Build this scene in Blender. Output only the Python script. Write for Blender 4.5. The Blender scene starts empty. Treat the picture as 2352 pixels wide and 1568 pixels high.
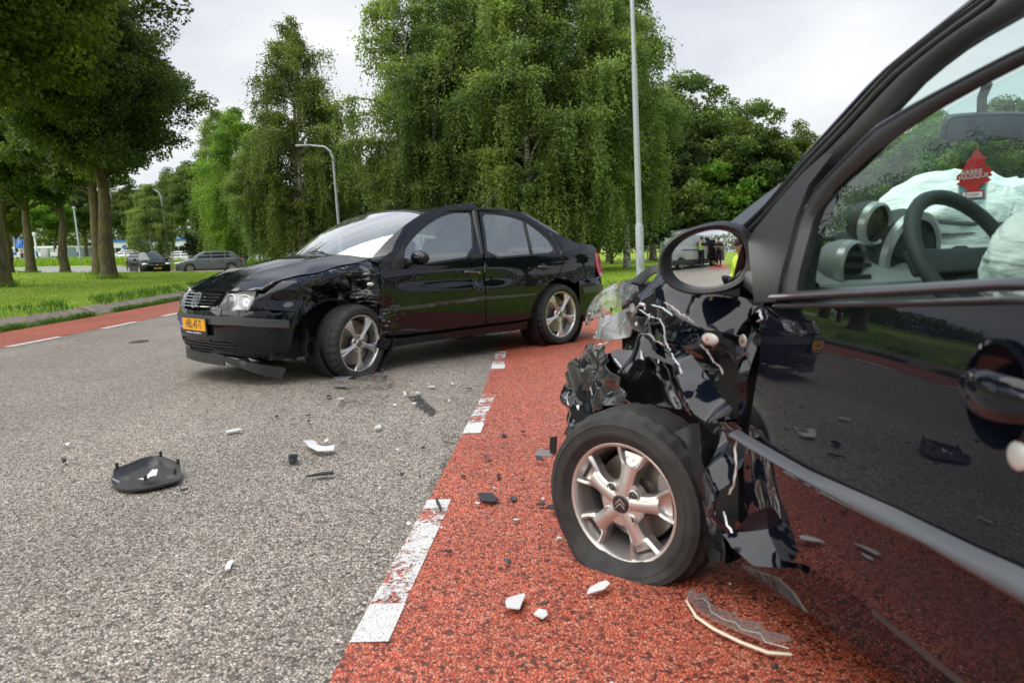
import bpy, bmesh, math, random
import numpy as np
from math import sin, cos, tan, pi, radians, sqrt, atan2, hypot
from mathutils import Vector, Matrix, noise
from mathutils.geometry import delaunay_2d_cdt

random.seed(7)
RNG = np.random.default_rng(7)
scn = bpy.context.scene
col = scn.collection

# ------------------------------------------------------------------ camera
FP, CH, PITCH, ROLL = 1832.0, 0.99, radians(6.49), radians(-1.5)
cam_d = bpy.data.cameras.new('camera')
cam = bpy.data.objects.new('camera', cam_d)
col.objects.link(cam)
cam_d.sensor_width = 36
cam_d.lens = 36 * FP / 2352
cam_d.clip_start = .05
cam_d.clip_end = 2000
cam_d.dof.use_dof = True
cam_d.dof.focus_distance = 5.5
cam_d.dof.aperture_fstop = 5.0
CAMROT = Matrix.Rotation(pi / 2 - PITCH, 4, 'X') @ Matrix.Rotation(ROLL, 4, 'Z')
cam.matrix_world = Matrix.Translation((0, 0, CH)) @ CAMROT
scn.camera = cam

# ------------------------------------------------------------------ light
w = bpy.data.worlds.new('World')
scn.world = w
w.use_nodes = True
nt = w.node_tree
nt.nodes.clear()
SUN_EL, SUN_AZ = 50, -112          # degrees, azimuth from +Y towards +X
def wn(t, **k):
    n = nt.nodes.new(t)
    for a, b in k.items(): setattr(n, a, b)
    return n
out = wn('ShaderNodeOutputWorld'); bg = wn('ShaderNodeBackground')
sky = wn('ShaderNodeTexSky', sky_type='NISHITA', sun_disc=False,
         sun_elevation=radians(SUN_EL), sun_rotation=radians(SUN_AZ), dust_density=2.0)
tc = wn('ShaderNodeTexCoord'); mp = wn('ShaderNodeMapping')
mp.inputs['Scale'].default_value = (1, 1, 3.2)
nz = wn('ShaderNodeTexNoise'); nz.inputs['Scale'].default_value = 1.7; nz.inputs['Detail'].default_value = 5
nz.inputs['Roughness'].default_value = .5; nz.inputs['Distortion'].default_value = .5
cr = wn('ShaderNodeValToRGB')
cr.color_ramp.elements[0].position = .36; cr.color_ramp.elements[0].color = (1.62, 1.80, 2.12, 1)
cr.color_ramp.elements[1].position = .70; cr.color_ramp.elements[1].color = (3.02, 3.02, 3.02, 1)
mx = wn('ShaderNodeMixRGB'); mx.inputs['Fac'].default_value = .97
L = nt.links.new
L(tc.outputs['Generated'], mp.inputs['Vector']); L(mp.outputs['Vector'], nz.inputs['Vector'])
L(nz.outputs['Fac'], cr.inputs['Fac']); L(sky.outputs['Color'], mx.inputs['Color1'])
# overhead the cloud is thinner and bluer than near the horizon
sx_ = wn('ShaderNodeSeparateXYZ'); L(tc.outputs['Generated'], sx_.inputs[0])
zr = wn('ShaderNodeValToRGB'); zr.color_ramp.elements[0].position = .42; zr.color_ramp.elements[0].color = (1, 1, 1, 1); zr.color_ramp.elements[1].position = .92; zr.color_ramp.elements[1].color = (.80, .94, 1.14, 1)
zm = wn('ShaderNodeMixRGB', blend_type='MULTIPLY'); zm.inputs['Fac'].default_value = 1
L(sx_.outputs['Z'], zr.inputs['Fac']); L(cr.outputs['Color'], zm.inputs['Color1']); L(zr.outputs['Color'], zm.inputs['Color2'])
L(zm.outputs['Color'], mx.inputs['Color2']); L(mx.outputs['Color'], bg.inputs['Color'])
bg.inputs['Strength'].default_value = .1
L(bg.outputs['Background'], out.inputs['Surface'])
sd = bpy.data.lights.new('sun', 'SUN')
sd.energy = 1.5; sd.angle = radians(100); sd.color = (1, .95, .86)
sun = bpy.data.objects.new('sun', sd); col.objects.link(sun)
sun.rotation_euler = (radians(90 - SUN_EL), 0, radians(180 - SUN_AZ) )
sun.location = (0, 0, 60)
vs = scn.view_settings
scn.display_settings.display_device = 'sRGB'
vs.view_transform = 'Standard'; vs.look = 'None'; vs.gamma = 1; vs.use_curve_mapping = False
vs.exposure = 1.75
scn.cycles.max_bounces = 10
scn.cycles.transparent_max_bounces = 24
scn.cycles.caustics_reflective = False
scn.cycles.caustics_refractive = False
scn.cycles.use_denoising = True

# ------------------------------------------------------------------ pixel helpers (pixels of the 2352 px wide picture)
R3 = CAMROT.to_3x3()
CAMP = Vector((0, 0, CH))
def ray(x, y):
    return R3 @ Vector(((x - 1176) / FP, -(y - 784) / FP, -1))
def gnd(x, y, z=0.0):
    d = ray(x, y)
    return CAMP + d * ((z - CH) / d.z)
def at(x, y, depth):
    return CAMP + ray(x, y) * depth
def k1(x, y): return ((650 + x / 2.119) / 1.7415, (780 + y / 2.119) / 1.7415)
def k2(x, y): return ((1450 + x / 2.119) / 1.7415, (780 + y / 2.119) / 1.7415)

# ------------------------------------------------------------------ object helpers
def tag(o, label=None, cat=None, group=None, kind=None):
    if label: o['label'] = label
    if cat: o['category'] = cat
    if group: o['group'] = group
    if kind: o['kind'] = kind
    return o
def thing(name, label, cat, loc=(0, 0, 0), rotz=0, group=None):
    o = bpy.data.objects.new(name, None)
    col.objects.link(o)
    o.location = loc
    o.rotation_euler = (0, 0, rotz)
    o.empty_display_size = .2
    return tag(o, label, cat, group)
def mesh_obj(name, me, mat=None, parent=None):
    o = bpy.data.objects.new(name, me)
    col.objects.link(o)
    if mat is not None:
        if not me.materials: me.materials.append(mat)
    if parent is not None: o.parent = parent
    return o
def raw(name, verts, faces, mat=None, parent=None, smooth=True, angle=35):
    me = bpy.data.meshes.new(name)
    me.from_pydata([tuple(v) for v in verts], [], [tuple(f) for f in faces])
    if smooth:
        me.polygons.foreach_set('use_smooth', [True] * len(me.polygons))
        if angle: me.set_sharp_from_angle(angle=radians(angle))
    me.update()
    return mesh_obj(name, me, mat, parent)
def copy_tree(o, parent=None):
    c = o.copy(); col.objects.link(c)
    if parent is not None: c.parent = parent
    for ch in list(o.children): copy_tree(ch, c)
    return c

class MB:
    """gathers simple shapes into one mesh"""
    def __init__(s): s.v = []; s.f = []
    def add(s, vs, fs, M=None):
        n = len(s.v)
        s.v += [tuple(M @ Vector(v)) if M is not None else tuple(v) for v in vs]
        s.f += [tuple(i + n for i in f) for f in fs]
        return s
    def box(s, c, d, M=None, rz=0, bev=0):
        x, y, z = d[0] / 2, d[1] / 2, d[2] / 2
        if bev:
            bm = bmesh.new(); bmesh.ops.create_cube(bm, size=1)
            for v in bm.verts: v.co = Vector((v.co.x * d[0], v.co.y * d[1], v.co.z * d[2]))
            bmesh.ops.bevel(bm, geom=bm.edges[:], offset=bev, segments=2, affect='EDGES', profile=.6)
            vs = [v.co.copy() for v in bm.verts]; bm.verts.index_update()
            fs = [[v.index for v in f.verts] for f in bm.faces]; bm.free()
        else:
            vs = [Vector(p) for p in ((-x, -y, -z), (x, -y, -z), (x, y, -z), (-x, y, -z), (-x, -y, z), (x, -y, z), (x, y, z), (-x, y, z))]
            fs = [(0, 3, 2, 1), (4, 5, 6, 7), (0, 1, 5, 4), (1, 2, 6, 5), (2, 3, 7, 6), (3, 0, 4, 7)]
        T = Matrix.Translation(c) @ Matrix.Rotation(rz, 4, 'Z')
        if M is not None: T = M @ T
        return s.add(vs, fs, T)
    def tube(s, path, r, n=8, cap=True, M=None):
        P = [Vector(p) for p in path]
        rr = r if hasattr(r, '__len__') else [r] * len(P)
        vs = []; fs = []
        up = Vector((0, 0, 1)); prev = None
        for i, p in enumerate(P):
            t = (P[min(i + 1, len(P) - 1)] - P[max(i - 1, 0)])
            t = t.normalized() if t.length > 1e-9 else Vector((0, 0, 1))
            if prev is None:
                a = t.cross(up if abs(t.z) < .95 else Vector((1, 0, 0))).normalized()
            else:
                a = (prev - t * prev.dot(t))
                a = a.normalized() if a.length > 1e-6 else t.orthogonal().normalized()
            b = t.cross(a); prev = a
            for k in range(n):
                q = 2 * pi * k / n
                vs.append(p + (a * cos(q) + b * sin(q)) * rr[i])
        for i in range(len(P) - 1):
            for k in range(n):
                fs.append((i * n + k, i * n + (k + 1) % n, (i + 1) * n + (k + 1) % n, (i + 1) * n + k))
        if cap:
            fs.append(tuple(range(n))[::-1]); fs.append(tuple((len(P) - 1) * n + k for k in range(n)))
        return s.add(vs, fs, M)
    def lathe(s, prof, n=24, M=None, axis='Z', a0=0, a1=2 * pi):
        """prof: (radius, height) pairs turned about the axis"""
        full = abs(a1 - a0 - 2 * pi) < 1e-6
        m = n if full else n + 1
        vs = []; fs = []
        for (r, h) in prof:
            for k in range(m):
                q = a0 + (a1 - a0) * k / n
                if axis == 'Z': vs.append((r * cos(q), r * sin(q), h))
                elif axis == 'Y': vs.append((r * cos(q), h, r * sin(q)))
                else: vs.append((h, r * cos(q), r * sin(q)))
        for i in range(len(prof) - 1):
            for k in range(n):
                a, b = k, (k + 1) % m
                fs.append((i * m + a, i * m + b, (i + 1) * m + b, (i + 1) * m + a))
        return s.add(vs, fs, M)
    def ell(s, c, r, nu=12, nv=8, M=None):
        vs = [(c[0], c[1], c[2] - r[2])]; fs = []
        for j in range(1, nv):
            t = -pi / 2 + pi * j / nv
            for k in range(nu):
                q = 2 * pi * k / nu
                vs.append((c[0] + r[0] * cos(t) * cos(q), c[1] + r[1] * cos(t) * sin(q), c[2] + r[2] * sin(t)))
        vs.append((c[0], c[1], c[2] + r[2]))
        for k in range(nu): fs.append((0, 1 + (k + 1) % nu, 1 + k))
        for j in range(nv - 2):
            for k in range(nu):
                a = 1 + j * nu
                fs.append((a + k, a + (k + 1) % nu, a + nu + (k + 1) % nu, a + nu + k))
        a = 1 + (nv - 2) * nu
        for k in range(nu): fs.append((a + k, a + (k + 1) % nu, len(vs) - 1))
        return s.add(vs, fs, M)
    def prism(s, poly, h0, h1, M=None, top=1.0):
        """poly in XY extruded along Z from h0 to h1; the top may be shrunk about its centroid"""
        n = len(poly)
        cx = sum(p[0] for p in poly) / n; cy = sum(p[1] for p in poly) / n
        vs = [(p[0], p[1], h0) for p in poly] + [(cx + (p[0] - cx) * top, cy + (p[1] - cy) * top, h1) for p in poly]
        fs = [tuple(range(n))[::-1], tuple(range(n, 2 * n))]
        fs += [(i, (i + 1) % n, n + (i + 1) % n, n + i) for i in range(n)]
        return s.add(vs, fs, M)
    def grid(s, rows, M=None, close=False):
        n = len(rows[0]); vs = [p for r in rows for p in r]; fs = []
        for i in range(len(rows) - 1):
            for k in range(n if close else n - 1):
                fs.append((i * n + k, i * n + (k + 1) % n, (i + 1) * n + (k + 1) % n, (i + 1) * n + k))
        return s.add(vs, fs, M)
    def build(s, name, mat=None, parent=None, smooth=True, angle=35):
        return raw(name, s.v, s.f, mat, parent, smooth, angle)

def smooth_table(xs, ys, sig):
    if xs[0] > xs[-1]: xs, ys = xs[::-1], ys[::-1]
    a, b = xs[0], xs[-1]
    t = np.linspace(a, b, 400); y = np.interp(t, xs, ys)
    h = (b - a) / 399; k = int(3 * sig / h) + 1
    ker = np.exp(-.5 * (np.arange(-k, k + 1) * h / sig) ** 2); ker /= ker.sum()
    yl = y[0] - (y[1:k + 1][::-1] - y[0]); yr = y[-1] - (y[-k - 1:-1][::-1] - y[-1])
    ys2 = np.convolve(np.concatenate([yl, y, yr]), ker, 'valid')
    return lambda q: np.interp(q, t, ys2)

def inside(poly, X, Y):
    x = np.asarray(X); y = np.asarray(Y); r = np.zeros(x.shape, bool)
    n = len(poly); j = n - 1
    for i in range(n):
        xi, yi = poly[i]; xj, yj = poly[j]
        c = ((yi > y) != (yj > y))
        with np.errstate(divide='ignore', invalid='ignore'):
            r ^= c & (x < (xj - xi) * (y - yi) / (yj - yi + 1e-30) + xi)
        j = i
    return r
def densify(poly, res, closed=True):
    o = []
    n = len(poly)
    for i in range(n if closed else n - 1):
        a = poly[i]; b = poly[(i + 1) % n]
        m = max(1, int(hypot(b[0] - a[0], b[1] - a[1]) / res + .5))
        for k in range(m): o.append((a[0] + (b[0] - a[0]) * k / m, a[1] + (b[1] - a[1]) * k / m))
    if not closed: o.append(tuple(poly[-1]))
    return o
def chaikin(poly, it=2, closed=True):
    for _ in range(it):
        o = []; n = len(poly)
        if not closed: o.append(poly[0])
        for i in range(n if closed else n - 1):
            a = poly[i]; b = poly[(i + 1) % n]
            o.append((a[0] * .75 + b[0] * .25, a[1] * .75 + b[1] * .25)); o.append((a[0] * .25 + b[0] * .75, a[1] * .25 + b[1] * .75))
        if not closed: o.append(poly[-1])
        poly = o
    return poly

def panel(name, outline, fn, mat, parent=None, holes=(), res=.05, flange=.012, sgn=1, disp=None, exact=True, thick=0):
    """sheet: the 2-D outline (minus holes) is triangulated and laid on the surface fn(a, b) -> Nx3"""
    out = densify(outline, res)
    hs = [densify(h, res) for h in holes]
    pts = list(out); edges = []
    def loop(k, n): return [(k + i, k + (i + 1) % n) for i in range(n)]
    edges += loop(0, len(out)); k = len(out)
    for h in hs:
        edges += loop(k, len(h)); pts += h; k += len(h)
    A = np.array(out)
    gx, gy = np.meshgrid(np.arange(A[:, 0].min() + res * .5, A[:, 0].max(), res), np.arange(A[:, 1].min() + res * .5, A[:, 1].max(), res * .9))
    gx[1::2] += res * .5
    gx = gx.ravel(); gy = gy.ravel()
    m = inside(out, gx, gy)
    for h in hs: m &= ~inside(h, gx, gy)
    gx = gx[m]; gy = gy[m]
    B = np.array(pts)
    if len(gx):
        keep = np.ones(len(gx), bool)
        for i in range(0, len(gx), 2000):
            d = ((gx[i:i + 2000, None] - B[None, :, 0]) ** 2 + (gy[i:i + 2000, None] - B[None, :, 1]) ** 2).min(1)
            keep[i:i + 2000] = d > (res * .45) ** 2
        pts = pts + list(zip(gx[keep], gy[keep]))
    res_ = delaunay_2d_cdt([Vector((float(a), float(b))) for a, b in pts], edges, [], 0, 1e-7)
    V2 = np.array([tuple(v) for v in res_[0]]); F = res_[2]
    cx = np.array([V2[list(f), 0].mean() for f in F]); cy = np.array([V2[list(f), 1].mean() for f in F])
    ok = inside(out, cx, cy)
    for h in hs: ok &= ~inside(h, cx, cy)
    F = [f for f, q in zip(F, ok) if q]
    a, b = V2[:, 0], V2[:, 1]
    P = np.asarray(fn(a, b), float)
    e = 2e-3
    du = np.asarray(fn(a + e, b)) - np.asarray(fn(a - e, b)); dv = np.asarray(fn(a, b + e)) - np.asarray(fn(a, b - e))
    N = np.cross(du, dv); N /= np.maximum(np.linalg.norm(N, axis=1), 1e-12)[:, None]; N *= sgn
    if disp is not None:
        P = P + N * np.asarray(disp(a, b))[:, None]
    if sgn < 0: F = [tuple(f)[::-1] for f in F]
    else: F = [tuple(f) for f in F]
    # orientation check: CDT faces are CCW in (a, b)
    verts = [tuple(p) for p in P]; norms = [tuple(n) for n in N]; faces = list(F)
    if flange:
        cnt = {}
        for f in F:
            for i in range(3):
                p, q = f[i], f[(i + 1) % 3]
                key = (min(p, q), max(p, q))
                cnt[key] = None if key in cnt else (p, q)
        mp_ = {}
        def vv(i):
            if i not in mp_:
                n0 = len(verts)
                verts.append(tuple(P[i])); verts.append(tuple(P[i] - N[i] * flange))
                norms.append((0, 0, 0)); norms.append((0, 0, 0)); mp_[i] = n0
            return mp_[i]
        for key, pq in cnt.items():
            if pq is None: continue
            p, q = vv(pq[0]), vv(pq[1])
            faces.append((q, p, p + 1, q + 1))
    me = bpy.data.meshes.new(name)
    me.from_pydata(verts, [], faces)
    me.polygons.foreach_set('use_smooth', [True] * len(me.polygons))
    if exact and disp is None: me.normals_split_custom_set_from_vertices(norms)
    elif not exact: me.set_sharp_from_angle(angle=radians(28))
    me.update()
    return mesh_obj(name, me, mat, parent)

def ruled(name, A, B, mat, parent=None, n=24, bulge=0, bdir=(0, 0, 1), m=3):
    """strip between two 3-D polylines"""
    def samp(C):
        C = np.array([tuple(p) for p in C], float); s = np.r_[0, np.cumsum(np.linalg.norm(np.diff(C, axis=0), axis=1))]
        t = np.linspace(0, s[-1], n + 1)
        return np.stack([np.interp(t, s, C[:, k]) for k in range(3)], 1)
    a, b = samp(A), samp(B); bd = np.array(bdir, float)
    rows = []
    for j in range(m + 1):
        q = j / m
        rows.append([tuple(p) for p in a * (1 - q) + b * q + bd * bulge * 4 * q * (1 - q)])
    return MB().grid(rows).build(name, mat, parent, True, 60)

# ------------------------------------------------------------------ material helpers
MATS = {}
def mat(name, color=(.5, .5, .5), rough=.5, metal=0, coat=0, spec=.5, coat_rough=.03, emit=None, alpha=None):
    if name in MATS: return MATS[name]
    m = bpy.data.materials.new(name); m.use_nodes = True
    b = m.node_tree.nodes['Principled BSDF']
    b.inputs['Base Color'].default_value = (*color, 1)
    b.inputs['Roughness'].default_value = rough
    b.inputs['Metallic'].default_value = metal
    b.inputs['Coat Weight'].default_value = coat
    b.inputs['Coat Roughness'].default_value = coat_rough
    b.inputs['Specular IOR Level'].default_value = spec
    if emit: b.inputs['Emission Color'].default_value = (*emit[:3], 1); b.inputs['Emission Strength'].default_value = emit[3]
    MATS[name] = m
    return m
class NT:
    """small wrapper for node building"""
    def __init__(s, m):
        s.m = m; s.t = m.node_tree; s.b = s.t.nodes.get('Principled BSDF')
    def n(s, t, **k):
        o = s.t.nodes.new(t)
        for a, b in k.items():
            if a in o.inputs: o.inputs[a].default_value = b
            else: setattr(o, a, b)
        return o
    def l(s, a, b): s.t.links.new(a, b)
    def coord(s, kind='Object', scale=(1, 1, 1)):
        c = s.n('ShaderNodeTexCoord'); q = s.n('ShaderNodeMapping'); q.inputs['Scale'].default_value = scale
        s.l(c.outputs[kind], q.inputs['Vector']); return q.outputs['Vector']
    def noise(s, vec, scale, detail=4, rough=.5, dist=0):
        o = s.n('ShaderNodeTexNoise'); o.inputs['Scale'].default_value = scale; o.inputs['Detail'].default_value = detail
        o.inputs['Roughness'].default_value = rough; o.inputs['Distortion'].default_value = dist
        s.l(vec, o.inputs['Vector']); return o.outputs['Fac']
    def vor(s, vec, scale, feature='F1', rnd=1):
        o = s.n('ShaderNodeTexVoronoi', feature=feature); o.inputs['Scale'].default_value = scale; o.inputs['Randomness'].default_value = rnd
        s.l(vec, o.inputs['Vector']); return o
    def ramp(s, fac, stops, interp='LINEAR'):
        o = s.n('ShaderNodeValToRGB'); e = o.color_ramp.elements; o.color_ramp.interpolation = interp
        while len(e) < len(stops): e.new(.5)
        for q, (p, c) in zip(e, stops):
            q.position = p; q.color = (*c, 1) if len(c) == 3 else c
        s.l(fac, o.inputs['Fac']); return o.outputs['Color']
    def mix(s, fac, a, b, mode='MIX'):
        o = s.n('ShaderNodeMixRGB', blend_type=mode)
        for i, q in (('Fac', fac), ('Color1', a), ('Color2', b)):
            if isinstance(q, (int, float)): o.inputs[i].default_value = q
            elif isinstance(q, tuple): o.inputs[i].default_value = (*q, 1)
            else: s.l(q, o.inputs[i])
        return o.outputs['Color']
    def math(s, op, a, b=0.0):
        o = s.n('ShaderNodeMath', operation=op)
        for i, q in ((0, a), (1, b)):
            if isinstance(q, (int, float)): o.inputs[i].default_value = q
            else: s.l(q, o.inputs[i])
        return o.outputs[0]
    def bump(s, h, strength=.5, dist=.01):
        o = s.n('ShaderNodeBump'); o.inputs['Strength'].default_value = strength; o.inputs['Distance'].default_value = dist
        s.l(h, o.inputs['Height']); s.l(o.outputs['Normal'], s.b.inputs['Normal']); return o
    def base(s, c): s.l(c, s.b.inputs['Base Color'])
    def rough(s, c): s.l(c, s.b.inputs['Roughness'])

def paint(name, color, droplets=0, scratch=0, dirt_and_haze=0, spots=()):
    m = mat(name, color, .35, 0, 1.0, .35, .025)
    t = NT(m)
    if name.startswith('black'):
        t.b.inputs['Specular IOR Level'].default_value = 0.0
        t.b.inputs['Coat IOR'].default_value = 1.46
    vec = t.coord('Object')
    if droplets:
        v = t.vor(vec, 70); v2 = t.vor(vec, 33)
        a = t.ramp(v.outputs['Distance'], [(.0, (1, 1, 1)), (.22, (0, 0, 0))])
        b = t.ramp(v2.outputs['Distance'], [(.0, (1, 1, 1)), (.20, (0, 0, 0))])
        k = t.noise(vec, 9, 2); km = t.ramp(k, [(.42, (0, 0, 0)), (.6, (1, 1, 1))])
        h = t.mix(1.0, t.mix(1.0, a, b, 'ADD'), km, 'MULTIPLY')
        bp = t.bump(h, .55, .004)
        t.l(bp.outputs['Normal'], t.b.inputs['Coat Normal'])
    if scratch:
        vs_ = t.coord('Object', (3.0, 3.0, 14))
        n1 = t.noise(vs_, 5, 8, .7, .4); n2 = t.noise(vec, 4.5, 3)
        s1 = t.ramp(n1, [(.55, (0, 0, 0)), (.62, (1, 1, 1))]); s2 = t.ramp(n2, [(.42, (0, 0, 0)), (.56, (1, 1, 1))])
        mk = t.mix(1.0, s1, s2, 'MULTIPLY')
        loc = None
        for (cx, cy, cz, cr_) in spots:
            vd = t.n('ShaderNodeVectorMath', operation='DISTANCE'); t.l(vec, vd.inputs[0]); vd.inputs[1].default_value = (cx, cy, cz)
            q = t.ramp(vd.outputs['Value'], [(cr_ * .35, (1, 1, 1)), (cr_, (0, 0, 0))])
            loc = q if loc is None else t.mix(1.0, loc, q, 'ADD')
        if loc is not None: mk = t.mix(1.0, mk, loc, 'MULTIPLY')
        mk = t.mix(scratch, (0, 0, 0), mk)
        t.base(t.mix(mk, color, (.42, .43, .44)))
        cw = t.n('ShaderNodeMath', operation='SUBTRACT'); cw.inputs[0].default_value = 1; t.l(mk, cw.inputs[1]); t.l(cw.outputs[0], t.b.inputs['Coat Weight'])
        t.rough(t.math('MULTIPLY_ADD', mk, .3))
        t.b.inputs['Roughness'].default_value = .35
    if dirt_and_haze:
        k = t.noise(vec, 6, 6, .65); t.b.inputs['Coat Roughness'].default_value = .04
        t.l(t.ramp(k, [(.35, (.010,) * 3), (.75, (.012 + .03 * dirt_and_haze,) * 3)]), t.b.inputs['Coat Roughness'])
    return m

def thin_fresnel(t, f0=.045, gain=1.0):
    """Schlick reflectance of a thin pane, the same from both sides"""
    g = t.n('ShaderNodeNewGeometry'); d = t.n('ShaderNodeVectorMath', operation='DOT_PRODUCT')
    t.l(g.outputs['Normal'], d.inputs[0]); t.l(g.outputs['Incoming'], d.inputs[1])
    c = t.math('SUBTRACT', 1.0, t.math('ABSOLUTE', d.outputs['Value']))
    return t.math('MINIMUM', t.math('MULTIPLY', t.math('ADD', t.math('MULTIPLY', t.math('POWER', c, 4.2), 1 - f0), f0), gain), 1.0)
def glass(name, tint=(.8, .9, .88), refl=1.0, dirt_and_haze=0, f0=.06, gain=1.0):
    if name in MATS: return MATS[name]
    m = bpy.data.materials.new(name); m.use_nodes = True; t = NT(m); t.t.nodes.remove(t.b)
    o = t.t.nodes['Material Output']
    tr = t.n('ShaderNodeBsdfTransparent'); tr.inputs['Color'].default_value = (*tint, 1)
    gl = t.n('ShaderNodeBsdfGlossy'); gl.inputs['Roughness'].default_value = 0.0; gl.inputs['Color'].default_value = (refl, refl, refl, 1)
    mx_ = t.n('ShaderNodeMixShader')
    fac = thin_fresnel(t, f0, gain)
    t.l(fac, mx_.inputs[0]); t.l(tr.outputs[0], mx_.inputs[1]); t.l(gl.outputs[0], mx_.inputs[2])
    sh = mx_.outputs[0]
    if dirt_and_haze:  # pale diffuse haze painted over the pane, standing in for milky sky reflection
        df = t.n('ShaderNodeBsdfDiffuse'); df.inputs['Color'].default_value = (.6, .62, .6, 1)
        k = t.noise(t.coord('Object'), 3, 6, .6); kk = t.ramp(k, [(.3, (dirt_and_haze * .3,) * 3), (.8, (dirt_and_haze,) * 3)])
        m2 = t.n('ShaderNodeMixShader'); t.l(kk, m2.inputs[0]); t.l(sh, m2.inputs[1]); t.l(df.outputs[0], m2.inputs[2]); sh = m2.outputs[0]
    t.l(sh, o.inputs['Surface'])
    MATS[name] = m
    return m

def text_mesh(name, body, size, mat_, parent, M, depth=.0006, align='CENTER', sx=1.0, bold=0.0):
    cu = bpy.data.curves.new(name, 'FONT'); cu.body = body; cu.size = size; cu.align_x = align; cu.align_y = 'CENTER'
    cu.extrude = depth; cu.space_character = 1.12 if '-' in body and len(body) < 10 else 1.0; cu.resolution_u = 3; cu.offset = bold
    ob = bpy.data.objects.new(name, cu); col.objects.link(ob)
    dg = bpy.context.evaluated_depsgraph_get(); dg.update()
    me = bpy.data.meshes.new_from_object(ob.evaluated_get(dg))
    bpy.data.objects.remove(ob)
    me.transform(M @ Matrix.Diagonal((sx, 1, 1, 1)))
    me.name = name
    return mesh_obj(name, me, mat_, parent)

# shared materials
M_plastic = mat('black_plastic', (.018, .019, .021), .45)
M_trim = mat('grey_trim', (.045, .047, .05), .42)
M_rubber = mat('tyre_rubber', (.020, .020, .021), .75)
M_dark = mat('dark_void', (.006, .006, .006), .9)
M_alu = mat('alloy_silver', (.62, .60, .58), .32, .85)
M_alu2 = mat('alloy_dirty', (.33, .31, .29), .5, .7)
M_steel = mat('brake_steel', (.30, .27, .25), .45, .9)
M_chrome = mat('chrome', (.75, .76, .78), .12, 1.0)
M_rust = mat('rust', (.22, .07, .025), .8)
M_white = mat('white_plastic', (.72, .73, .74), .35)
M_plate = mat('plate_yellow', (.85, .38, .012), .4)
M_blue = mat('plate_blue', (.02, .07, .40), .4)
M_ink = mat('black_ink', (.012, .010, .010), .5)
M_red = mat('lamp_red', (.45, .012, .02), .15, 0, .6)
M_seat = mat('seat_cloth', (.03, .032, .036), .9)
M_galv = mat('galvanised', (.42, .46, .49), .5, .35)
_t = NT(M_galv); _v = _t.coord('Object')
_t.base(_t.ramp(_t.noise(_v, 30, 4, .6), [(.3, (.34, .385, .42)), (.7, (.50, .54, .57))]))
_t = NT(M_rubber); _v = _t.coord('Object')
_t.base(_t.ramp(_t.noise(_v, 14, 5, .6), [(.3, (.013, .013, .014)), (.75, (.042, .040, .038))]))
# ------------------------------------------------------------------ ground, road, markings
def sstep(a, b, x):
    t = np.clip((np.asarray(x, float) - a) / (b - a), 0, 1); return t * t * (3 - 2 * t)
def edge_dist(x, y):
    return (np.interp(np.clip(y, -30, 50), _by0, _bx0) - 1.32 - .012 * np.maximum(0, np.clip(y, -30, 50) - 10) - .30 - x) / .35
_by0 = [-30, 5, 9.5, 11.7, 14, 17, 21, 30, 40, 50]; _bx0 = [-6.3, -6.1, -6.07, -6.07, -6.16, -6.35, -6.75, -8.0, -10.2, -14.0]
def terr(x, y):
    """height of the grass and of the side road: rises gently away to the left"""
    x = np.asarray(x, float); y = np.asarray(y, float)
    b = np.minimum(.15 + .020 * np.maximum(0, -7.9 - x), .66)
    return b * (1 - sstep(40, 52, y) * sstep(-34, -27, x)) * sstep(0.0, 1.0, edge_dist(x, y))

def ground_mat(name, stones, gap, var, rough=.52, scale=108):
    m = mat(name, stones[0], rough, 0, 0, .6); t = NT(m)
    v = t.coord('Object')
    nzv = t.n('ShaderNodeTexNoise'); nzv.inputs['Scale'].default_value = 40; nzv.inputs['Detail'].default_value = 2; t.l(v, nzv.inputs['Vector'])
    vv = t.n('ShaderNodeVectorMath', operation='MULTIPLY_ADD'); t.l(nzv.outputs['Color'], vv.inputs[0]); vv.inputs[1].default_value = (.012, .012, .0); t.l(v, vv.inputs[2])
    vo = t.vor(vv.outputs[0], scale); ve = t.vor(vv.outputs[0], scale, 'DISTANCE_TO_EDGE')
    rc = t.n('ShaderNodeSeparateColor'); t.l(vo.outputs['Color'], rc.inputs[0])
    cst = t.ramp(rc.outputs[0], [(0, stones[0]), (.3, stones[1]), (.6, stones[2]), (1, stones[3])])
    big = t.noise(v, .55, 5, .6); bigc = t.ramp(big, [(.3, (1 - var,) * 3), (.72, (1 + var,) * 3)])
    mid = t.noise(v, 9, 4, .7); midc = t.ramp(mid, [(.3, (.86,) * 3), (.7, (1.10,) * 3)])
    ed = t.ramp(ve.outputs['Distance'], [(.0, (0, 0, 0)), (.19, (1, 1, 1))])
    trk = t.ramp(t.noise(t.coord('Object', (1.1, .07, 1)), 1.0, 4, .6), [(.32, (.84,) * 3), (.68, (1.13,) * 3)])
    # some stones are missing: dark pits
    pit = t.ramp(rc.outputs[1], [(.84, (1, 1, 1)), (.88, (.22,) * 3)])
    c = t.mix(ed, gap, cst); c = t.mix(1, c, pit, 'MULTIPLY')
    c = t.mix(1, c, bigc, 'MULTIPLY'); c = t.mix(1, c, midc, 'MULTIPLY'); c = t.mix(1, c, trk, 'MULTIPLY')
    t.base(c)
    h = t.mix(1, ed, pit, 'MULTIPLY')
    t.bump(h, .6, .004)
    t.rough(t.ramp(big, [(.3, (rough - .12,) * 3), (.7, (rough + .08,) * 3)]))
    return m, c, t
M_asph, _, _ = ground_mat('asphalt', [(.235, .185, .142), (.40, .33, .262), (.51, .44, .36), (.70, .64, .56)], (.040, .032, .025), .13)
M_redasph, _, _ = ground_mat('red_asphalt', [(.44, .064, .030), (.70, .125, .058), (.78, .18, .095), (.84, .32, .21)], (.075, .018, .010), .12)
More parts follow.
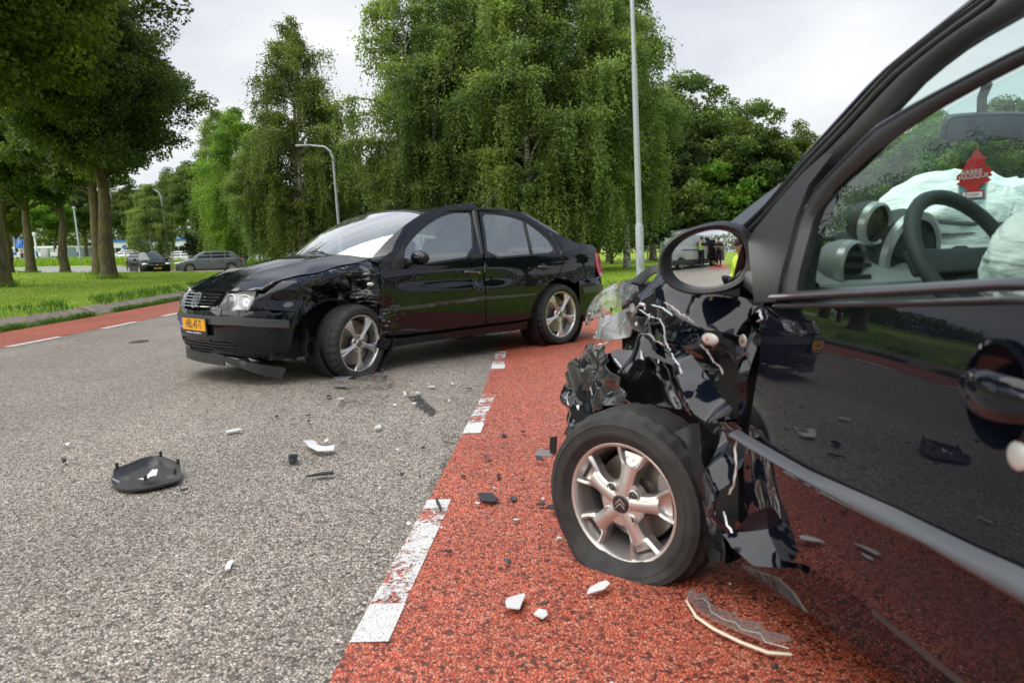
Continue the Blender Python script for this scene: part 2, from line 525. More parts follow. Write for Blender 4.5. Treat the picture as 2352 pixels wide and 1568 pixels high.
def sheet(name, rows, z, m, kind='structure', drape=False):
    R_ = []
    for r in rows:
        R_.append([(x, y, z + (float(terr(x, y)) if drape else 0)) for x, y in r])
    o = MB().grid(R_).build(name, m, None, False)
    # up-facing
    if o.data.polygons[0].normal.z < 0: o.data.flip_normals()
    return tag(o, kind=kind)

# near cycle-lane boundary (left edge of the white dashes), x as a function of y
_ly = [-30, -4, 0, 1.76, 1.94, 3.1, 4.28, 5.42, 6.65, 7.8, 12, 20, 34, 50, 62]
_lx = [-3.6, -.95, -.60, -.449, -.436, -.354, -.283, -.215, -.185, -.155, -.05, .10, .0, -1.2, -2.6]
lane = lambda y: np.interp(y, _ly, _lx)
_ry = [-30, -4, 0, 1.7, 6, 11, 20, 26, 34, 50, 62]
_rx = [-1.6, .8, .95, 1.03, 1.28, 1.52, 1.75, 1.85, 1.75, .6, -1.0]
redge = lambda y: np.interp(y, _ry, _rx)
_by = [-30, 5, 9.5, 11.7, 14, 17, 21, 30, 40, 50]
_bx = [-6.3, -6.1, -6.07, -6.07, -6.16, -6.35, -6.75, -8.0, -10.2, -14.0]
lline = lambda y: np.interp(y, _by, _bx)                                   # dashes on the left
lred = lambda y: lline(y) - 1.32 - .012 * np.maximum(0, y - 10)            # outer edge of the left red lane
Ys = list(np.r_[np.arange(-30, 62, 1.0)])
sheet('road', [[(float(lred(min(y, 50))) - .15, y), (float(lline(min(y, 50))), y), (-3, y), (float(lane(y)), y), (float(redge(y)) + .1, y)] for y in Ys], 0, M_asph)
Yn = list(np.r_[np.arange(-30, 0, 1.0), np.arange(0, 14, .04), np.arange(14, 62, 1.0)])
sheet('cycle_lane', [[(float(lane(y)) + .007 * noise.noise(Vector((y * 14, 0, 0))) + .005 * noise.noise(Vector((y * 45, 3, 0))), y), (float(redge(y)), y)] for y in Yn if y >= -1], .004, M_redasph)
sheet('cycle_lane', [[(float(redge(y)) - 1.0, y), (float(redge(y)), y)] for y in Yn if y <= -8], .004, M_redasph)
Yl = list(np.arange(-30, 49, 1.0))
sheet('cycle_lane', [[(float(lred(y)), y), (float(lline(y)), y)] for y in Yl], .004, M_redasph)
# side road that carries the two cars, and the carriageway seen behind the trunks
M_asph2 = mat('pale_asphalt', (.26, .25, .245), .7); _t = NT(M_asph2); _v = _t.coord('Object')
_t.base(_t.mix(.5, _t.ramp(_t.noise(_v, 1.2, 6, .7), [(.3, (.20, .19, .19)), (.7, (.32, .31, .31))]), (.27, .26, .26)))
XS = list(np.arange(-110, -7, 3.0))
sheet('side_road', [[(x, y) for y in (52.0, 54, 57, 60, 63, 66.0)] for x in XS], .03, M_asph2, drape=True)
sheet('cycle_lane', [[(x, 64.2), (x, 65.8)] for x in XS if x > -30], .036, M_redasph, drape=True)

# grass: one big sheet to the horizon, dropped where the road runs
M_grass = mat('grass_ground', (.08, .14, .025), .9, 0, 0, .2); _t = NT(M_grass); _v = _t.coord('Object')
_a = _t.noise(_v, .5, 6, .62); _b = _t.noise(_v, 9, 5, .7); _s = _t.noise(_t.coord('Object', (1.2, 7, 1)), 2.0, 5, .6)
_c = _t.ramp(_a, [(.28, (.13, .23, .025)), (.5, (.21, .32, .035)), (.66, (.30, .36, .055)), (.8, (.38, .35, .095))])
_c = _t.mix(.55, _c, _t.ramp(_b, [(.3, (.35, .35, .3)), (.7, (1.6, 1.6, 1.4))]), 'MULTIPLY')
_c = _t.mix(.35, _c, _t.ramp(_s, [(.35, (.5, .55, .4)), (.65, (1.4, 1.35, 1.2))]), 'MULTIPLY')
_t.base(_c); _t.bump(_b, .8, .05)
gx = np.unique(np.r_[np.arange(-300, -70, 20), np.arange(-70, -6, 1.0), np.arange(-6, 20, 2), np.arange(20, 301, 20)])
gy = np.unique(np.r_[np.arange(-120, -30, 15), np.arange(-30, 90, 1.5), np.arange(90, 501, 25)])
GX, GY = np.meshgrid(gx, gy)
rl = lred(np.clip(GY, -30, 50)); rr = redge(np.clip(GY, -30, 62))
onroad = (GX > rl - .9) & (GX < rr + .9) & (GY < 63)
onside = (GY > 51) & (GY < 66.5) & (GX < -6)
GZ = np.where(onroad, -.05, terr(GX, GY) + .0)
GZ = np.where((~onroad) & (GX > rr), .0, GZ)
GZ = np.where(onside, terr(GX, GY) - .02, GZ)
tag(MB().grid([[(GX[i, j], GY[i, j], GZ[i, j]) for j in range(len(gx))] for i in range(len(gy))]).build('ground', M_grass, None, True, None), kind='structure')
# verges that close the step between the road edge and the ground sheet
sheet('verge', [[(float(lred(y)) - .02 - (0, .20, .36, .50, .68, 1.0, 1.5)[k], y) for k in range(7)] for y in Ys if y < 50], .010, M_grass, drape=True)
sheet('verge', [[(float(redge(y)) - .02 + k * .28, y) for k in range(6)] for y in Ys], .008, M_grass)

# painted markings, worn
def worn_paint(name, wear):
    m = mat(name, (.74, .74, .72), .6); t = NT(m); v = t.coord('Object')
    vo = t.vor(v, 105, 'DISTANCE_TO_EDGE'); n = t.noise(v, 60, 5, .8); b = t.noise(v, 5, 4, .6)
    k = t.math('ADD', t.math('MULTIPLY', n, .75), t.math('MULTIPLY', b, .65))
    al = t.ramp(k, [(wear, (0, 0, 0)), (wear + .05, (1, 1, 1))])
    al = t.mix(1, al, t.ramp(vo.outputs['Distance'], [(.0, (.3,) * 3), (.08, (1, 1, 1))]), 'MULTIPLY')
    t.l(al, t.b.inputs['Alpha']); t.bump(al, .5, .003)
    return m
M_w1 = worn_paint('worn_marking', .68); M_w2 = worn_paint('marking', .47); M_w3 = worn_paint('half_worn_marking', .655)
def dash(y0, y1, x_of, wd, m, z=.008):
    return sheet('lane_marking', [[(float(x_of(y)), y), (float(x_of(y)) + wd, y)] for y in np.linspace(y0, y1, 9)], z, m)
dash(1.94, 2.16, lane, .100, M_w2); dash(2.16, 3.0, lane, .097, M_w3); dash(3.0, 3.108, lane, .093, M_w2)
dash(4.27, 4.5, lane, .098, M_w2); dash(4.5, 5.42, lane, .092, M_w1)
dash(6.64, 6.9, lane, .115, M_w2); dash(6.9, 7.79, lane, .10, M_w1)
dash(-.4, .77, lane, .10, M_w1)
for k in range(16): dash(8.98 + 2.33 * k, 10.1 + 2.33 * k, lane, .10, M_w1)
for k in range(-10, 16): dash(9.46 + 2.25 * k, 10.6 + 2.25 * k, lline, .10, M_w2)

# concrete kerb band, block by block
M_conc = mat('old_concrete', (.24, .22, .19), .85); _t = NT(M_conc); _v = _t.coord('Object')
_n1 = _t.noise(_v, 3, 6, .65); _n2 = _t.noise(_v, 40, 4, .7)
_t.base(_t.mix(.4, _t.ramp(_n1, [(.3, (.12, .10, .065)), (.5, (.24, .195, .145)), (.75, (.35, .30, .24))]), _t.ramp(_n2, [(.3, (.12, .10, .078)), (.7, (.34, .29, .24))])))
_t.bump(_n2, .5, .006)
kerb = thing('kerb', 'weathered concrete kerb band between the red lane and the lawn', 'kerb', (0, 0, 0))
y = 5.0; k = 0
rk = random.Random(3)
while y < 36:
    ln = .98
    xa, xb = float(lred(y)), float(lred(y + ln - .03))
    a = Vector((xa - .10, y, .0)); b = Vector((xb - .10, y + ln - .03, .0))
    d = (b - a).normalized(); nrm = Vector((-d.y, d.x, 0))
    m = MB(); wd = .36; jz = rk.uniform(-.008, .012)
    prof = [(0, -.05), (0.0, .012), (.02, .022), (wd - .10, .135), (wd - .06, .145), (wd, .145), (wd, -.05)]
    rows = []
    for q in (0, .008, 1 - .008, 1):
        s = .99 if q in (0, 1) else 1
        rows.append([a + d * (q * (b - a).length) + nrm * pv + Vector((0, 0, (ph * s if ph > 0 else ph) + jz)) for pv, ph in prof])
    m.grid(rows); n0 = len(prof); m.f.append(tuple(range(n0))); m.f.append(tuple(range(3 * n0, 4 * n0))[::-1])
    bm_o = m.build('kerb_stone', M_conc, kerb, True, 25)
    bmq = bmesh.new(); bmq.from_mesh(bm_o.data); bmesh.ops.recalc_face_normals(bmq, faces=bmq.faces); bmq.to_mesh(bm_o.data); bmq.free()
    y += ln; k += 1

# grass blades
def blades(name, px, py, pz, h, wd, lean, tint, m, kind='stuff', parent=None):
    n = len(px); az = RNG.uniform(0, 2 * pi, n); le = RNG.normal(0, lean, n); hh = h * RNG.uniform(.55, 1.25, n)
    sx, sy = np.cos(az) * wd, np.sin(az) * wd
    tx, ty = -np.sin(az) * le * hh, np.cos(az) * le * hh
    V = np.zeros((n, 4, 3))
    V[:, 0] = np.stack([px - sx, py - sy, pz], 1); V[:, 1] = np.stack([px + sx, py + sy, pz], 1)
    V[:, 2] = np.stack([px + sx * .5 + tx * .45, py + sy * .5 + ty * .45, pz + hh * .6], 1)
    V[:, 3] = np.stack([px + tx, py + ty, pz + hh], 1)
    me = bpy.data.meshes.new(name)
    idx = (np.arange(n)[:, None] * 4 + np.array([0, 1, 2, 3])).astype(int)
    me.from_pydata(V.reshape(-1, 3).tolist(), [], idx.tolist())
    at_ = me.attributes.new('tint', 'FLOAT', 'POINT'); at_.data.foreach_set('value', np.repeat(np.clip(tint + RNG.normal(0, .22, n), 0, 1), 4).astype(np.float32))
    o = mesh_obj(name, me, m, parent)
    return tag(o, kind=kind) if kind else o
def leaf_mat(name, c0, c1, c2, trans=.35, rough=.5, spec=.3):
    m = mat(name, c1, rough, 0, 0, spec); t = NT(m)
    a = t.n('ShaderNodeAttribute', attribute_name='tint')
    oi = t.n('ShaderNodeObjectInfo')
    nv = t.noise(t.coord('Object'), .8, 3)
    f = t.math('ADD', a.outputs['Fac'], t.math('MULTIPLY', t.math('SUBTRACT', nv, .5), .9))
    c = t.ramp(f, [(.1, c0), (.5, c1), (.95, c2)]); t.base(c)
    tl = t.n('ShaderNodeBsdfTranslucent'); t.l(t.mix(1, c, (1.5, 1.7, .6), 'MULTIPLY'), tl.inputs['Color'])
    mxs = t.n('ShaderNodeMixShader'); mxs.inputs[0].default_value = trans
    t.l(t.b.outputs[0], mxs.inputs[1]); t.l(tl.outputs[0], mxs.inputs[2])
    t.l(mxs.outputs[0], t.t.nodes['Material Output'].inputs['Surface'])
    return m
M_blade = leaf_mat('grass_blade', (.115, .215, .018), (.215, .345, .030), (.37, .43, .075), .3)
M_weed = leaf_mat('weed_leaf', (.035, .10, .015), (.07, .17, .02), (.16, .26, .04), .35)
# mown lawn on the left
n = 90000
py = 9 + 40 * RNG.random(n) ** 1.7; px = np.array(lred(py)) - .50 - RNG.random(n) * (6 + 20 * np.clip((py - 8) / 30, 0, 1))
vis = (px > -1176 / FP * py * 1.08 - 1)
px, py = px[vis], py[vis]
blades('lawn_grass', px, py, terr(px, py) + .01, .026 + .0005 * py, .005 + .0003 * py, 1.1, .55, M_blade)
# longer tufts along the kerb and round the trunks
n = 16000
ty_ = RNG.uniform(5, 26, n); cl = np.array([noise.noise(Vector((0, q * .9, 3))) for q in ty_]); keep = cl > -.02 + RNG.uniform(-.2, .2, n)
ty_ = ty_[keep]; tx_ = np.array(lred(ty_)) - np.where(RNG.random(len(ty_)) < .62, RNG.uniform(.0, .12, len(ty_)), RNG.uniform(.38, .62, len(ty_)))
blades('kerb_grass', tx_, ty_, terr(tx_, ty_) + np.where(tx_ < np.array(lred(ty_)) - .3, .12, .0), .10, .007, .5, .45, M_weed)
# right-hand verge
n = 30000
vy = RNG.uniform(9, 48, n); vx = np.array(redge(vy)) + .05 + RNG.random(n) ** 1.4 * 9
blades('verge_grass', vx, vy, np.zeros(n), .07, .009, .6, .55, M_blade)
# sprouts under the sill of the near car
n = 420
sy_ = RNG.uniform(1.2, 2.5, n); cl = np.array([noise.noise(Vector((5, q * 3.5, 1))) for q in sy_]); k_ = cl > -.05
sy_ = sy_[k_]; sx_ = np.array(redge(sy_)) + RNG.normal(.03, .03, len(sy_))
blades('edge_weeds', sx_, sy_, np.zeros(len(sx_)) + .005, .035, .003, .9, .35, M_weed)
# rough meadow beyond the side road
n = 26000
my = RNG.uniform(67, 92, n); mx_ = RNG.uniform(-75, -20, n)
blades('meadow_grass', mx_, my, terr(mx_, my), .75, .03, .35, .45, M_blade)
# ------------------------------------------------------------------ trees
M_bark = mat('oak_bark', (.10, .085, .06), .9, 0, 0, .2); _t = NT(M_bark); _v = _t.coord('Object', (1, 1, .22))
_n = _t.noise(_v, 16, 6, .7); _m = _t.noise(_t.coord('Object'), 1.6, 4, .6)
_c = _t.ramp(_n, [(.3, (.035, .028, .018)), (.5, (.105, .085, .055)), (.7, (.19, .165, .12))])
_t.base(_t.mix(_t.ramp(_m, [(.45, (0, 0, 0)), (.62, (.6,) * 3)]), _c, (.15, .145, .03))); _t.bump(_n, .9, .03)
M_birch = mat('birch_bark', (.5, .48, .44), .8, 0, 0, .2); _t = NT(M_birch); _v = _t.coord('Object', (1, 1, 3.0))
_n = _t.noise(_v, 3.2, 5, .7, .6); _z = _t.noise(_t.coord('Object'), .35, 2)
_c = _t.ramp(_n, [(.40, (.025, .02, .018)), (.47, (.30, .28, .25)), (.56, (.58, .56, .52))])
_t.base(_c); _t.bump(_n, .5, .02)
ML = dict(
    oak=leaf_mat('oak_leaf', (.030, .062, .016), (.082, .130, .028), (.20, .25, .055), .34, .45, .4),
    maple=leaf_mat('maple_leaf', (.046, .074, .012), (.125, .172, .024), (.28, .31, .05), .38, .5, .35),
    birch=leaf_mat('birch_leaf', (.042, .082, .022), (.135, .20, .055), (.29, .36, .10), .42, .5, .35),
    olive=leaf_mat('olive_leaf', (.036, .066, .014), (.095, .138, .028), (.195, .225, .048), .38, .5, .3),
    bright=leaf_mat('bright_leaf', (.05, .115, .014), (.115, .22, .026), (.25, .36, .055), .42, .5, .35),
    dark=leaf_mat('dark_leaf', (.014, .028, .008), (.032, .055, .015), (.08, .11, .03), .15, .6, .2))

def leaf_cloud(name, C, D, size, asp, tint, droop=0.0):
    """one kite per leaf; C centres, D axis directions"""
    n = len(C)
    s = size * RNG.uniform(.6, 1.35, n)
    D = D / np.maximum(np.linalg.norm(D, axis=1), 1e-6)[:, None]
    r = RNG.normal(size=(n, 3)); S = np.cross(D, r); S /= np.maximum(np.linalg.norm(S, axis=1), 1e-6)[:, None]
    U = np.cross(S, D)
    V = np.zeros((n, 4, 3))
    V[:, 0] = C - D * (s * .5)[:, None]
    V[:, 2] = C + D * (s * .5)[:, None] - U * (s * .12)[:, None]
    V[:, 1] = C - S * (s * asp * .5)[:, None] + U * (s * .06)[:, None]
    V[:, 3] = C + S * (s * asp * .5)[:, None] + U * (s * .06)[:, None]
    me = bpy.data.meshes.new(name)
    me.vertices.add(n * 4); me.vertices.foreach_set('co', V.reshape(-1).astype(np.float32))
    me.loops.add(n * 4); me.loops.foreach_set('vertex_index', np.arange(n * 4, dtype=np.int32))
    me.polygons.add(n); me.polygons.foreach_set('loop_start', np.arange(0, n * 4, 4, dtype=np.int32))
    me.update(calc_edges=True)
    a = me.attributes.new('tint', 'FLOAT', 'POINT')
    a.data.foreach_set('value', np.repeat(np.clip(tint, 0, 1), 4).astype(np.float32))
    return me

def broadleaf_parts(seed, h, rad, crown_z, crown_h, nclump, nleaf, size, trunk_r, clump=.62):
    R_ = np.random.default_rng(seed); rr = random.Random(seed)
    zc = crown_z + crown_h / 2
    dirs = R_.normal(size=(nclump, 3)); dirs /= np.linalg.norm(dirs, axis=1)[:, None]
    rad_f = R_.random(nclump) ** (1 / 2.6)
    lump = np.array([.80 + .42 * noise.noise(Vector(d) * 1.7 + Vector((seed, 0, 0))) for d in dirs])
    cen = dirs * (rad_f * lump)[:, None] * np.array([rad, rad, crown_h / 2]) + np.array([0, 0, zc])
    low = cen[:, 2] < zc; cen[low, 2] = zc + (cen[low, 2] - zc) * .9
    C = []; D = []; T = []
    for i, c in enumerate(cen):
        cr_ = clump * R_.uniform(.6, 1.35) * (rad / 3.2) ** .5
        m = int(nleaf * (cr_ / clump) ** 2 * R_.uniform(.6, 1.3))
        q = R_.normal(size=(m, 3)); q /= np.linalg.norm(q, axis=1)[:, None]
        q *= (R_.random(m) ** .45)[:, None] * np.array([cr_, cr_, cr_ * .62])
        C.append(c + q)
        o = (c - np.array([0, 0, zc - .15 * crown_h])); o = o / (np.linalg.norm(o) + 1e-6)
        D.append(R_.normal(size=(m, 3)) * .8 + o * .5 + np.array([0, 0, -.25]))
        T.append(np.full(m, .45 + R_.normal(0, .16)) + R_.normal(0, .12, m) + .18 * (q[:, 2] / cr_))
    C = np.concatenate(C); D = np.concatenate(D); T = np.concatenate(T)
    crown = leaf_cloud('crown', C, D, size, .62, T)
    t = MB()
    zt = crown_z + crown_h * .62
    path = [(0, 0, -.1)]; rs = [trunk_r * 1.55]
    for k in range(1, 9):
        z = zt * k / 8
        path.append((.10 * trunk_r * 6 * noise.noise(Vector((seed, k * .5, 0))), .10 * trunk_r * 6 * noise.noise(Vector((seed, 0, k * .5))), z))
        rs.append(trunk_r * (1.0 - .72 * (k / 8) ** 1.3) * (1.12 if k == 1 else 1))
    path.insert(1, (0, 0, .18)); rs.insert(1, trunk_r * 1.28); path.insert(2, (0, 0, .5)); rs.insert(2, trunk_r * 1.08)
    t.tube(path, rs, 12)
    for k in range(26):
        c = cen[rr.randrange(nclump)]
        z0 = min(max(crown_z * .80, crown_z + (c[2] - crown_z) * .45 - .4), zt * .95)
        f = z0 / zt; r0 = trunk_r * (1 - .72 * f ** 1.3) * .42
        a = Vector((0, 0, z0)); b = Vector(c); mid = a.lerp(b, .5) + Vector((rr.uniform(-.3, .3), rr.uniform(-.3, .3), rr.uniform(0, .5)))
        t.tube([a, a.lerp(mid, .5), mid, mid.lerp(b, .55), b], [r0, r0 * .8, r0 * .55, r0 * .33, r0 * .12], 5)
    tr = t.build('trunk', M_bark, None, True, 60)
    tm = tr.data; bpy.data.objects.remove(tr)
    return tm, crown

def birch_parts(seed, h, rad, base, nbranch, nstrand, size, trunk_r, slim=1.0, fork=False):
    R_ = np.random.default_rng(seed); rr = random.Random(seed)
    t = MB(); C = []; D = []; T = []
    def axis(z, which):
        q = z / h
        ox = .25 * noise.noise(Vector((seed, q * 2, which))) * q; oy = .25 * noise.noise(Vector((seed + 5, q * 2, which))) * q
        if fork: ox += (.10 + .9 * q) * (-.5 if which else .5)
        return Vector((ox * 2, oy * 2, z))
    stems = (0, 1) if fork else (0,)
    for wch in stems:
        hh = h * (.93 if wch else 1)
        hh *= .90; zs = np.linspace(-.1, hh, 12)
        t.tube([axis(z, wch) for z in zs], [max(.012, trunk_r * (1 - (z / hh)) ** .8) if z > 0 else trunk_r * 1.25 for z in zs], 10)
    for k in range(nbranch):
        q = (k + rr.random()) / nbranch
        z0 = base + (h * .97 - base) * q; wch = stems[k % len(stems)]
        a = axis(z0 * .96, wch)
        prof = (.55 + .75 * min(1, q / .3)) * (1 - q) ** .62 + .08
        Ln = rad * min(1.05, prof) * rr.uniform(.55, 1.12)
        az = rr.uniform(0, 2 * pi); dx, dy = cos(az), sin(az)
        rise = Ln * rr.uniform(.25, .75) * slim
        pts = []
        for s in np.linspace(0, 1, 7):
            pts.append(a + Vector((dx * Ln * s, dy * Ln * s, rise * (1.9 * s - 1.25 * s * s) - .12 * Ln * s ** 3)))
        r0 = .010 + .016 * Ln
        t.tube(pts, [r0 * (1 - .8 * s) for s in np.linspace(0, 1, 7)], 4, False)
        bt = .47 + R_.normal(0, .13)
        ns = max(3, int(nstrand * (Ln / rad + .25)))
        for j in range(2 + int(2.6 * Ln / rad)):
            s = rr.uniform(.35, 1.0); i = min(5, int(s * 6)); p = pts[i].lerp(pts[i + 1], s * 6 - i); m = int(85 * (.5 + Ln / rad)); cr_ = .18 + .17 * Ln / rad
            g_ = R_.normal(size=(m, 3)) * np.array([cr_, cr_, cr_ * .55]); C.append(np.array([p.x, p.y, p.z - .05]) + g_)
            D.append(R_.normal(size=(m, 3)) * .7 + np.array([dx * .4, dy * .4, -.5])); T.append(np.full(m, bt + .06) + R_.normal(0, .13, m) + .22 * g_[:, 2] / cr_)  # lighter leaf tint on top paints these clumps as lit from above
        for j in range(ns):
            s = rr.uniform(.22, 1) ** .8
            i = min(5, int(s * 6)); p = pts[i].lerp(pts[i + 1], s * 6 - i)
            ln = rr.uniform(.35, 1.0) * (.95 + 1.6 * (1 - q)) * (rad / 2.6) ** .5
            # strand first goes outward a little then hangs
            va = rr.uniform(0, 2 * pi); ox, oy = dx * .25 + cos(va) * .34, dy * .25 + sin(va) * .34
            m = max(8, int(ln / (size * .36)))
            u = (np.arange(m) + R_.random(m)) / m
            px_ = p.x + ox * np.sqrt(u) * ln * .55; py_ = p.y + oy * np.sqrt(u) * ln * .55
            pz_ = p.z + .16 * np.sin(np.minimum(u * 3, 1) * pi) * ln * .5 - ln * u ** 1.35
            c = np.stack([px_, py_, pz_], 1) + R_.normal(0, size * .55, (m, 3))
            C.append(c); D.append(np.stack([R_.normal(0, .55, m) + ox, R_.normal(0, .55, m) + oy, -np.full(m, .9)], 1))
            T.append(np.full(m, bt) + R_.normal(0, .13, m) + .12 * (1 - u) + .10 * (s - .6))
    C = np.concatenate(C); D = np.concatenate(D); T = np.concatenate(T)
    crown = leaf_cloud('crown', C, D, size, .66, T)
    tr = t.build('trunk', M_birch, None, True, 60); tm = tr.data; bpy.data.objects.remove(tr)
    return tm, crown

PROTO = {
    'bl_a': broadleaf_parts(11, 11, 3.6, 2.9, 8.4, 260, 215, .155, .25),
    'bl_b': broadleaf_parts(23, 11, 3.6, 2.6, 8.6, 165, 215, .20, .24, .70),
    'bl_big': broadleaf_parts(37, 12.5, 4.8, 3.3, 9.8, 520, 230, .135, .29, .60),
    'bush': broadleaf_parts(51, 4, 2.2, .25, 3.8, 80, 170, .17, .09, .55),
    'bi_a': birch_parts(3, 15, 2.9, 2.6, 115, 21, .115, .17),
    'bi_b': birch_parts(8, 14.5, 3.1, 2.4, 115, 21, .115, .16, 1, True),
    'bi_c': birch_parts(14, 12, 2.2, 2.0, 85, 20, .105, .12, 1.25),
}
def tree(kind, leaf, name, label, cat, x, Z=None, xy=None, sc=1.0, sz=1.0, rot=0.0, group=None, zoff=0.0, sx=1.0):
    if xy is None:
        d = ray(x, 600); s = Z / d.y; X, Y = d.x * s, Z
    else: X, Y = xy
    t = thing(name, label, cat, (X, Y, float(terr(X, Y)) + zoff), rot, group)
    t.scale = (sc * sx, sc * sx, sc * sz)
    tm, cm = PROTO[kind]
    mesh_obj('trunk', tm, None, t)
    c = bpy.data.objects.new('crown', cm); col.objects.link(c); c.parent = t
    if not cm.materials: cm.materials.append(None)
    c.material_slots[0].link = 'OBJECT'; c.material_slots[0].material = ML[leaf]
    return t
gl = 'broad trees on the roundabout lawn'
tree('bl_big', 'maple', 'broad_tree', 'big broad tree at the left edge of the photo, nearest the kerb', 'tree', -14, 24, sc=1.22, rot=.4, group=gl)
tree('bl_a', 'oak', 'broad_tree', 'dark trunk half hidden behind the big left-edge tree', 'tree', 17, 44, sc=1.02, rot=1.4, group=gl)
tree('bl_b', 'oak', 'broad_tree', 'slim grey trunk on the lawn, in front of the red triangle sign and striped mast', 'tree', 70, 44, sc=1.0, rot=2.2, group=gl)
tree('bl_a', 'oak', 'broad_tree', 'thin mossy trunk standing alone on the lawn, left of the small lamp post', 'tree', 148, 45, sc=.95, rot=3.6, group=gl)
tree('bl_b', 'oak', 'broad_tree', 'trunk touching the lichen-covered trunk, just behind it on its left', 'tree', 226, 37, sc=1.05, rot=5.1, group=gl)
tree('bl_big', 'oak', 'broad_tree', 'dark oak with yellow lichen on its trunk and weeds round its foot', 'tree', 248, 31, sc=.90, rot=.9, sz=1.0, group=gl)
gb = 'birches beside the road'
tree('bi_c', 'birch', 'birch_tree', 'slender spire-topped birch standing behind the pale green birch', 'birch', 520, 66, sc=1.14, rot=.3, group=gb)
tree('bi_c', 'bright', 'birch_tree', 'pale bright green birch above the grey hatchback', 'birch', 562, 58, sc=1.02, rot=2.0, group=gb, sx=1.25)
tree('bi_c', 'birch', 'birch_tree', 'smaller birch with a slim white trunk beside the pale green birch', 'birch', 597, 52, sc=.80, rot=3.3, group=gb, sx=1.1)
tree('bi_b', 'olive', 'birch_tree', 'tall lone birch with an open crown behind the arm of the curved lamp', 'birch', 696, 50, sc=1.10, rot=2.0, group=gb, sx=.98)
tree('bi_c', 'olive', 'birch_tree', 'thin birch right of the tall lone birch, behind the sedan windscreen', 'birch', 760, 54, sc=.78, rot=5.1, group=gb)
tree('bi_c', 'birch', 'birch_tree', 'small weeping birch behind the black estate car', 'birch', 352, 66, sc=.62, rot=4.4, group=gb, sx=1.35)
tree('bi_b', 'birch', 'birch_tree', 'large weeping birch at the left end of the clump behind the sedan', 'birch', 985, 36, sc=.98, rot=.2, group=gb)
tree('bi_b', 'birch', 'birch_tree', 'twin-stemmed birch in the clump above the sedan roof', 'birch', 1085, 38, sc=1.08, rot=2.6, group=gb)
tree('bi_a', 'birch', 'birch_tree', 'birch with long curtains of leaves above the aerial of the sedan', 'birch', 1215, 33, sc=.95, rot=3.1, group=gb, sx=1.12)
tree('bi_b', 'birch', 'birch_tree', 'birch whose white trunk rises behind the boot of the sedan', 'birch', 1337, 34, sc=1.03, rot=1.5, group=gb)
tree('bi_a', 'birch', 'birch_tree', 'birch at the right end of the clump, behind the tall lamp pole', 'birch', 1440, 38, sc=.95, rot=5.6, group=gb, sx=1.0)
tree('bi_a', 'olive', 'birch_tree', 'dark birch in the middle of the clump, hidden low behind the twin stems', 'birch', 1150, 42, sc=1.06, rot=.8, group=gb)
gr = 'broad trees on the right'
tree('bl_b', 'oak', 'broad_tree', 'dark oak just right of the tall lamp pole', 'tree', 1572, 64, sc=1.36, rot=2.5, group=gr, sz=.98)
tree('bl_a', 'bright', 'broad_tree', 'bright green oak above the mesh fence and the wing mirror', 'tree', 1645, 66, sc=1.12, rot=.5, group=gr, sx=1.1)
tree('bl_b', 'oak', 'broad_tree', 'round-headed oak at the right, left of the windscreen pillar', 'tree', 1735, 60, sc=1.06, rot=1.7, group=gr)
tree('bl_a', 'maple', 'broad_tree', 'olive oak whose top touches the windscreen pillar', 'tree', 1855, 62, sc=.90, rot=3.7, group=gr)
for i, (x, Z, s, lf) in enumerate([(1990, 52, .78, 'oak'), (2130, 58, .95, 'bright'), (2290, 48, .85, 'oak'), (2470, 55, 1.0, 'maple'), (2680, 44, .9, 'oak')]):
    tree('bl_a' if i % 2 else 'bl_b', lf, 'broad_tree', ['low dark tree seen through the left part of the hatchback windscreen', 'bright tree seen through the hatchback windscreen beside the rear-view mirror',
         'dark tree seen through the hatchback windscreen behind the red air freshener', 'olive tree past the right windscreen pillar of the hatchback', 'dark tree seen through the passenger window of the hatchback'][i], 'tree', x, Z, sc=s, rot=i * 1.3, group=gr)
gw = 'woodland edge behind the birches'
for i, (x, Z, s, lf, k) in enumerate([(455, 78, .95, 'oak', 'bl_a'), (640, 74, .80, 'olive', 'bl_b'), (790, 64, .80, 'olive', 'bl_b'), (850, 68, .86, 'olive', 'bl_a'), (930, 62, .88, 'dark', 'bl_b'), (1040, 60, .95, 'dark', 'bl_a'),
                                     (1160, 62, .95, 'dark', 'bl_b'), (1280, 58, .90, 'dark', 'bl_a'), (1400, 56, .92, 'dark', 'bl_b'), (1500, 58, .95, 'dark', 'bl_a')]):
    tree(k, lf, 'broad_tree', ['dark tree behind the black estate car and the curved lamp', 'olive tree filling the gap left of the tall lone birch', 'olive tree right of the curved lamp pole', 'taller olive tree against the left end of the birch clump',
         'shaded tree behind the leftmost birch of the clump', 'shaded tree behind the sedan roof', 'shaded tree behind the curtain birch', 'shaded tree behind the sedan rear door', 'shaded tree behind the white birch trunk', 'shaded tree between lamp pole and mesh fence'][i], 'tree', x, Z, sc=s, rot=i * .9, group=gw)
gs = 'shrubs at the foot of the wood'
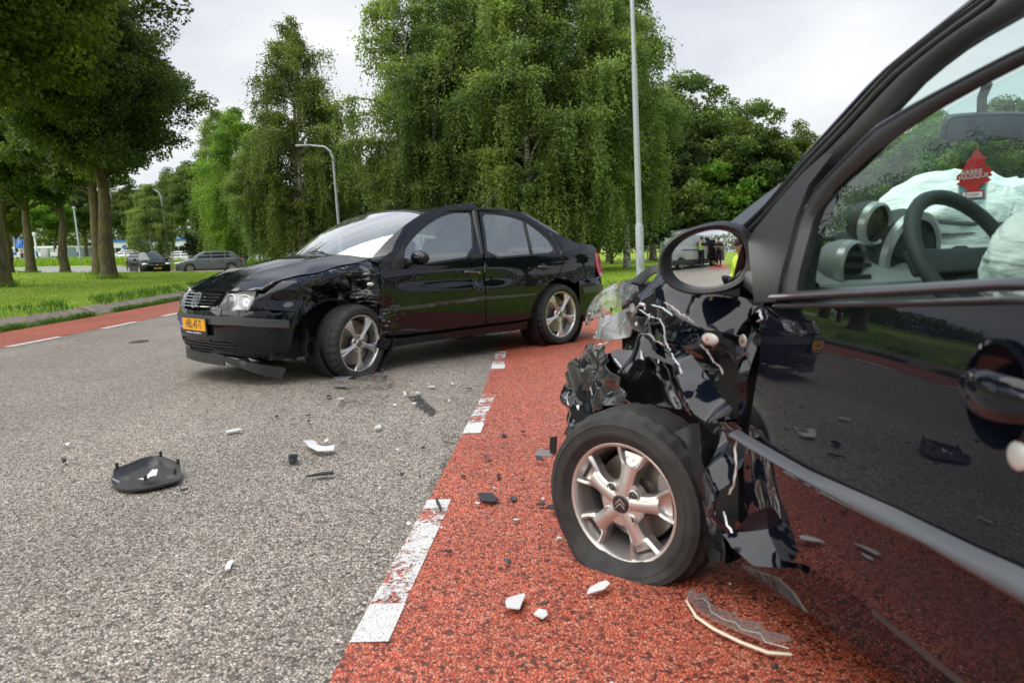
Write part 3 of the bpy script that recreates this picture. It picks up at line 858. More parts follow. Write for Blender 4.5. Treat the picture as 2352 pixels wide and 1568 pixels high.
for i, (x, Z, s, lf) in enumerate([(480, 68, 1.0, 'dark'), (560, 66, 1.05, 'dark'), (640, 64, 1.1, 'dark'), (720, 62, 1.0, 'dark'), (800, 60, 1.1, 'dark'), (880, 58, 1.1, 'dark'), (970, 54, 1.0, 'dark'), (1060, 54, 1.0, 'dark'), (1150, 52, 1.0, 'dark'),
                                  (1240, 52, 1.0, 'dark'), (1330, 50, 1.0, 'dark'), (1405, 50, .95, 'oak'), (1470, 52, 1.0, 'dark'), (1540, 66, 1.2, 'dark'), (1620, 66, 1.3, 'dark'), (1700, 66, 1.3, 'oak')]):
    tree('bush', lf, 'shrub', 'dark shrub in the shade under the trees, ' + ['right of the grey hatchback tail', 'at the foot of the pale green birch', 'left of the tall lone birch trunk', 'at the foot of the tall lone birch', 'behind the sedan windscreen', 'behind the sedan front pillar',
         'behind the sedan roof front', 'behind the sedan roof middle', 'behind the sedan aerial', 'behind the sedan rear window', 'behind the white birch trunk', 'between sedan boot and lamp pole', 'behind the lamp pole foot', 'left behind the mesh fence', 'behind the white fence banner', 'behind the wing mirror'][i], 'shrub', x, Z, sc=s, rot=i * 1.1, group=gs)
for i, (x, Z, s_, lf) in enumerate([(1560, 57, 1.7, 'oak'), (1650, 59, 1.9, 'bright'), (1740, 60, 1.8, 'oak'), (1850, 58, 1.6, 'maple')]):
    tree('bush', lf, 'tall_shrub', ['tall dark shrub behind the mesh fence, just right of the lamp pole', 'tall bright shrub behind the fence banners', 'tall dark shrub right of the fence, above the wing mirror', 'tall olive shrub under the windscreen pillar'][i], 'shrub', x, Z, sc=s_, rot=i * 2.1, group='tall shrubs behind the fence')
gf = 'far trees beyond the side road'
for i, (x, Z, s, lf) in enumerate([(-60, 98, 1.0, 'oak'), (40, 104, .95, 'maple'), (130, 100, .9, 'bright'), (200, 106, 1.0, 'oak'), (300, 96, .95, 'oak'), (400, 92, .95, 'olive'), (480, 96, 1.1, 'oak')]):
    tree('bl_a' if i % 2 else 'bl_b', lf, 'broad_tree', ['far tree beyond the left edge trunk', 'far olive tree above the red triangle sign', 'far bright green tree behind the thin mossy trunk', 'far dark tree left of the lichen-covered trunk', 'far dark tree above the blue round sign', 'far olive tree above the estate car roof', 'far dark tree above the white parked cars'][i],
         'tree', x, Z, sc=s, rot=i * 1.7, group=gf)
# the row behind and beside the photographer, seen only in glass, mirror and paint
for i, (p, s, k) in enumerate([((-17.5, 13), 1.2, 'bl_big'), ((-16.5, 4), 1.1, 'bl_b'), ((-17, -7), 1.15, 'bl_big'), ((27, 8), 1.0, 'bl_a'), ((25, -2), 1.05, 'bl_b'), ((38, -30), 1.0, 'bl_a'), ((30, -44), 1.0, 'bl_big'), ((9, -34), 1.0, 'bl_a'), ((3.5, -48), 1.0, 'bl_b'), ((31, 18), 1.0, 'bl_a')]):
    tree(k, 'oak', 'broad_tree', ['big oak on the left lawn abreast of the sedan, mirrored in the hatchback window', 'oak on the left lawn abreast of the hatchback bonnet, out of the photo', 'big oak on the left lawn behind the photographer', 'oak right of the road beyond the hatchback, mirrored in the sedan doors', 'oak right of the road abreast of the photographer', 'oak right of the road, behind and beyond the hatchback tail', 'big oak at the back right, mirrored in the sedan rear door', 'oak on the right verge behind the silver van', 'oak far back along the road, behind the van', 'oak farthest to the right, level with the sedan boot'][i], 'tree', 0, xy=p, sc=s, rot=i, group='roadside trees seen in reflections')
# far-off wood that closes the horizon
n = 60000
wx_ = RNG.uniform(-150, 130, n); base_h = np.array([9.5 + 4.5 * noise.noise(Vector((q * .06, 2, 0))) + 2.0 * noise.noise(Vector((q * .31, 5, 0))) for q in wx_])
wz_ = base_h * RNG.random(n) ** .8; wy_ = 150 + RNG.uniform(-4, 8, n) + 3 * np.sin(wx_ * .2)
fwm = leaf_cloud('far_wood', np.stack([wx_, wy_, wz_], 1), RNG.normal(size=(n, 3)), .85, .7, .45 + RNG.normal(0, .2, n))
fwo = mesh_obj('far_wood', fwm, ML['oak']); tag(fwo, kind='stuff')
n = 36000
a_ = RNG.uniform(radians(100), radians(440), n); rr_ = 95 + RNG.uniform(-4, 6, n); keep = (np.sin(a_) < .55)
a_, rr_ = a_[keep], rr_[keep]; n = len(a_)
hz_ = np.array([9 + 4 * noise.noise(Vector((q * 4, 7, 0))) for q in a_]) * RNG.random(n) ** .8
fwm = leaf_cloud('far_wood', np.stack([rr_ * np.cos(a_), rr_ * np.sin(a_), hz_], 1), RNG.normal(size=(n, 3)), .95, .7, .45 + RNG.normal(0, .2, n))
fwo = mesh_obj('far_wood', fwm, ML['oak']); tag(fwo, kind='stuff')
# ------------------------------------------------------------------ wheels
def wheel(parent, loc, ax_rot, Rt, wd, Rr, style, flat=0.0, camber=0.0, lod=1):
    """axle along +Y, outer face towards +Y. parent > wheel (rim barrel) > tyre, spokes, bolts, disc, cap"""
    M = Matrix.Translation(loc) @ Matrix.Rotation(ax_rot, 4, 'Z') @ Matrix.Rotation(camber, 4, 'X')
    y0 = wd / 2
    n = 48 if lod else 24
    b = MB()
    b.lathe([(Rr, y0 - .004), (Rr - .006, y0 - .001), (Rr - .014, y0 - .004), (Rr - .02, y0 - .016), (Rr - .026, y0 - .05), (Rr - .04, y0 - .10), (Rr - .03, -y0 + .01), (Rr, -y0)], n, axis='Y')
    w_ = b.build('wheel', M_alu, parent, True, 40); w_.matrix_local = M
    t = MB()
    prof = [(Rr - .012, y0 - .006), (Rr + .004, y0 + .004), (Rr + .20 * (Rt - Rr), y0 + .011), (Rr + .24 * (Rt - Rr), y0 + .0135), (Rr + .35 * (Rt - Rr), y0 + .014), (Rr + .37 * (Rt - Rr), y0 + .0125), (Rr + .58 * (Rt - Rr), y0 + .0115), (Rr + .60 * (Rt - Rr), y0 + .0135), (Rr + .82 * (Rt - Rr), y0 + .004), (Rt - .012, y0 - .012), (Rt - .003, y0 - .028)]
    for q in ((.62, .58, .56, .30, .28, .26, .04, .02, 0) if lod else (.4, .2, 0)):
        prof.append((Rt + .002 - (.010 if q in (.58, .28, .02) else 0), y0 * q))
    prof += [(r, -y) for r, y in prof[:-1][::-1]]
    nn = 96 if lod else 32
    t.lathe(prof, nn, axis='Y')
    # tread blocks: alternate sectors pressed in at the shoulder
    m = nn; V = [list(v) for v in t.v]
    if lod:
        for i, (r, y) in enumerate(prof):
            if r > Rt - .014 and abs(y) > y0 * .33:
                for k in range(m):
                    if k % 3 == 0:
                        v = V[i * m + k]; f = (r - .007) / r; v[0] *= f; v[2] *= f
    if flat:
        zg = -(Rt - flat)
        for v in V:
            if v[2] < zg + .10:
                d = max(0, zg + .06 - v[2])
                v[2] = zg + .016 * math.log(1 + math.exp((v[2] - zg) / .016))
                s_ = 1 if v[1] > 0 else -1
                v[1] += s_ * min(.035, d * .42) * (abs(v[1]) / y0)
    t.v = [tuple(v) for v in V]
    t.build('tyre', M_rubber, w_, True, 30)
    if style == 'five':
        for k in range(5):
            q = 2 * pi * k / 5 + .33
            s_ = MB(); rows = []
            for r, hw, yy in ((.035, .030, .0), (.06, .024, .004), (.09, .019, .006), (.13, .022, .010), (.17, .032, .012), (.20, .044, .011), (Rr - .014, .056, .006)):
                r_ = r
                rows.append([(r_, y0 - .034 + yy, -hw), (r_, y0 - .020 + yy, -hw * .86), (r_, y0 - .012 + yy, -hw * .30), (r_, y0 - .018 + yy, 0), (r_, y0 - .012 + yy, hw * .30), (r_, y0 - .020 + yy, hw * .86), (r_, y0 - .034 + yy, hw)])
            s_.grid(rows, Matrix.Rotation(q, 4, 'Y')); s_.build('spoke', M_alu, w_, True, 30)
            bt = MB().lathe([(0, y0 - .010), (.008, y0 - .010), (.008, y0 - .030)], 8, Matrix.Rotation(q + pi / 5, 4, 'Y') @ Matrix.Translation((.056, 0, 0)), 'Y'); bt.build('bolt', M_plastic, w_)
        hub = MB().lathe([(0, y0 - .008), (.028, y0 - .008), (.031, y0 - .012), (.031, y0 - .015), (.072, y0 - .017), (.076, y0 - .024), (.07, y0 - .05)], 30, axis='Y'); hub.build('hub', M_alu, w_, True, 30)
        MB().lathe([(0, y0 - .0055), (.024, y0 - .0055), (.027, y0 - .008)], 24, axis='Y').build('centre_cap', M_trim, w_)
        vw_badge(w_, Matrix.Translation((0, y0 - .005, 0)) @ Matrix.Rotation(pi, 4, 'Z') @ Matrix.Rotation(pi / 2, 4, 'X'), .022, M_alu2)
    elif style == 'pocket':
        for k in range(5):
            q = 2 * pi * k / 5 + 1.78
            s_ = MB(); RM = Matrix.Rotation(-q, 4, 'Y'); rows = []
            # arm that widens into a ring round an oval pocket
            for r, hw, yy in ((.03, .034, .010), (.055, .031, .011), (.08, .028, .009), (.100, .029, .006), (.118, .034, .004), (.128, .038, .003)):
                rows.append([(r, y0 - .046 + yy, -hw), (r, y0 - .018 + yy, -hw * .86), (r, y0 - .009 + yy, -hw * .45), (r, y0 - .006 + yy, 0), (r, y0 - .009 + yy, hw * .45), (r, y0 - .018 + yy, hw * .86), (r, y0 - .046 + yy, hw)])
            s_.grid(rows, RM)
            for sg in (-1, 1):
                rows = []
                for r, ci, co in ((.118, .0, .036), (.128, .017, .040), (.142, .027, .047), (.158, .033, .055), (.172, .036, .062), (Rr - .012, .036, .068)):
                    ci, co = sg * ci, sg * co; cm = (ci + co) / 2
                    rows.append([(r, y0 - .032, ci), (r, y0 - .012, ci * .85 + co * .15), (r, y0 - .008, cm), (r, y0 - .016, ci * .1 + co * .9), (r, y0 - .046, co)])
                s_.grid(rows, RM)
            rows = [[(r, y0 - .022 - d_, -o), (r, y0 - .027 - d_, -o * .4), (r, y0 - .027 - d_, o * .4), (r, y0 - .022 - d_, o)] for r, o, d_ in ((.120, .012, -.006), (.134, .024, .004), (.150, .032, .006), (.156, .034, .008))]
            s_.grid(rows, RM)
            rows = [[(r, y0 - .012 - d_, -o), (r, y0 - .010 - d_, 0), (r, y0 - .012 - d_, o)] for r, o, d_ in ((.166, .036, .018), (.174, .037, .004), (Rr - .012, .038, .0))]
            s_.grid(rows, RM)
            s_.build('spoke', M_alu, w_, True, 30)
        for k in range(4):
            q = 2 * pi * k / 4 + .62
            TB = Matrix.Rotation(q, 4, 'Y') @ Matrix.Translation((.055, .004, 0))
            MB().lathe([(.0195, y0 - .012), (.0185, y0 - .003), (.0160, y0 - .002), (.0135, y0 - .006), (.0135, y0 - .012)], 18, TB, 'Y').build('bolt_seat', M_alu, w_)
            MB().lathe([(0, y0 - .003), (.007, y0 - .003), (.0105, y0 - .005), (.0138, y0 - .0062), (.0138, y0 - .02)], 14, TB, 'Y').build('bolt', M_trim, w_)
        MB().lathe([(0, y0 + .002), (.033, y0 + .0015), (.036, y0 - .002), (.070, y0 - .004), (.075, y0 - .014), (.070, y0 - .045)], 32, axis='Y').build('hub', M_alu, w_, True, 30)
        MB().lathe([(0, y0 + .0055), (.026, y0 + .005), (.0285, y0 + .003), (.0285, y0 - .001)], 28, axis='Y').build('centre_cap', mat('cap_black', (.012, .012, .014), .3, 0, .5), w_)
        cv = MB(); TC = Matrix.Translation((0, y0 + .0062, 0)) @ Matrix.Rotation(pi, 4, 'Z') @ Matrix.Rotation(pi / 2, 4, 'X')
        for dy in (.004, -.010):
            cv.prism([(-.018, dy - .006), (0, dy + .012), (.018, dy - .006), (.018, dy - .0005 - .001), (.0, dy + .018 - .001), (-.018, dy - .0005 - .001)][::1], 0, .0012, TC @ Matrix.Scale(.92, 4))
        cv.build('emblem', M_alu, w_, False)
    elif style == 'swirl':
        for k in range(5):
            q = 2 * pi * k / 5
            s_ = MB(); rows = []
            for r, hw, sk in ((.03, .03, 0), (.10, .022, .02), (.16, .034, .05), (Rr - .01, .055, .075)):
                rows.append([(r, y0 - .03, sk - hw), (r, y0 - .012, sk - hw * .5), (r, y0 - .012, sk + hw * .5), (r, y0 - .03, sk + hw)])
            s_.grid(rows, Matrix.Rotation(q, 4, 'Y')); s_.build('spoke', M_alu, w_, True, 30)
    else:
        MB().lathe([(0, y0 - .02), (Rr * .5, y0 - .016), (Rr - .015, y0 - .012)], 20, axis='Y').build('hub_cap', M_alu2, w_)
    d = MB(); d.lathe([(.0, y0 - .078), (.065, y0 - .078), (.066, y0 - .088), (Rr - .055, y0 - .088), (Rr - .055, y0 - .11)], 32, axis='Y')
    d.build('brake_disc', M_steel, w_, True, 30)
    MB().lathe([(0, y0 - .13), (Rr - .03, y0 - .13)], 24, axis='Y').build('back_plate', M_dark, w_)
    if lod:
        c_ = MB().box((-.115, y0 - .09, .035), (.05, .06, .12), None, 0, .01); c_.build('brake_caliper', M_alu2, w_)
    return w_

def vw_badge(parent, M, r, m):
    b = MB()
    b.lathe([(r, 0), (r, .003), (r * .88, .003), (r * .88, 0)], 28, M)
    def stroke(p, q, wd=.13):
        p = Vector((*p, 0)) * r; q = Vector((*q, 0)) * r; d = (q - p).normalized(); n_ = Vector((-d.y, d.x, 0)) * wd * r * .5
        b.prism([tuple((p - n_)[:2]), tuple((q - n_)[:2]), tuple((q + n_)[:2]), tuple((p + n_)[:2])], 0, .0028, M)
    for s in (-1, 1):
        stroke((s * .36, .80), (0, .06)); stroke((s * .74, .50), (s * .36, -.76)); stroke((s * .36, -.76), (0, -.04))
    return b.build('emblem', m, parent, False)

def plate(parent, M, text, wd=.52, ht=.11, holder=None, name='number_plate'):
    """plate in the XY plane of M, facing +Z"""
    p = MB().box((0, 0, 0), (wd + .02, ht + (.05 if holder else .016), .012), M @ Matrix.Translation((0, -.018 if holder else 0, -.006)), 0, .003).build(name, M_plastic, parent)
    MB().box((0, 0, 0), (wd - .008, ht - .006, .002), M @ Matrix.Translation((0, 0, .0015))).build('plate_face', M_plate, p)
    MB().box((0, 0, 0), (wd * .085, ht - .006, .002), M @ Matrix.Translation((-wd * .455, 0, .0022))).build('country_band', M_blue, p)
    text_mesh('lettering', text, ht * .98, M_ink, p, M @ Matrix.Translation((wd * .045, 0, .0030)), .0006, sx=wd / .52 * .66, bold=.0012)
    text_mesh('country_letters', 'NL', ht * .24, M_white, p, M @ Matrix.Translation((-wd * .455, -ht * .25, .0036)), .0004)
    if holder:
        text_mesh('holder_lettering', holder, ht * .17, M_white, p, M @ Matrix.Translation((0, -ht * .5 - .020, .0008)), .0006, bold=.0006)
    return p
# ------------------------------------------------------------------ the wrecked sedan
PSI = radians(44.8)
BD = Vector((-cos(PSI), -sin(PSI), 0)); BL = Vector((sin(PSI), -cos(PSI), 0))
_rw = at(1283.3, 723.8, 8.33)
BO = Vector((_rw.x, _rw.y, 0)) + BD * 2.513 - BL * .80
BM = Matrix.Translation(BO) @ Matrix.Rotation(pi + PSI, 4, 'Z')
def to_px(p, M):
    q = CAMROT.inverted() @ ((M @ Vector(p)) - CAMP)
    return 1176 - FP * q.x / q.z, 784 + FP * q.y / q.z
def unproj(fn, px, a, b, M, it=14):
    """(a, b) on the surface fn whose image is the pixel px"""
    f = lambda a_, b_: to_px(np.asarray(fn(np.array([a_]), np.array([b_])))[0], M)
    for _ in range(it):
        x, y = f(a, b); ex, ey = px[0] - x, px[1] - y
        if abs(ex) + abs(ey) < .05: break
        e = 1e-3
        xa, ya = f(a + e, b); xb, yb = f(a, b + e)
        J = np.array([[(xa - x) / e, (xb - x) / e], [(ya - y) / e, (yb - y) / e]])
        try: d = np.linalg.solve(J, [ex, ey])
        except Exception: break
        n = max(abs(d[0]), abs(d[1]))
        if n > .25: d *= .25 / n
        a += d[0]; b += d[1]
    return float(a), float(b)
def outl(fn, pts, M, a, b):
    o = []
    for p in pts:
        a, b = unproj(fn, p, a, b, M); o.append((a, b))
    return o
def plane_hit(M, px, v):
    """local (u, w) where the pixel ray meets the plane y = v"""
    Mi = M.inverted(); c = Mi @ CAMP; d = Mi.to_3x3() @ ray(*px); t = (v - c.y) / d.y
    p = c + d * t; return p.x, p.z

P_bora = paint('black_paint_wet', (.004, .005, .009), droplets=1)
P_bora2 = paint('black_paint', (.004, .005, .008))
P_scr = paint('black_paint_scraped', (.004, .005, .008), scratch=.85, spots=((.10, .78, .80, .42), (-.27, .84, .44, .24), (-.05, .82, .62, .24)))
G_front = glass('windscreen_glass', (.86, .93, .91), 1.0, .10, .12, 1.9)
G_side = glass('side_glass', (.80, .91, .89), 1.0, .05, .10, 2.2)
G_lens = glass('clear_lens', (.93, .94, .94), 1.0)

car = thing('damaged_sedan', 'black four-door sedan with crumpled front wing and flat front tyre across the road', 'car')
car.matrix_world = BM

_vb = smooth_table([.10, .22, .35, .5, .62, .75, .86, .95, 1.10, 1.25, 1.40, 1.48], [.775, .805, .836, .853, .858, .852, .840, .822, .745, .668, .592, .55], .022)
def V_body(u, w_):
    u = np.asarray(u, float); w_ = np.asarray(w_, float)
    v = _vb(w_)
    v = v - .33 * (np.maximum(0, u - .35) / .6) ** 2.2 - .10 * (np.maximum(0, -2.6 - u) / .75) ** 2
    return v
def side_fn(s=1, off=0.0):
    return lambda U, W: np.stack([np.asarray(U, float), s * (V_body(U, W) + off), np.asarray(W, float)], 1)
SF = side_fn()
def bs(pts, a=-1, b=.7): return outl(SF, pts, BM, a, b)
def K1(*p): return [k1(*q) for q in p]
def K2(*p): return [k2(*q) for q in p]

fd_out = bs(K2((153, 545), (155, 700), (155, 900), (160, 1195), (350, 1180), (600, 1150), (800, 1125), (1040, 1093), (1040, 900), (1034, 760), (1022, 540), (996, 300), (968, 90), (945, 69), (860, 70), (700, 95), (620, 130), (540, 190), (400, 330), (250, 475)))
fd_win = bs(chaikin(K2((345, 610), (345, 470), (395, 392), (490, 290), (600, 205), (700, 155), (800, 128), (925, 116), (945, 200), (958, 530), (700, 568), (560, 588)), 1))
fd_gls = bs(chaikin(K2((358, 590), (358, 478), (402, 402), (495, 303), (605, 218), (700, 170), (800, 142), (912, 131), (928, 200), (942, 516), (700, 553), (560, 572)), 1))
sail = bs(K2((237, 600), (255, 545), (345, 428), (352, 470), (352, 612), (300, 622), (245, 626)))
rd_out = bs(K2((1036, 545), (1042, 700), (1045, 900), (1048, 1092), (1250, 1072), (1412, 1048), (1440, 945), (1490, 845), (1560, 765), (1640, 705), (1690, 610), (1702, 540), (1680, 440), (1640, 370), (1560, 285), (1470, 225), (1380, 180), (1310, 138), (1150, 105), (985, 112), (1010, 300)))
rd_win = bs(chaikin(K2((1000, 138), (1160, 150), (1290, 175), (1400, 215), (1520, 298), (1610, 385), (1662, 490), (1640, 500), (1440, 515), (1052, 548), (1030, 300)), 1))
rd_gls = bs(chaikin(K2((1014, 153), (1160, 163), (1285, 188), (1392, 228), (1508, 308), (1595, 392), (1642, 484), (1440, 500), (1066, 531), (1045, 300)), 1))
qp_out = bs(K2((1706, 545), (1696, 610), (1648, 706), (1740, 716), (1800, 750), (1840, 715), (1985, 688), (1978, 560), (1968, 440), (1945, 424), (1800, 402), (1700, 352), (1550, 277), (1400, 195), (1320, 140), (1390, 183), (1475, 228), (1565, 288), (1645, 372), (1686, 440)))
rk_out = bs(K2((150, 1225), (400, 1205), (800, 1152), (1100, 1112), (1300, 1088), (1406, 1068), (1398, 1132), (1290, 1150), (1000, 1182), (600, 1238), (300, 1284), (190, 1304), (130, 1296)))

def ridge(u, w_, f=5.0, seed=0):
    return np.array([1 - 2 * abs(noise.noise(Vector((a * f, b * f, seed)))) for a, b in zip(u, w_)])
def fnoise(u, w_, f=3.0, seed=0):
    return np.array([noise.noise(Vector((a * f, b * f, seed))) for a, b in zip(u, w_)])
def dent_front(u, w_):
    d = .004 * fnoise(u, w_, 2.2, 4) * np.exp(-((w_ - .7) / .3) ** 2)
    d += -.016 * np.exp(-((w_ - .735) / .045) ** 2) * np.exp(-((u + 1.05) / .45) ** 2)
    d += .010 * np.exp(-((w_ - .66) / .06) ** 2) * np.exp(-((u + 1.0) / .5) ** 2)
    d += -.028 * np.exp(-((w_ - .71) / .06) ** 2 - ((u + 1.37) / .05) ** 2)
    k = np.exp(-((u + .22) / .16) ** 2 - ((w_ - .46) / .17) ** 2)
    d += k * (-.055 + .040 * ridge(u, w_, 9, 2))
    d *= sstep(1.0, .90, w_)
    return d
def dent_rear(u, w_):
    return (-.012 * np.exp(-((w_ - .735) / .05) ** 2) * np.exp(-((u + 1.55) / .2) ** 2) + .003 * fnoise(u, w_, 2, 9)) * sstep(1.0, .9, w_)

for s in (1, -1):
    mir = (lambda pl: pl) if s > 0 else (lambda pl: pl)
    sg = -1 if s > 0 else 1
    fs = side_fn(s); fg = side_fn(s, -.014); fr_ = side_fn(s, -.006)
    fd = panel('front_door', fd_out, fs, P_scr if s > 0 else P_bora2, car, [fd_win], .033, .02, sg, dent_front if s > 0 else None)
    if s > 0: tag(fd, 'dented driver door with a scraped front lower corner')
    panel('window_seal', fd_win, fr_, M_plastic, fd, [fd_gls], .05, .01, sg)
    panel('window_glass', fd_gls, fg, G_side, fd, (), .08, 0, sg)
    panel('mirror_base', sail, side_fn(s, .006), M_plastic, fd, (), .05, .01, sg)
    rd = panel('rear_door', rd_out, fs, P_bora2, car, [rd_win], .035, .02, sg, dent_rear if s > 0 else None)
    panel('window_seal', rd_win, fr_, M_plastic, rd, [rd_gls], .05, .01, sg)
    panel('window_glass', rd_gls, fg, G_side, rd, (), .08, 0, sg)
    bar = bs(K2((1364, 208), (1384, 214), (1450, 502), (1430, 504)))
    panel('window_bar', bar, side_fn(s, -.004), M_plastic, rd, (), .05, .008, sg)
    panel('quarter_panel', qp_out, fs, P_bora2, car, (), .035, .015, sg)
    panel('sill', rk_out, side_fn(s, -.01), P_scr if s > 0 else P_bora2, car, (), .04, .03, sg, (lambda u, w_: .018 * ridge(u, w_, 8, 7) * np.exp(-((u + .25) / .18) ** 2)) if s > 0 else None)
    # rubbing strips
    for nm, dr, pts in (('rubbing_strip', fd, ((162, 968), (400, 940), (700, 900), (1038, 853), (1038, 884), (700, 930), (400, 968), (166, 985))), ('rubbing_strip', rd, ((1044, 860), (1250, 846), (1468, 829), (1466, 848), (1250, 868), (1046, 886)))):
        panel(nm, bs(K2(*pts)), side_fn(s, .013), M_trim, dr, (), .05, .016, sg, dent_front if (s > 0 and dr is fd) else None)
    # door handles: dark recess and a bar
    for dr, cx, cy in ((fd, 920, 656), (rd, 1532, 612)):
        cu, cw = bs([k2(cx, cy)])[0]
        ring = [(cu + .048 * cos(q), cw + .040 * sin(q)) for q in np.linspace(0, 2 * pi, 20)[:-1]]
        panel('handle_recess', ring, side_fn(s, .0025), M_plastic, dr, (), .03, .002, sg)
        h = MB(); vv = float(V_body(cu, cw))
        h.tube([(cu + .085, s * (vv + .004), cw + .006), (cu + .07, s * (vv + .028), cw + .006), (cu - .06, s * (vv + .030), cw - .004), (cu - .088, s * (vv + .006), cw - .006)], [.012, .014, .014, .012], 8)
        ho = h.build('door_handle', M_trim, dr)
        if dr is fd: MB().lathe([(0, .003), (.009, .003), (.009, 0)], 12, Matrix.Translation((cu - .078, s * (vv + .030), cw - .004)) @ Matrix.Rotation(-s * pi / 2, 4, 'X')).build('lock', M_chrome, dr)
    # mirror
    mu, mw = bs([k2(440, 545)])[0]; vv = float(V_body(mu, mw))
    m = bmesh.new(); bmesh.ops.create_icosphere(m, subdivisions=3, radius=1)
    for v in m.verts:
        x, y, z = v.co
        x = max(x, -.55)
        f = .80 + .20 * (1 - abs(x)); v.co = Vector((mu + .03 + x * .065, s * (vv + .115 + y * .108 * (1 if y * 1 > 0 else 1)), mw + .012 + z * .064 * (1 - .18 * max(0, y))))
    me = bpy.data.meshes.new('wing_mirror'); m.to_mesh(me); m.free(); me.polygons.foreach_set('use_smooth', [True] * len(me.polygons)); me.set_sharp_from_angle(angle=radians(40))
    wm = mesh_obj('wing_mirror', me, P_bora2, car)
    MB().tube([(mu + .05, s * (vv - .02), mw - .025), (mu + .04, s * (vv + .05), mw - .02)], [.03, .022], 8).build('mirror_arm', M_plastic, wm)
    MB().ell((mu - .008, s * (vv + .115), mw + .012), (.004, .085, .048)).build('mirror_glass', M_chrome, wm)

# front wings
_we_px = [(830, 803), (900, 771), (1000, 722), (1130, 691), (1300, 663), (1500, 602), (1710, 562)]
_we = sorted(plane_hit(BM, k1(*p), .712) for p in _we_px)
we_u = np.array([p[0] for p in _we]); we_w = np.array([p[1] for p in _we])
def w_edge(u): return np.interp(u, we_u, we_w)
def fender_fn(s=1, off=0.0):
    def f(U, W):
        U = np.asarray(U, float); W = np.asarray(W, float)
        d = np.maximum(0, w_edge(U) - W)
        v = V_body(U, W) - .115 * np.exp(-d / .034) * sstep(.98, .70, U)
        return np.stack([U, s * (v + off), W], 1)
    return f
FF = fender_fn()
fe_out = outl(FF, K1((836, 812), (900, 779), (1000, 731), (1130, 699), (1300, 671), (1500, 611), (1710, 572), (1846, 556), (1846, 700), (1846, 900), (1838, 1180), (1818, 1085), (1760, 985), (1690, 918), (1600, 890), (1480, 894), (1350, 924), (1280, 962), (1210, 1010), (1100, 985), (900, 972), (742, 975), (768, 905)), BM, .5, .7)
_rq = random.Random(5); FOLDS = [(cos(a), sin(a), _rq.uniform(-.15, .5), _rq.uniform(.6, .85), _rq.choice((-1, 1)) * _rq.uniform(.6, 1.25)) for a in [_rq.uniform(0, pi) for _ in range(9)]]
def crumple(u, w_):
    m = np.exp(-((u - .12) / .32) ** 4) * sstep(.0, .09, w_edge(u) - w_)
    d = m * (-.055 + .055 * ridge(u, w_, 5.5, 1) + .030 * ridge(u * 1.3 + w_, w_ * 1.5 - u * .5, 9, 5))
    d += -.05 * np.exp(-((u - .62) / .10) ** 2 - ((w_ - .66) / .06) ** 2)
    d += .012 * ridge(u, w_, 14, 8) * m
    for ca, sa, cu, cw_, q in FOLDS:
        x = ca * (u - cu) + sa * (w_ - cw_); d += m * q * np.sqrt(x * x + 1.5e-5) * np.exp(-(x / .10) ** 2 * .5)
    d += -.075 * np.exp(-((u + .14) / .10) ** 2) * sstep(.70, .5, w_)
    return d
fw = panel('front_wing', fe_out, FF, P_scr, car, (), .018, .008, -1, crumple, True)
tag(fw, 'crumpled and scraped left front wing')
panel('front_wing', fe_out, fender_fn(-1), P_bora2, car, (), .035, .012, 1)
# bent inner edge of the wheel arch
ar = outl(FF, K1((1212, 1016), (1290, 966), (1360, 928), (1480, 898), (1600, 895), (1690, 922), (1760, 990), (1815, 1085), (1836, 1190)), BM, .3, .6)
for s in (1, -1):
    A_ = np.asarray(FF([p[0] for p in ar], [p[1] for p in ar])); A_[:, 1] -= .012 if s > 0 else 0; A_[:, 1] *= s
    B_ = A_.copy(); B_[:, 1] -= s * .16; B_[:, 2] += .02
    if s > 0: A_[:, 1] += np.asarray(crumple(A_[:, 0], A_[:, 2])) * .7
    ruled('arch_lip', A_, B_, M_plastic, car, 24, 0)
# side repeater
ru, rw_ = outl(FF, [k1(1765, 755)], BM, -.1, .75)[0]
for s in (1, -1):
    MB().ell((0, 0, 0), (.034, .012, .016), 16, 8, Matrix.Translation((ru, s * (float(V_body(ru, rw_)) - .004), rw_))).build('side_repeater', mat('repeater_lens', (.75, .74, .72), .12, 0, .8), car)

# bonnet
_bv = [-.71, -.6, -.5, -.4, -.22, 0, .22, .40, .50, .60, .71]; _bu = [.70, .745, .785, .828, .875, .905, .895, .868, .835, .80, .75]
_uc = [-.20, -.08, .2, .48, .63, .80, .905, .96]; _wc = [1.0, 1.003, .972, .917, .876, .806, .735, .69]
w_cen = smooth_table(_uc, _wc, .05)
def bonnet(U, Vv):
    U = np.asarray(U, float); Vv = np.asarray(Vv, float); q = np.clip(np.abs(Vv) / .712, 0, 1.05)
    uf = np.interp(Vv, _bv, _bu); tt = np.maximum(uf - U, -.02)
    we = np.where(tt > 0, np.interp(np.minimum(.755 - tt, .755), we_u, we_w), .745); c = w_cen(np.where(U > 0, .905 - tt, U) * sstep(-.1, .35, U) + U * (1 - sstep(-.1, .35, U)))
    we = we * sstep(-.05, .4, U) + w_edge(U) * (1 - sstep(-.05, .4, U))
    z = c + (we - c) * q ** 2.4
    z = z + .010 * np.exp(-((np.abs(Vv) - (.30 + .16 * np.clip((.9 - U), 0, 1.1))) / .035) ** 2) * sstep(.9, .6, U)
    return np.stack([U, Vv, z], 1)
bo = [(.755, .703), (.80, .60), (.835, .50), (.868, .40), (.895, .22), (.905, 0)]
bo = [(u, v) for u, v in bo[::-1]]
left = bo + [(u, .708) for u in (.6, .3, 0, -.195)] + [(-.13, .45), (-.085, .2), (-.07, 0)]
rgt = [(u, v) for v, u in zip(_bv[:5], _bu[:5])]
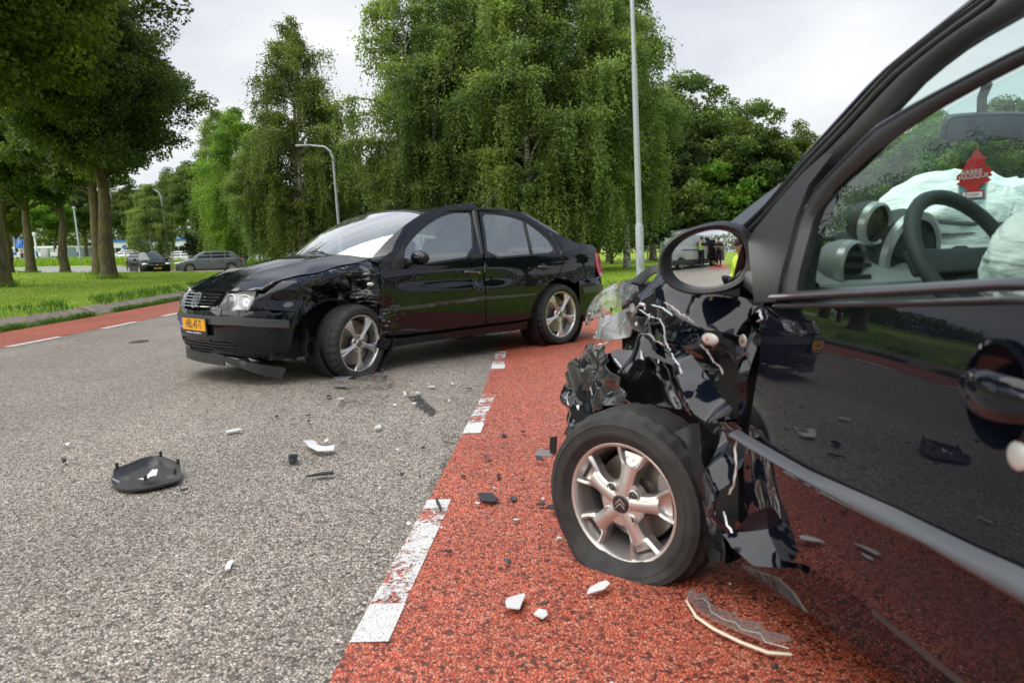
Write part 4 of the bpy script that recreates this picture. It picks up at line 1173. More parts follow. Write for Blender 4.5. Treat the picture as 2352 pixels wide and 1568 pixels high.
bon = panel('bonnet', left + [(u, -v) for u, v in left[len(bo):][::-1][1:]] + rgt, bonnet, P_bora, car, (), .04, .02, 1, lambda u, v: .012 * ridge(u, v, 3.2, 3) * np.exp(-((v - .62) / .14) ** 2) * sstep(-.1, .2, u) * sstep(.85, .6, u))
# windscreen
def wsc(S, T):
    S = np.asarray(S, float); T = np.asarray(T, float); k = 1 - S * S
    u0 = -.235 + .15 * k; w0 = .935 + .055 * k; v0 = .715 * S
    u1 = -.905 - .085 * k; w1 = 1.345 + .055 * k; v1 = .605 * S
    b = np.sin(T * pi) * .028
    return np.stack([u0 + (u1 - u0) * T + b * .6, v0 + (v1 - v0) * T, w0 + (w1 - w0) * T + b], 1)
full = [(-1, 0), (1, 0), (1, 1), (-1, 1)]
panel('windscreen', full, wsc, G_front, car, (), .1, 0, 1)
for a0, a1, b0, b1 in ((-1, 1, -.03, .035), (-1, 1, .975, 1.0)):
    panel('windscreen_border', [(a0, b0), (a1, b0), (a1, b1), (a0, b1)], lambda S, T: wsc(S, T) + np.array([.002, 0, .004]), M_plastic, car, (), .1, .004, 1)
for s in (1, -1):
    A_ = [tuple(p) for p in wsc(np.full(9, s * 1.0), np.linspace(0, 1, 9))]
    f_pts = K2((153, 545), (250, 475), (400, 330), (540, 190), (620, 130), (700, 95))
    ff = bs(f_pts); Bc = [(a, s * float(V_body(a, b)) , b) for a, b in ff]
    ruled('front_pillar', A_, Bc, P_bora2, car, 24, .012, (0, s * 1.0, .3))
    # wing corner between bonnet, windscreen foot and door
    C_ = [tuple(p) for p in fender_fn(s)(np.array([-.10, -.18, -.25]), np.array([.905, .925, .942]))]; D_ = [(-.12, s * .70, .935), (-.19, s * .70, .945), (-.27, s * .70, .960)]
    ruled('wing_corner', C_, D_, P_bora2, car, 10, .012)
cow = MB(); rows = []
for q in np.linspace(-1, 1, 17):
    k = 1 - q * q
    rows.append([(-.20 + .135 * k, .70 * q, .925 + .06 * k), (-.225 + .14 * k, .71 * q, .915 + .06 * k), (-.25 + .15 * k, .715 * q, .925 + .055 * k)])
cow.grid(rows); cow.build('cowl_panel', M_plastic, car)
def on_ws(s_, t_, h=.012):
    p = wsc(np.array([s_]), np.array([t_]))[0]; return (p[0] + h * .5, p[1], p[2] + h)
for a, b in (((.55, -.03), (-.02, .05)), ((-.15, -.03), (-.72, .06))):
    wp = MB(); pts = [on_ws(a[0] + (b[0] - a[0]) * q, a[1] + (b[1] - a[1]) * q, .014 + .012 * sin(q * pi)) for q in np.linspace(0, 1, 8)]
    wp.tube(pts, .007, 6); wp.tube([on_ws(a[0], a[1] - .02, .02), on_ws(a[0] + (b[0] - a[0]) * .5, a[1] + .05, .03)], .006, 6); wp.build('wiper', M_plastic, car)
# parking sticker and inspection label behind the glass
for (s_, t_, w1, h1, m_) in ((.80, .085, .05, .035, mat('sticker_white', (.75, .78, .76), .5)), (.835, .135, .045, .022, mat('sticker_green', (.12, .45, .36), .5))):
    panel('window_sticker', [(s_ - w1, t_ - h1), (s_ + w1, t_ - h1), (s_ + w1, t_ + h1), (s_ - w1, t_ + h1)], lambda S, T: wsc(S, T) - np.array([.004, 0, .006]), m_, car, (), .1, 0, 1)

# roof, rear window, boot
rfc = smooth_table([-.85, -.98, -1.3, -1.7, -2.1, -2.45, -2.6], [1.385, 1.405, 1.438, 1.452, 1.436, 1.385, 1.35], .06)
def roof_fn(U, Vv):
    U = np.asarray(U, float); Vv = np.asarray(Vv, float)
    return np.stack([U, Vv, rfc(U) - .052 * (np.abs(Vv) / .6) ** 2.2], 1)
rl_ = [(-.99, 0), (-.975, .25), (-.945, .45), (-.905, .60), (-1.2, .612), (-1.6, .615), (-2.0, .605), (-2.36, .58), (-2.42, .35), (-2.45, 0)]
panel('roof', rl_ + [(u, -v) for u, v in rl_[::-1][1:-1]], roof_fn, P_bora, car, (), .06, .015, -1 if False else 1)
def rgl(S, T):
    S = np.asarray(S, float); T = np.asarray(T, float); k = 1 - S * S
    u0 = -2.92 - .08 * k; w0 = 1.045 + .02 * k; u1 = -2.365 - .09 * k; w1 = 1.338 + .045 * k
    b = np.sin(T * pi) * .02
    return np.stack([u0 + (u1 - u0) * T - b * .5, (.63 - .06 * T) * S, w0 + (w1 - w0) * T + b], 1)
panel('rear_window', full, rgl, G_side, car, (), .1, 0, -1)
for s in (1, -1):
    A_ = [tuple(p) for p in rgl(np.full(9, s * 1.0), np.linspace(1, 0, 9))]
    qq = bs(K2((1320, 140), (1400, 195), (1550, 277), (1700, 352), (1800, 402))); Bc = [(a, s * float(V_body(a, b)), b) for a, b in qq]
    ruled('rear_pillar', A_, Bc, P_bora2, car, 20, .01, (0, s, .5))
def boot_fn(U, Vv):
    U = np.asarray(U, float); Vv = np.asarray(Vv, float)
    t = np.clip((-2.90 - U) / .45, 0, 1)
    return np.stack([U, Vv, 1.063 - .03 * t - .055 * np.maximum(0, t - .75) ** 1.5 - .035 * (np.abs(Vv) / .72) ** 3], 1)
bl_ = [(-2.99, 0), (-2.97, .3), (-2.91, .64), (-2.89, .735), (-3.05, .735), (-3.2, .715), (-3.29, .62), (-3.335, .35), (-3.345, 0)]
panel('boot_lid', bl_ + [(u, -v) for u, v in bl_[::-1][1:-1]], boot_fn, P_bora, car, (), .06, .02, -1 if False else 1)

# bumper surfaces, swept round a plan curve
class Plan:
    def __init__(s, half):
        pts = chaikin(half, 3, False); P = np.array(pts); P = np.concatenate([P[::-1][:-1] * np.array([1, -1]), P])
        d = np.r_[0, np.cumsum(np.linalg.norm(np.diff(P, axis=0), axis=1))]; s.L = d[-1] / 2; s.d = d - s.L; s.P = P
        s.fx = smooth_table(s.d, P[:, 0], .02); s.fy = smooth_table(s.d, P[:, 1], .02)
    def pos(s, q): return s.fx(q), s.fy(q)
    def nrm(s, q, sign):
        e = 5e-3; x0, y0 = s.pos(q - e); x1, y1 = s.pos(q + e); tx, ty = x1 - x0, y1 - y0; l = np.hypot(tx, ty) + 1e-9
        return sign * ty / l, -sign * tx / l
    def fn(s, off, sign=1, extra=0.0):
        def f(S, W):
            S = np.asarray(S, float); W = np.asarray(W, float); x, y = s.pos(S); nx, ny = s.nrm(S, sign); o = off(W) + extra
            return np.stack([x + nx * o, y + ny * o, W], 1)
        return f
PF = Plan([(.985, 0), (.968, .30), (.91, .50), (.835, .62), (.725, .725), (.60, .80), (.45, .845), (.30, .862)])
offF = smooth_table([.0, .16, .20, .26, .34, .42, .50, .56, .60, .64, .70, .76, .82], [-.12, -.10, -.07, -.03, -.006, 0, 0, -.002, -.012, -.030, -.068, -.112, -.16], .012)
NF = PF.fn(offF)
bump_end = outl(NF, K1((1200, 1018), (1120, 1120), (1090, 1290), (1050, 1345)), BM, .95, .45)
bt_ = outl(NF, K1((1150, 992), (900, 978), (735, 985), (600, 985), (480, 975)), BM, .9, .58)
low = outl(NF, K1((900, 1370), (640, 1385), (430, 1340)), BM, .6, .22)
Lh = [(0, .578)] + bt_[::-1] + bump_end + low + [(0, .20)]
holes_l = [outl(NF, K1((398, 1218), (640, 1258), (636, 1332), (420, 1300)), BM, .4, .3)]
hc = [(-.24, .24), (.21, .24), (.24, .34), (-.24, .34)]
mirr = lambda pl: [(-a, b) for a, b in pl[::-1]]
bc_ = panel('front_bumper', Lh + [(-a, b) for a, b in Lh[::-1][1:-1]], NF, P_bora2, car, [holes_l[0], mirr(holes_l[0]), hc], .04, .02, 1, lambda s_, w_: -.02 * np.exp(-((s_ - .92) / .06) ** 2) * (.5 + ridge(s_, w_, 7, 2)))
tag(bc_, 'scraped front bumper with its lower lip torn loose')
for h in (holes_l[0], mirr(holes_l[0]), hc):
    A_ = np.array(h); (a0, b0), (a1, b1) = A_.min(0), A_.max(0)
    g = panel('lower_grille', [(a0 - .02, b0 - .02), (a1 + .02, b0 - .02), (a1 + .02, b1 + .02), (a0 - .02, b1 + .02)], PF.fn(offF, 1, -.06), M_dark, car, (), .08, 0, 1)
    nb = 4
    for k in range(nb):
        wv = b0 + (b1 - b0) * (k + .6) / nb
        ss = np.linspace(a0, a1, 10); rows = []
        for dw, dn in ((-.008, -.03), (-.008, -.012), (.004, -.006), (.008, -.03)):
            rows.append([tuple(p) for p in PF.fn(offF, 1, dn)(ss, np.full(10, wv + dw))])
        MB().grid(rows).build('grille_slat', M_trim, g, True, 40)
# protective strip
se = outl(NF, K1((1072, 1058), (1068, 1126)), BM, .9, .5)
w_hi = lambda s_: np.interp(np.abs(s_), [0, .55, se[0][0]], [.545, .545, se[0][1]]); w_lo = lambda s_: np.interp(np.abs(s_), [0, .55, se[1][0]], [.478, .478, se[1][1]])
ss = np.linspace(-se[0][0], se[0][0], 41)
st = [(float(a), float(w_hi(a))) for a in ss] + [(float(a), float(w_lo(a))) for a in ss[::-1]]
panel('bumper_strip', st, PF.fn(offF, 1, .014), M_trim, car, (), .05, .018, 1)
# torn lower lip
lipf = lambda S, W: PF.fn(lambda w_: -.035 + 0 * w_)(S, W)
lp = outl(lipf, K1((405, 1322), (520, 1366), (640, 1396), (760, 1421), (900, 1446), (1046, 1466), (1030, 1522), (1000, 1553), (880, 1536), (760, 1500), (620, 1450), (500, 1400), (412, 1352)), BM, .3, .18)
lpp = panel('bumper_lip', lp, lipf, M_plastic, car, (), .04, .012, 1, lambda s_, w_: .012 * fnoise(s_, w_, 6, 3))
tag(lpp, 'black plastic lip hanging down to the road under the bumper')
panel('bumper_lip', [(-.95, .160), (.34, .150), (.34, .235), (-.95, .245)], lipf, M_plastic, car, (), .06, .012, 1)
# radiator grille
gr_out = outl(NF, K1((243, 806), (330, 820), (462, 852), (385, 968), (280, 945), (178, 915)), BM, .0, .65)
gw = max(p[0] for p in gr_out); 
gp = [(-.345, .722), (.345, .722), (.30, .665), (.235, .592), (-.235, .592), (-.30, .665)]
rg = panel('radiator_grille', gp, PF.fn(offF, 1, -.03), M_dark, car, (), .06, 0, 1)
for k in range(5):
    wv = .612 + .0245 * k; hw = np.interp(wv, [.592, .665, .722], [.228, .292, .336])
    s_ = np.linspace(-hw, hw, 13); rows = []
    for dw, dn in ((-.006, -.02), (-.0055, .0), (.003, .004), (.006, -.02)): rows.append([tuple(p) for p in PF.fn(offF, 1, dn)(s_, np.full(13, wv + dw))])
    MB().grid(rows).build('grille_slat', M_plastic, rg, True, 40)
    rows = [[tuple(p) for p in PF.fn(offF, 1, .0052)(s_, np.full(13, wv + dw))] for dw in (-.001, .0032)]
    MB().grid(rows).build('chrome_edge', M_chrome, rg, False)
pc = PF.fn(offF, 1, .004)(np.array([.0]), np.array([.662]))[0]
vw_badge(rg, Matrix.Translation(Vector(pc) + Vector((.016, 0, 0))) @ Matrix(((0, -.45, .89, 0), (1, 0, 0, 0), (0, .89, .45, 0), (0, 0, 0, 1))), .068, M_chrome)
# body-coloured nose pieces between grille and lamps
for s in (1, -1):
    ns = [(.345, .726), (.425, .722), (.455, .66), (.45, .592), (.24, .592), (.305, .665)]
    ns = ns if s > 0 else mirr(ns)
    panel('grille_surround', ns, NF, P_bora2, car, (), .04, .02, 1)
# headlamps
hl = outl(NF, K1((560, 836), (690, 830), (800, 832), (770, 905), (722, 984), (600, 985), (478, 970), (515, 900)), BM, .6, .65)
M_refl = mat('lamp_reflector', (.80, .81, .83), .30, 1.0)
M_house = mat('lamp_housing', (.86, .86, .87), .3, 0)
G_lamp = glass('lamp_glass', (.95, .96, .96), 1.0, .30, .07, 1.2)  # heavy haze in the lens colour makes the lamp look brightly lit
for s in (1, -1):
    o_ = hl if s > 0 else mirr(hl)
    inn = [(a, b) for a, b in o_]
    h = panel('headlight', inn, PF.fn(offF, 1, -.045), M_house, car, (), .03, -.045, 1)
    cA = np.array(o_).mean(0)
    for da, db, r in ((-.075 * s, .005, .048), (.07 * s, -.004, .052)):
        p = Vector(PF.fn(offF, 1, -.040)(np.array([cA[0] + da]), np.array([cA[1] + db]))[0])
        nx, ny = PF.nrm(np.array([cA[0] + da]), 1); Mz = Matrix.Translation(p) @ Vector((float(nx[0]), float(ny[0]), .25)).to_track_quat('Z', 'Y').to_matrix().to_4x4()
        MB().lathe([(.010, .004), (r * .55, .006), (r * .9, .022), (r, .034), (r * .94, .036)], 20, Mz).build('reflector', M_refl, h)
        MB().ell((0, 0, .018), (.009, .009, .014), 8, 6, Mz).build('bulb', G_lens, h)
    panel('lamp_lens', o_, PF.fn(offF, 1, .002), G_lamp, h, (), .05, .006, 1)
# number plate
pp = Vector((1.003, -.0, .470)); MP = Matrix.Translation(pp) @ Matrix.Rotation(radians(2), 4, 'Y') @ Matrix(((0, 0, 1, 0), (1, 0, 0, 0), (0, 1, 0, 0), (0, 0, 0, 1))) @ Matrix.Scale(.90, 4)
plate(car, MP, 'HBL-47-T', holder='KFZ-Werkstatt  •  Lathen  05933-49 43')

# tail
PR = Plan([(-3.50, 0), (-3.485, .38), (-3.44, .60), (-3.34, .735), (-3.18, .805), (-2.98, .842), (-2.80, .85)])
offR = smooth_table([.15, .22, .30, .42, .60, .68, .72, .85, 1.0, 1.04], [-.10, -.05, -.01, 0, 0, -.012, -.035, -.055, -.095, -.13], .012)
RF = PR.fn(offR, -1)
panel('rear_bumper', [(-PR.L, .24), (PR.L, .24), (PR.L, .665), (PR.L - .1, .685), (-PR.L + .1, .685), (-PR.L, .665)], RF, P_bora2, car, (), .05, .02, -1)
panel('bumper_strip', [(-PR.L + .05, .52), (PR.L - .05, .52), (PR.L - .05, .585), (-PR.L + .05, .585)], PR.fn(offR, -1, .012), M_trim, car, (), .06, .016, -1)
panel('tail_panel', [(-.72, .69), (.72, .69), (.72, 1.01), (-.72, 1.01)], RF, P_bora2, car, (), .06, .02, -1)
for s in (1, -1):
    tl = [(.50, .715), (.96, .695), (.975, .80), (.95, .93), (.88, .945), (.50, .93)]
    panel('tail_light', tl if s > 0 else mirr(tl), PR.fn(offR, -1, .046), M_red, car, (), .05, .012, -1)
# hidden structure: floor, bays, bulkheads
b = MB()
b.box((-1.25, 0, .26), (3.9, 1.40, .13)); b.box((.36, 0, .48), (.8, .96, .38)); b.box((-.42, 0, .58), (.12, 1.5, .62)); b.box((-2.95, 0, .62), (.70, 1.12, .60)); b.box((-2.50, 0, .60), (.12, 1.40, .62))
b.box((-1.3, 0, .33), (2.0, 1.52, .06))
b.build('floor_pan', M_dark, car, False)
for x0 in (.0, -2.513):
    for s in (1, -1):
        MB().lathe([(.368, -.13), (.372, .13), (.37, .14)], 24, Matrix.Translation((x0, s * .69, .31)) @ Matrix.Rotation(-pi / 2, 4, 'X'), 'Z', 0, pi).build('wheel_arch_liner', M_plastic, car, False)
# inner wing debris in the front arch
li = MB(); 
li.grid([[(.44 + .02 * sin(k * 2), .80 - .05 * j, .20 + .075 * k) for j in range(4)] for k in range(5)]); li.build('torn_arch_liner', M_plastic, car)
# cabin
seat = MB
def car_seat(x, y, m=M_seat):
    s_ = MB().box((x, y, .52), (.50, .50, .16), None, 0, .05).build('seat', m, car)
    MB().box((0, 0, 0), (.13, .48, .62), Matrix.Translation((x - .30, y, .82)) @ Matrix.Rotation(radians(-14), 4, 'Y'), 0, .05).build('backrest', m, s_)
    h = MB(); rows = []
    Mh = Matrix.Translation((x - .405, y, 1.20)) @ Matrix.Rotation(radians(-10), 4, 'Y')
    outer = chaikin([(-.135, -.09), (.135, -.09), (.135, .02), (.10, .095), (-.10, .095), (-.135, .02)], 2)
    inner = chaikin([(-.045, -.035), (.045, -.035), (.04, .035), (-.04, .035)], 2)
    n = 24
    def res_(pl):
        pl = pl + [pl[0]]; P = np.array(pl); d = np.r_[0, np.cumsum(np.linalg.norm(np.diff(P, axis=0), axis=1))]; t = np.linspace(0, d[-1], n + 1)[:-1]
        return np.stack([np.interp(t, d, P[:, 0]), np.interp(t, d, P[:, 1])], 1)
    o_, i_ = res_(outer), res_(inner)
    # line up the two rings by angle
    sh = min(range(n), key=lambda k: np.abs(np.roll(i_, k, 0) / .04 - o_ / .12).sum()); i_ = np.roll(i_, sh, 0)
    for xx, f in ((-.04, .86), (-.015, 1), (.02, 1), (.04, .86)): rows.append([(xx, q[0] * f, q[1] * f) for q in o_])
    for xx, f in ((.03, 1.25), (.0, 1), (-.03, 1.25)): rows.append([(xx, q[0] * f, q[1] * f) for q in i_])
    rows.append(rows[0]); h.grid(rows, Mh, True); h.build('headrest', m, s_, True, 60)
    MB().tube([(x - .375, y - .06, 1.06), (x - .385, y - .06, 1.14)], .007, 6).tube([(x - .375, y + .06, 1.06), (x - .385, y + .06, 1.14)], .007, 6).build('headrest_post', M_chrome, s_)
car_seat(-.98, .36); car_seat(-.98, -.36); car_seat(-1.95, .38); car_seat(-1.95, -.38)
MB().box((-2.62, 0, .99), (.62, 1.2, .05), None, 0, .02).build('parcel_shelf', M_seat, car)
d_ = MB(); d_.grid([[(-.34 + .0 * k, y, .93), (-.52, y, .965), (-.66, y, .94), (-.72, y, .86), (-.70, y, .60)] for k, y in enumerate(np.linspace(-.70, .70, 9))]); d_.build('dashboard', M_seat, car)
sw = MB(); Ms = Matrix.Translation((-.72, .36, .86)) @ Matrix.Rotation(radians(65), 4, 'Y')
sw.tube([(.185 * cos(q), .185 * sin(q), 0) for q in np.linspace(0, 2 * pi, 33)], .014, 6, False, Ms); sw.box((0, 0, -.01), (.34, .05, .02), Ms); sw.box((0, 0, -.01), (.10, .12, .04), Ms, 0, .01)
sw.build('steering_wheel', M_plastic, car)
MB().box((-.86, .0, 1.30), (.02, .22, .06), None, 0, .008).build('rear_view_mirror', M_plastic, car)
for s in (1, -1):
    MB().tube([(-1.44, s * .79, .95), (-1.49, s * .70, 1.15), (-1.54, s * .60, 1.37)], .035, 8).build('centre_pillar', M_plastic, car)
    MB().tube([(-1.44, s * .74, .60), (-1.50, s * .66, 1.18)], [.02, .018], 6).build('seat_belt', M_seat, car)
# aerial
MB().tube([(-2.20, .0, 1.43), (-2.24, .0, 1.47), (-2.30, 0, 1.52)], [.016, .011, .007], 8).tube([(-2.30, 0, 1.52), (-2.62, 0, 1.80)], [.004, .0025], 6).build('aerial', M_plastic, car)
# wheels
wf = wheel(car, (0.0, .735, .268), radians(13), .318, .205, .2415, 'five', .050, radians(-3))
tag(wf, 'flat front wheel, turned out')
wheel(car, (-2.513, .728, .318), 0, .318, .215, .2415, 'five')
for x0 in (0.0, -2.513):
    q = wheel(car, (x0, -.728, .318), pi, .318, .215, .2415, 'five', 0, 0, 0)
# ------------------------------------------------------------------ the wrecked hatchback in the foreground
PHI = radians(15); STEER = radians(34)
CD = Vector((-sin(PHI), cos(PHI), 0)); CL = Vector((-cos(PHI), -sin(PHI), 0))
_hub = at(1427, 1157, 2.42)
CO = Vector((_hub.x, _hub.y, 0)) - CL * .87
CM = Matrix.Translation(CO) @ Matrix.Rotation(pi / 2 + PHI, 4, 'Z')
P_c1 = paint('black_paint_hatchback', (.0045, .0055, .010), dirt_and_haze=.25)
P_c1b = paint('black_paint_torn', (.004, .006, .012), dirt_and_haze=.3)
G_c1 = glass('green_tinted_glass', (.76, .93, .88), 1.0, .0, .05, .85)
G_c1w = glass('green_windscreen', (.88, .98, .95), 1.0, .0, .045, .8)
M_torn = mat('torn_primer_edge', (.55, .57, .60), .35)
M_gloss = mat('gloss_black_plastic', (.012, .013, .015), .16, 0, .6)
M_dash = mat('dashboard_grey', (.34, .36, .35), .7)
M_dash2 = mat('dashboard_dark', (.05, .055, .058), .6)
M_silver = mat('silver_plastic', (.55, .56, .54), .35, .5)
M_bag = mat('airbag_cloth', (.88, .89, .87), .9); _t = NT(M_bag); _t.bump(_t.noise(_t.coord('Object', (1, 1, 2.2)), 9, 5, .6, 1.2), .8, .035)

hat = thing('damaged_hatchback', 'black small hatchback in the right foreground with its left front corner torn open', 'car')
hat.matrix_world = CM
CMI = CM.inverted()
def c6(x, y): return ((2300 + x / 3.0947) / 1.7415, (1080 + y / 3.0947) / 1.7415)
def c4(x, y): return ((2200 + x / 1.7418) / 1.7415, (1500 + y / 1.7418) / 1.7415)
def ph(px, v):
    u, w_ = plane_hit(CM, px, v); return Vector((u, v, w_))
_vc = smooth_table([.10, .20, .32, .48, .62, .76, .88, .94, 1.15, 1.40, 1.50], [.72, .755, .785, .80, .802, .795, .780, .765, .695, .60, .55], .025)
def V_c(u, w_):
    u = np.asarray(u, float)
    return _vc(w_) - .30 * (np.maximum(0, u - .1) / .62) ** 2.2 - .12 * (np.maximum(0, -2.2 - u) / .5) ** 2
def cside(s=1, off=0.0):
    return lambda U, W: np.stack([np.asarray(U, float), s * (V_c(U, W) + off), np.asarray(W, float)], 1)
CS = cside()
# door surface: hinged at the front, standing slightly open
HG = np.array([-.42, .80]); TH = radians(-9.5)
_vd = smooth_table([.15, .24, .34, .48, .60, .74, .86, .92, .95, 1.15, 1.40], [-.10, -.06, -.028, -.004, 0, -.003, -.011, -.019, -.028, -.100, -.195], .02)
def door_fn(off=0.0):
    def f(S, W):
        S = np.asarray(S, float); W = np.asarray(W, float)
        o = _vd(W) + off - .010 * (np.clip(S + .6, -1, 1) / .6) ** 2
        return np.stack([HG[0] + S * cos(TH) - o * sin(TH), HG[1] + S * sin(TH) + o * cos(TH), W], 1)
    return f
DF = door_fn()
def ds(pts, a=-.6, b=.7): return outl(DF, pts, CM, a, b)
skin = ds([(1738, 700), (1748, 770), (1742, 850), (1726, 930), (1708, 1000), (1700, 1080), (1706, 1160), (1730, 1232), (1790, 1285), (1850, 1296), (1930, 1340), (2000, 1395), (2110, 1480), (2210, 1560)])
skin = [skin[0]] + skin[1:] + [(-1.18, .335), (-1.20, .5), (-1.20, .93)] + ds([(2352, 690), (2100, 697), (1800, 708)], -1, .9)
hdl_c = ds([(2292, 910)], -1, .8)[0]
dring = lambda c, a, b, n=24: [(c[0] + a * cos(q), c[1] + b * sin(q)) for q in np.linspace(0, 2 * pi, n + 1)[:-1]]
def door_dent(s_, w_):
    return -.014 * np.exp(-((s_ + .22) / .08) ** 2 - ((w_ - .42) / .16) ** 2) * (.4 + ridge(s_, w_, 7, 3)) + .0012 * fnoise(s_, w_, 3, 5)
door = panel('front_door', skin, DF, P_c1, hat, [dring(hdl_c, .058, .066)], .03, .02, -1, door_dent)
tag(door, 'driver door standing ajar with grey rubbing strip and black window frame')
# window opening, frame and glass
g_top = ds([(1808, 655), (1818, 610), (1832, 555), (1850, 497), (1885, 452), (1960, 392), (2060, 312), (2133, 262), (2221, 211), (2308, 166), (2352, 143)], -.6, 1.0)
g_top += [(-1.10, g_top[-1][1] + .004), (-1.16, 1.10), (-1.17, .955)]
g_bot = ds([(2352, 640), (2100, 655), (1806, 676)], -.9, .93)
glass_o = g_top + g_bot
panel('window_glass', glass_o, door_fn(-.018), G_c1, door, (), .08, 0, -1)
f_out = ds([(1790, 690), (1800, 600), (1822, 510), (1858, 436), (1948, 340), (2010, 276), (2089, 231), (2162, 193), (2235, 155), (2308, 117), (2352, 95)], -.6, 1.0)
f_out += [(-1.16, f_out[-1][1] + .01), (-1.24, 1.12), (-1.25, .95)]
f_in = ds([(1808, 676), (1822, 600), (1850, 497), (1905, 428), (1986, 352), (2060, 300), (2133, 252), (2221, 203), (2308, 158), (2352, 136)], -.6, 1.0) + [(-1.10, g_top[-4][1] + .01), (-1.15, 1.09), (-1.17, .95)]
def mid(a, b, t): return [(p[0] * (1 - t) + q[0] * t, p[1] * (1 - t) + q[1] * t) for p, q in zip(a, b)]
def resample(pl, n):
    P = np.array(pl); d = np.r_[0, np.cumsum(np.linalg.norm(np.diff(P, axis=0), axis=1))]; t = np.linspace(0, d[-1], n)
    return [(float(x), float(y)) for x, y in zip(np.interp(t, d, P[:, 0]), np.interp(t, d, P[:, 1]))]
fo, fi = resample(f_out, 60), resample(f_in, 60)
def strip(name, A, B, fa, fb, m, parent, bulge):
    a = np.asarray(fa([p[0] for p in A], [p[1] for p in A])); b = np.asarray(fb([p[0] for p in B], [p[1] for p in B]))
    rows = []
    nrm = np.array([-sin(TH), cos(TH), 0])
    for q in np.linspace(0, 1, 7): rows.append([tuple(p) for p in a * (1 - q) + b * q + nrm * bulge * sin(q * pi)])
    return MB().grid(rows).build(name, m, parent, True, 60)
strip('window_frame', fo, mid(fo, fi, .48), door_fn(-.022), door_fn(.0), P_c1, door, .012)
strip('window_seal', mid(fo, fi, .48), mid(fo, fi, 1.03), door_fn(.0), door_fn(-.018), M_plastic, door, .006)
strip('frame_return', fo, fo, door_fn(-.022), door_fn(-.075), M_plastic, door, 0)
# belt mouldings
for a, b, nm, m_ in (([(1782, 672), (2060, 654), (2352, 634)], [(1780, 692), (2060, 682), (2352, 667)], 'belt_moulding', M_plastic), ([(1790, 696), (2100, 689), (2352, 679)], [(1792, 708), (2100, 704), (2352, 697)], 'belt_seal', M_plastic)):
    A_ = ds(a, -.8, .93); B_ = ds(b, -.8, .91)
    A_ = resample(A_ + [(-1.22, A_[-1][1])], 20); B_ = resample(B_ + [(-1.22, B_[-1][1])], 20)
    strip(nm, A_, B_, door_fn(.002), door_fn(.002), mat('satin_black', (.03, .028, .032), .28, 0, .3), door, .014)
# rubbing strip
A_ = ds([(1698, 985), (1863, 1079), (2060, 1165), (2258, 1260), (2352, 1301)], -.5, .55); B_ = ds([(1702, 1011), (1896, 1122), (2028, 1204), (2160, 1263), (2352, 1383)], -.5, .5)
A_ = resample(A_ + [(-1.19, A_[-1][1])], 30); B_ = resample(B_ + [(-1.19, B_[-1][1])], 30)
strip('rubbing_strip', A_, B_, door_fn(.004), door_fn(.004), mat('satin_grey_trim', (.070, .074, .085), .38), door, .024)
# handle and lock
cup = MB(); c3 = np.array(door_fn(0)([hdl_c[0]], [hdl_c[1]])[0]); nx = Vector((-sin(TH), cos(TH), 0)); tx = Vector((cos(TH), sin(TH), 0))
Mh = Matrix((( tx.x, 0, nx.x, c3[0]), (tx.y, 0, nx.y, c3[1]), (0, 1, 0, c3[2]), (0, 0, 0, 1)))
rows = []
for f, z in ((1.10, .001), (1.0, .004), (.96, .0), (.82, -.022), (.45, -.036), (.05, -.040)): rows.append([(.058 * f * cos(q), .066 * f * sin(q), z) for q in np.linspace(0, 2 * pi, 33)[:-1]])
cup.grid(rows, Mh, True); cup.build('handle_recess', P_c1, door, True, 60)
hb = MB(); rows = []
for x in np.linspace(-.085, .062, 12):
    t_ = (x + .085) / .147; hh = .022 + .008 * sin(t_ * pi); zz = .020 * sin(min(1, t_ * 1.05 + .02) * pi) ** .6
    rows.append([(x, hh * cos(q) + .004, zz + .010 * sin(q)) for q in np.linspace(0, 2 * pi, 13)[:-1]])
hb.grid(rows, Mh, True); hb.build('door_handle', P_c1, door, True, 60)
lk = ds([(2338, 1047)], -1, .7)[0]; c3 = np.asarray(door_fn(.0)([lk[0]], [lk[1]]))[0]
Ml = Matrix(((tx.x, 0, nx.x, c3[0]), (tx.y, 0, nx.y, c3[1]), (0, 1, 0, c3[2]), (0, 0, 0, 1)))
MB().lathe([(0, .0035), (.012, .004), (.0175, .001), (.0185, -.002)], 24, Ml).build('lock', M_silver, door)
# door inside
MB().grid([[tuple(p) for p in door_fn(-.085)(np.linspace(-1.18, -.12, 8), np.full(8, w_))] for w_ in (.28, .5, .7, .90)]).build('door_lining', M_dash2, door)
# mirror foot on the door
sail_o = ds([(1742, 694), (1738, 640), (1728, 548), (1790, 470), (1850, 402), (1905, 352), (1925, 352), (1868, 425), (1838, 500), (1818, 580), (1800, 650), (1794, 692)], -.4, .95)
panel('mirror_sail', sail_o, door_fn(.010), M_plastic, door, (), .03, .03, -1)

# ---- wing mirror
mc = at(1620, 597, 1.87); mcl = CMI @ mc
dv = (mc - CAMP).normalized()
MIR_R = Vector((-.13, -1, -.045)).normalized()              # where the middle of the glass looks
mn = (MIR_R - dv).normalized()
mx_a = Vector((0, 0, 1)).cross(mn).normalized(); my_a = mn.cross(mx_a)
Mrot = Matrix.Rotation(radians(9), 4, 'Z')
Mm = CMI @ Matrix(((mx_a.x, my_a.x, mn.x, mc.x), (mx_a.y, my_a.y, mn.y, mc.y), (mx_a.z, my_a.z, mn.z, mc.z), (0, 0, 0, 1))) @ Mrot
def egg(rx, ry, n=40):
    o = []
    for q in np.linspace(0, 2 * pi, n + 1)[:-1]:
        c, s_ = cos(q), sin(q); e = .88
        o.append((rx * math.copysign(abs(c) ** e, c), ry * math.copysign(abs(s_) ** e, s_) * (1 + .10 * c)))
    return o
GX, GY_ = .0900, .0655
hs_ = MB(); rows = []
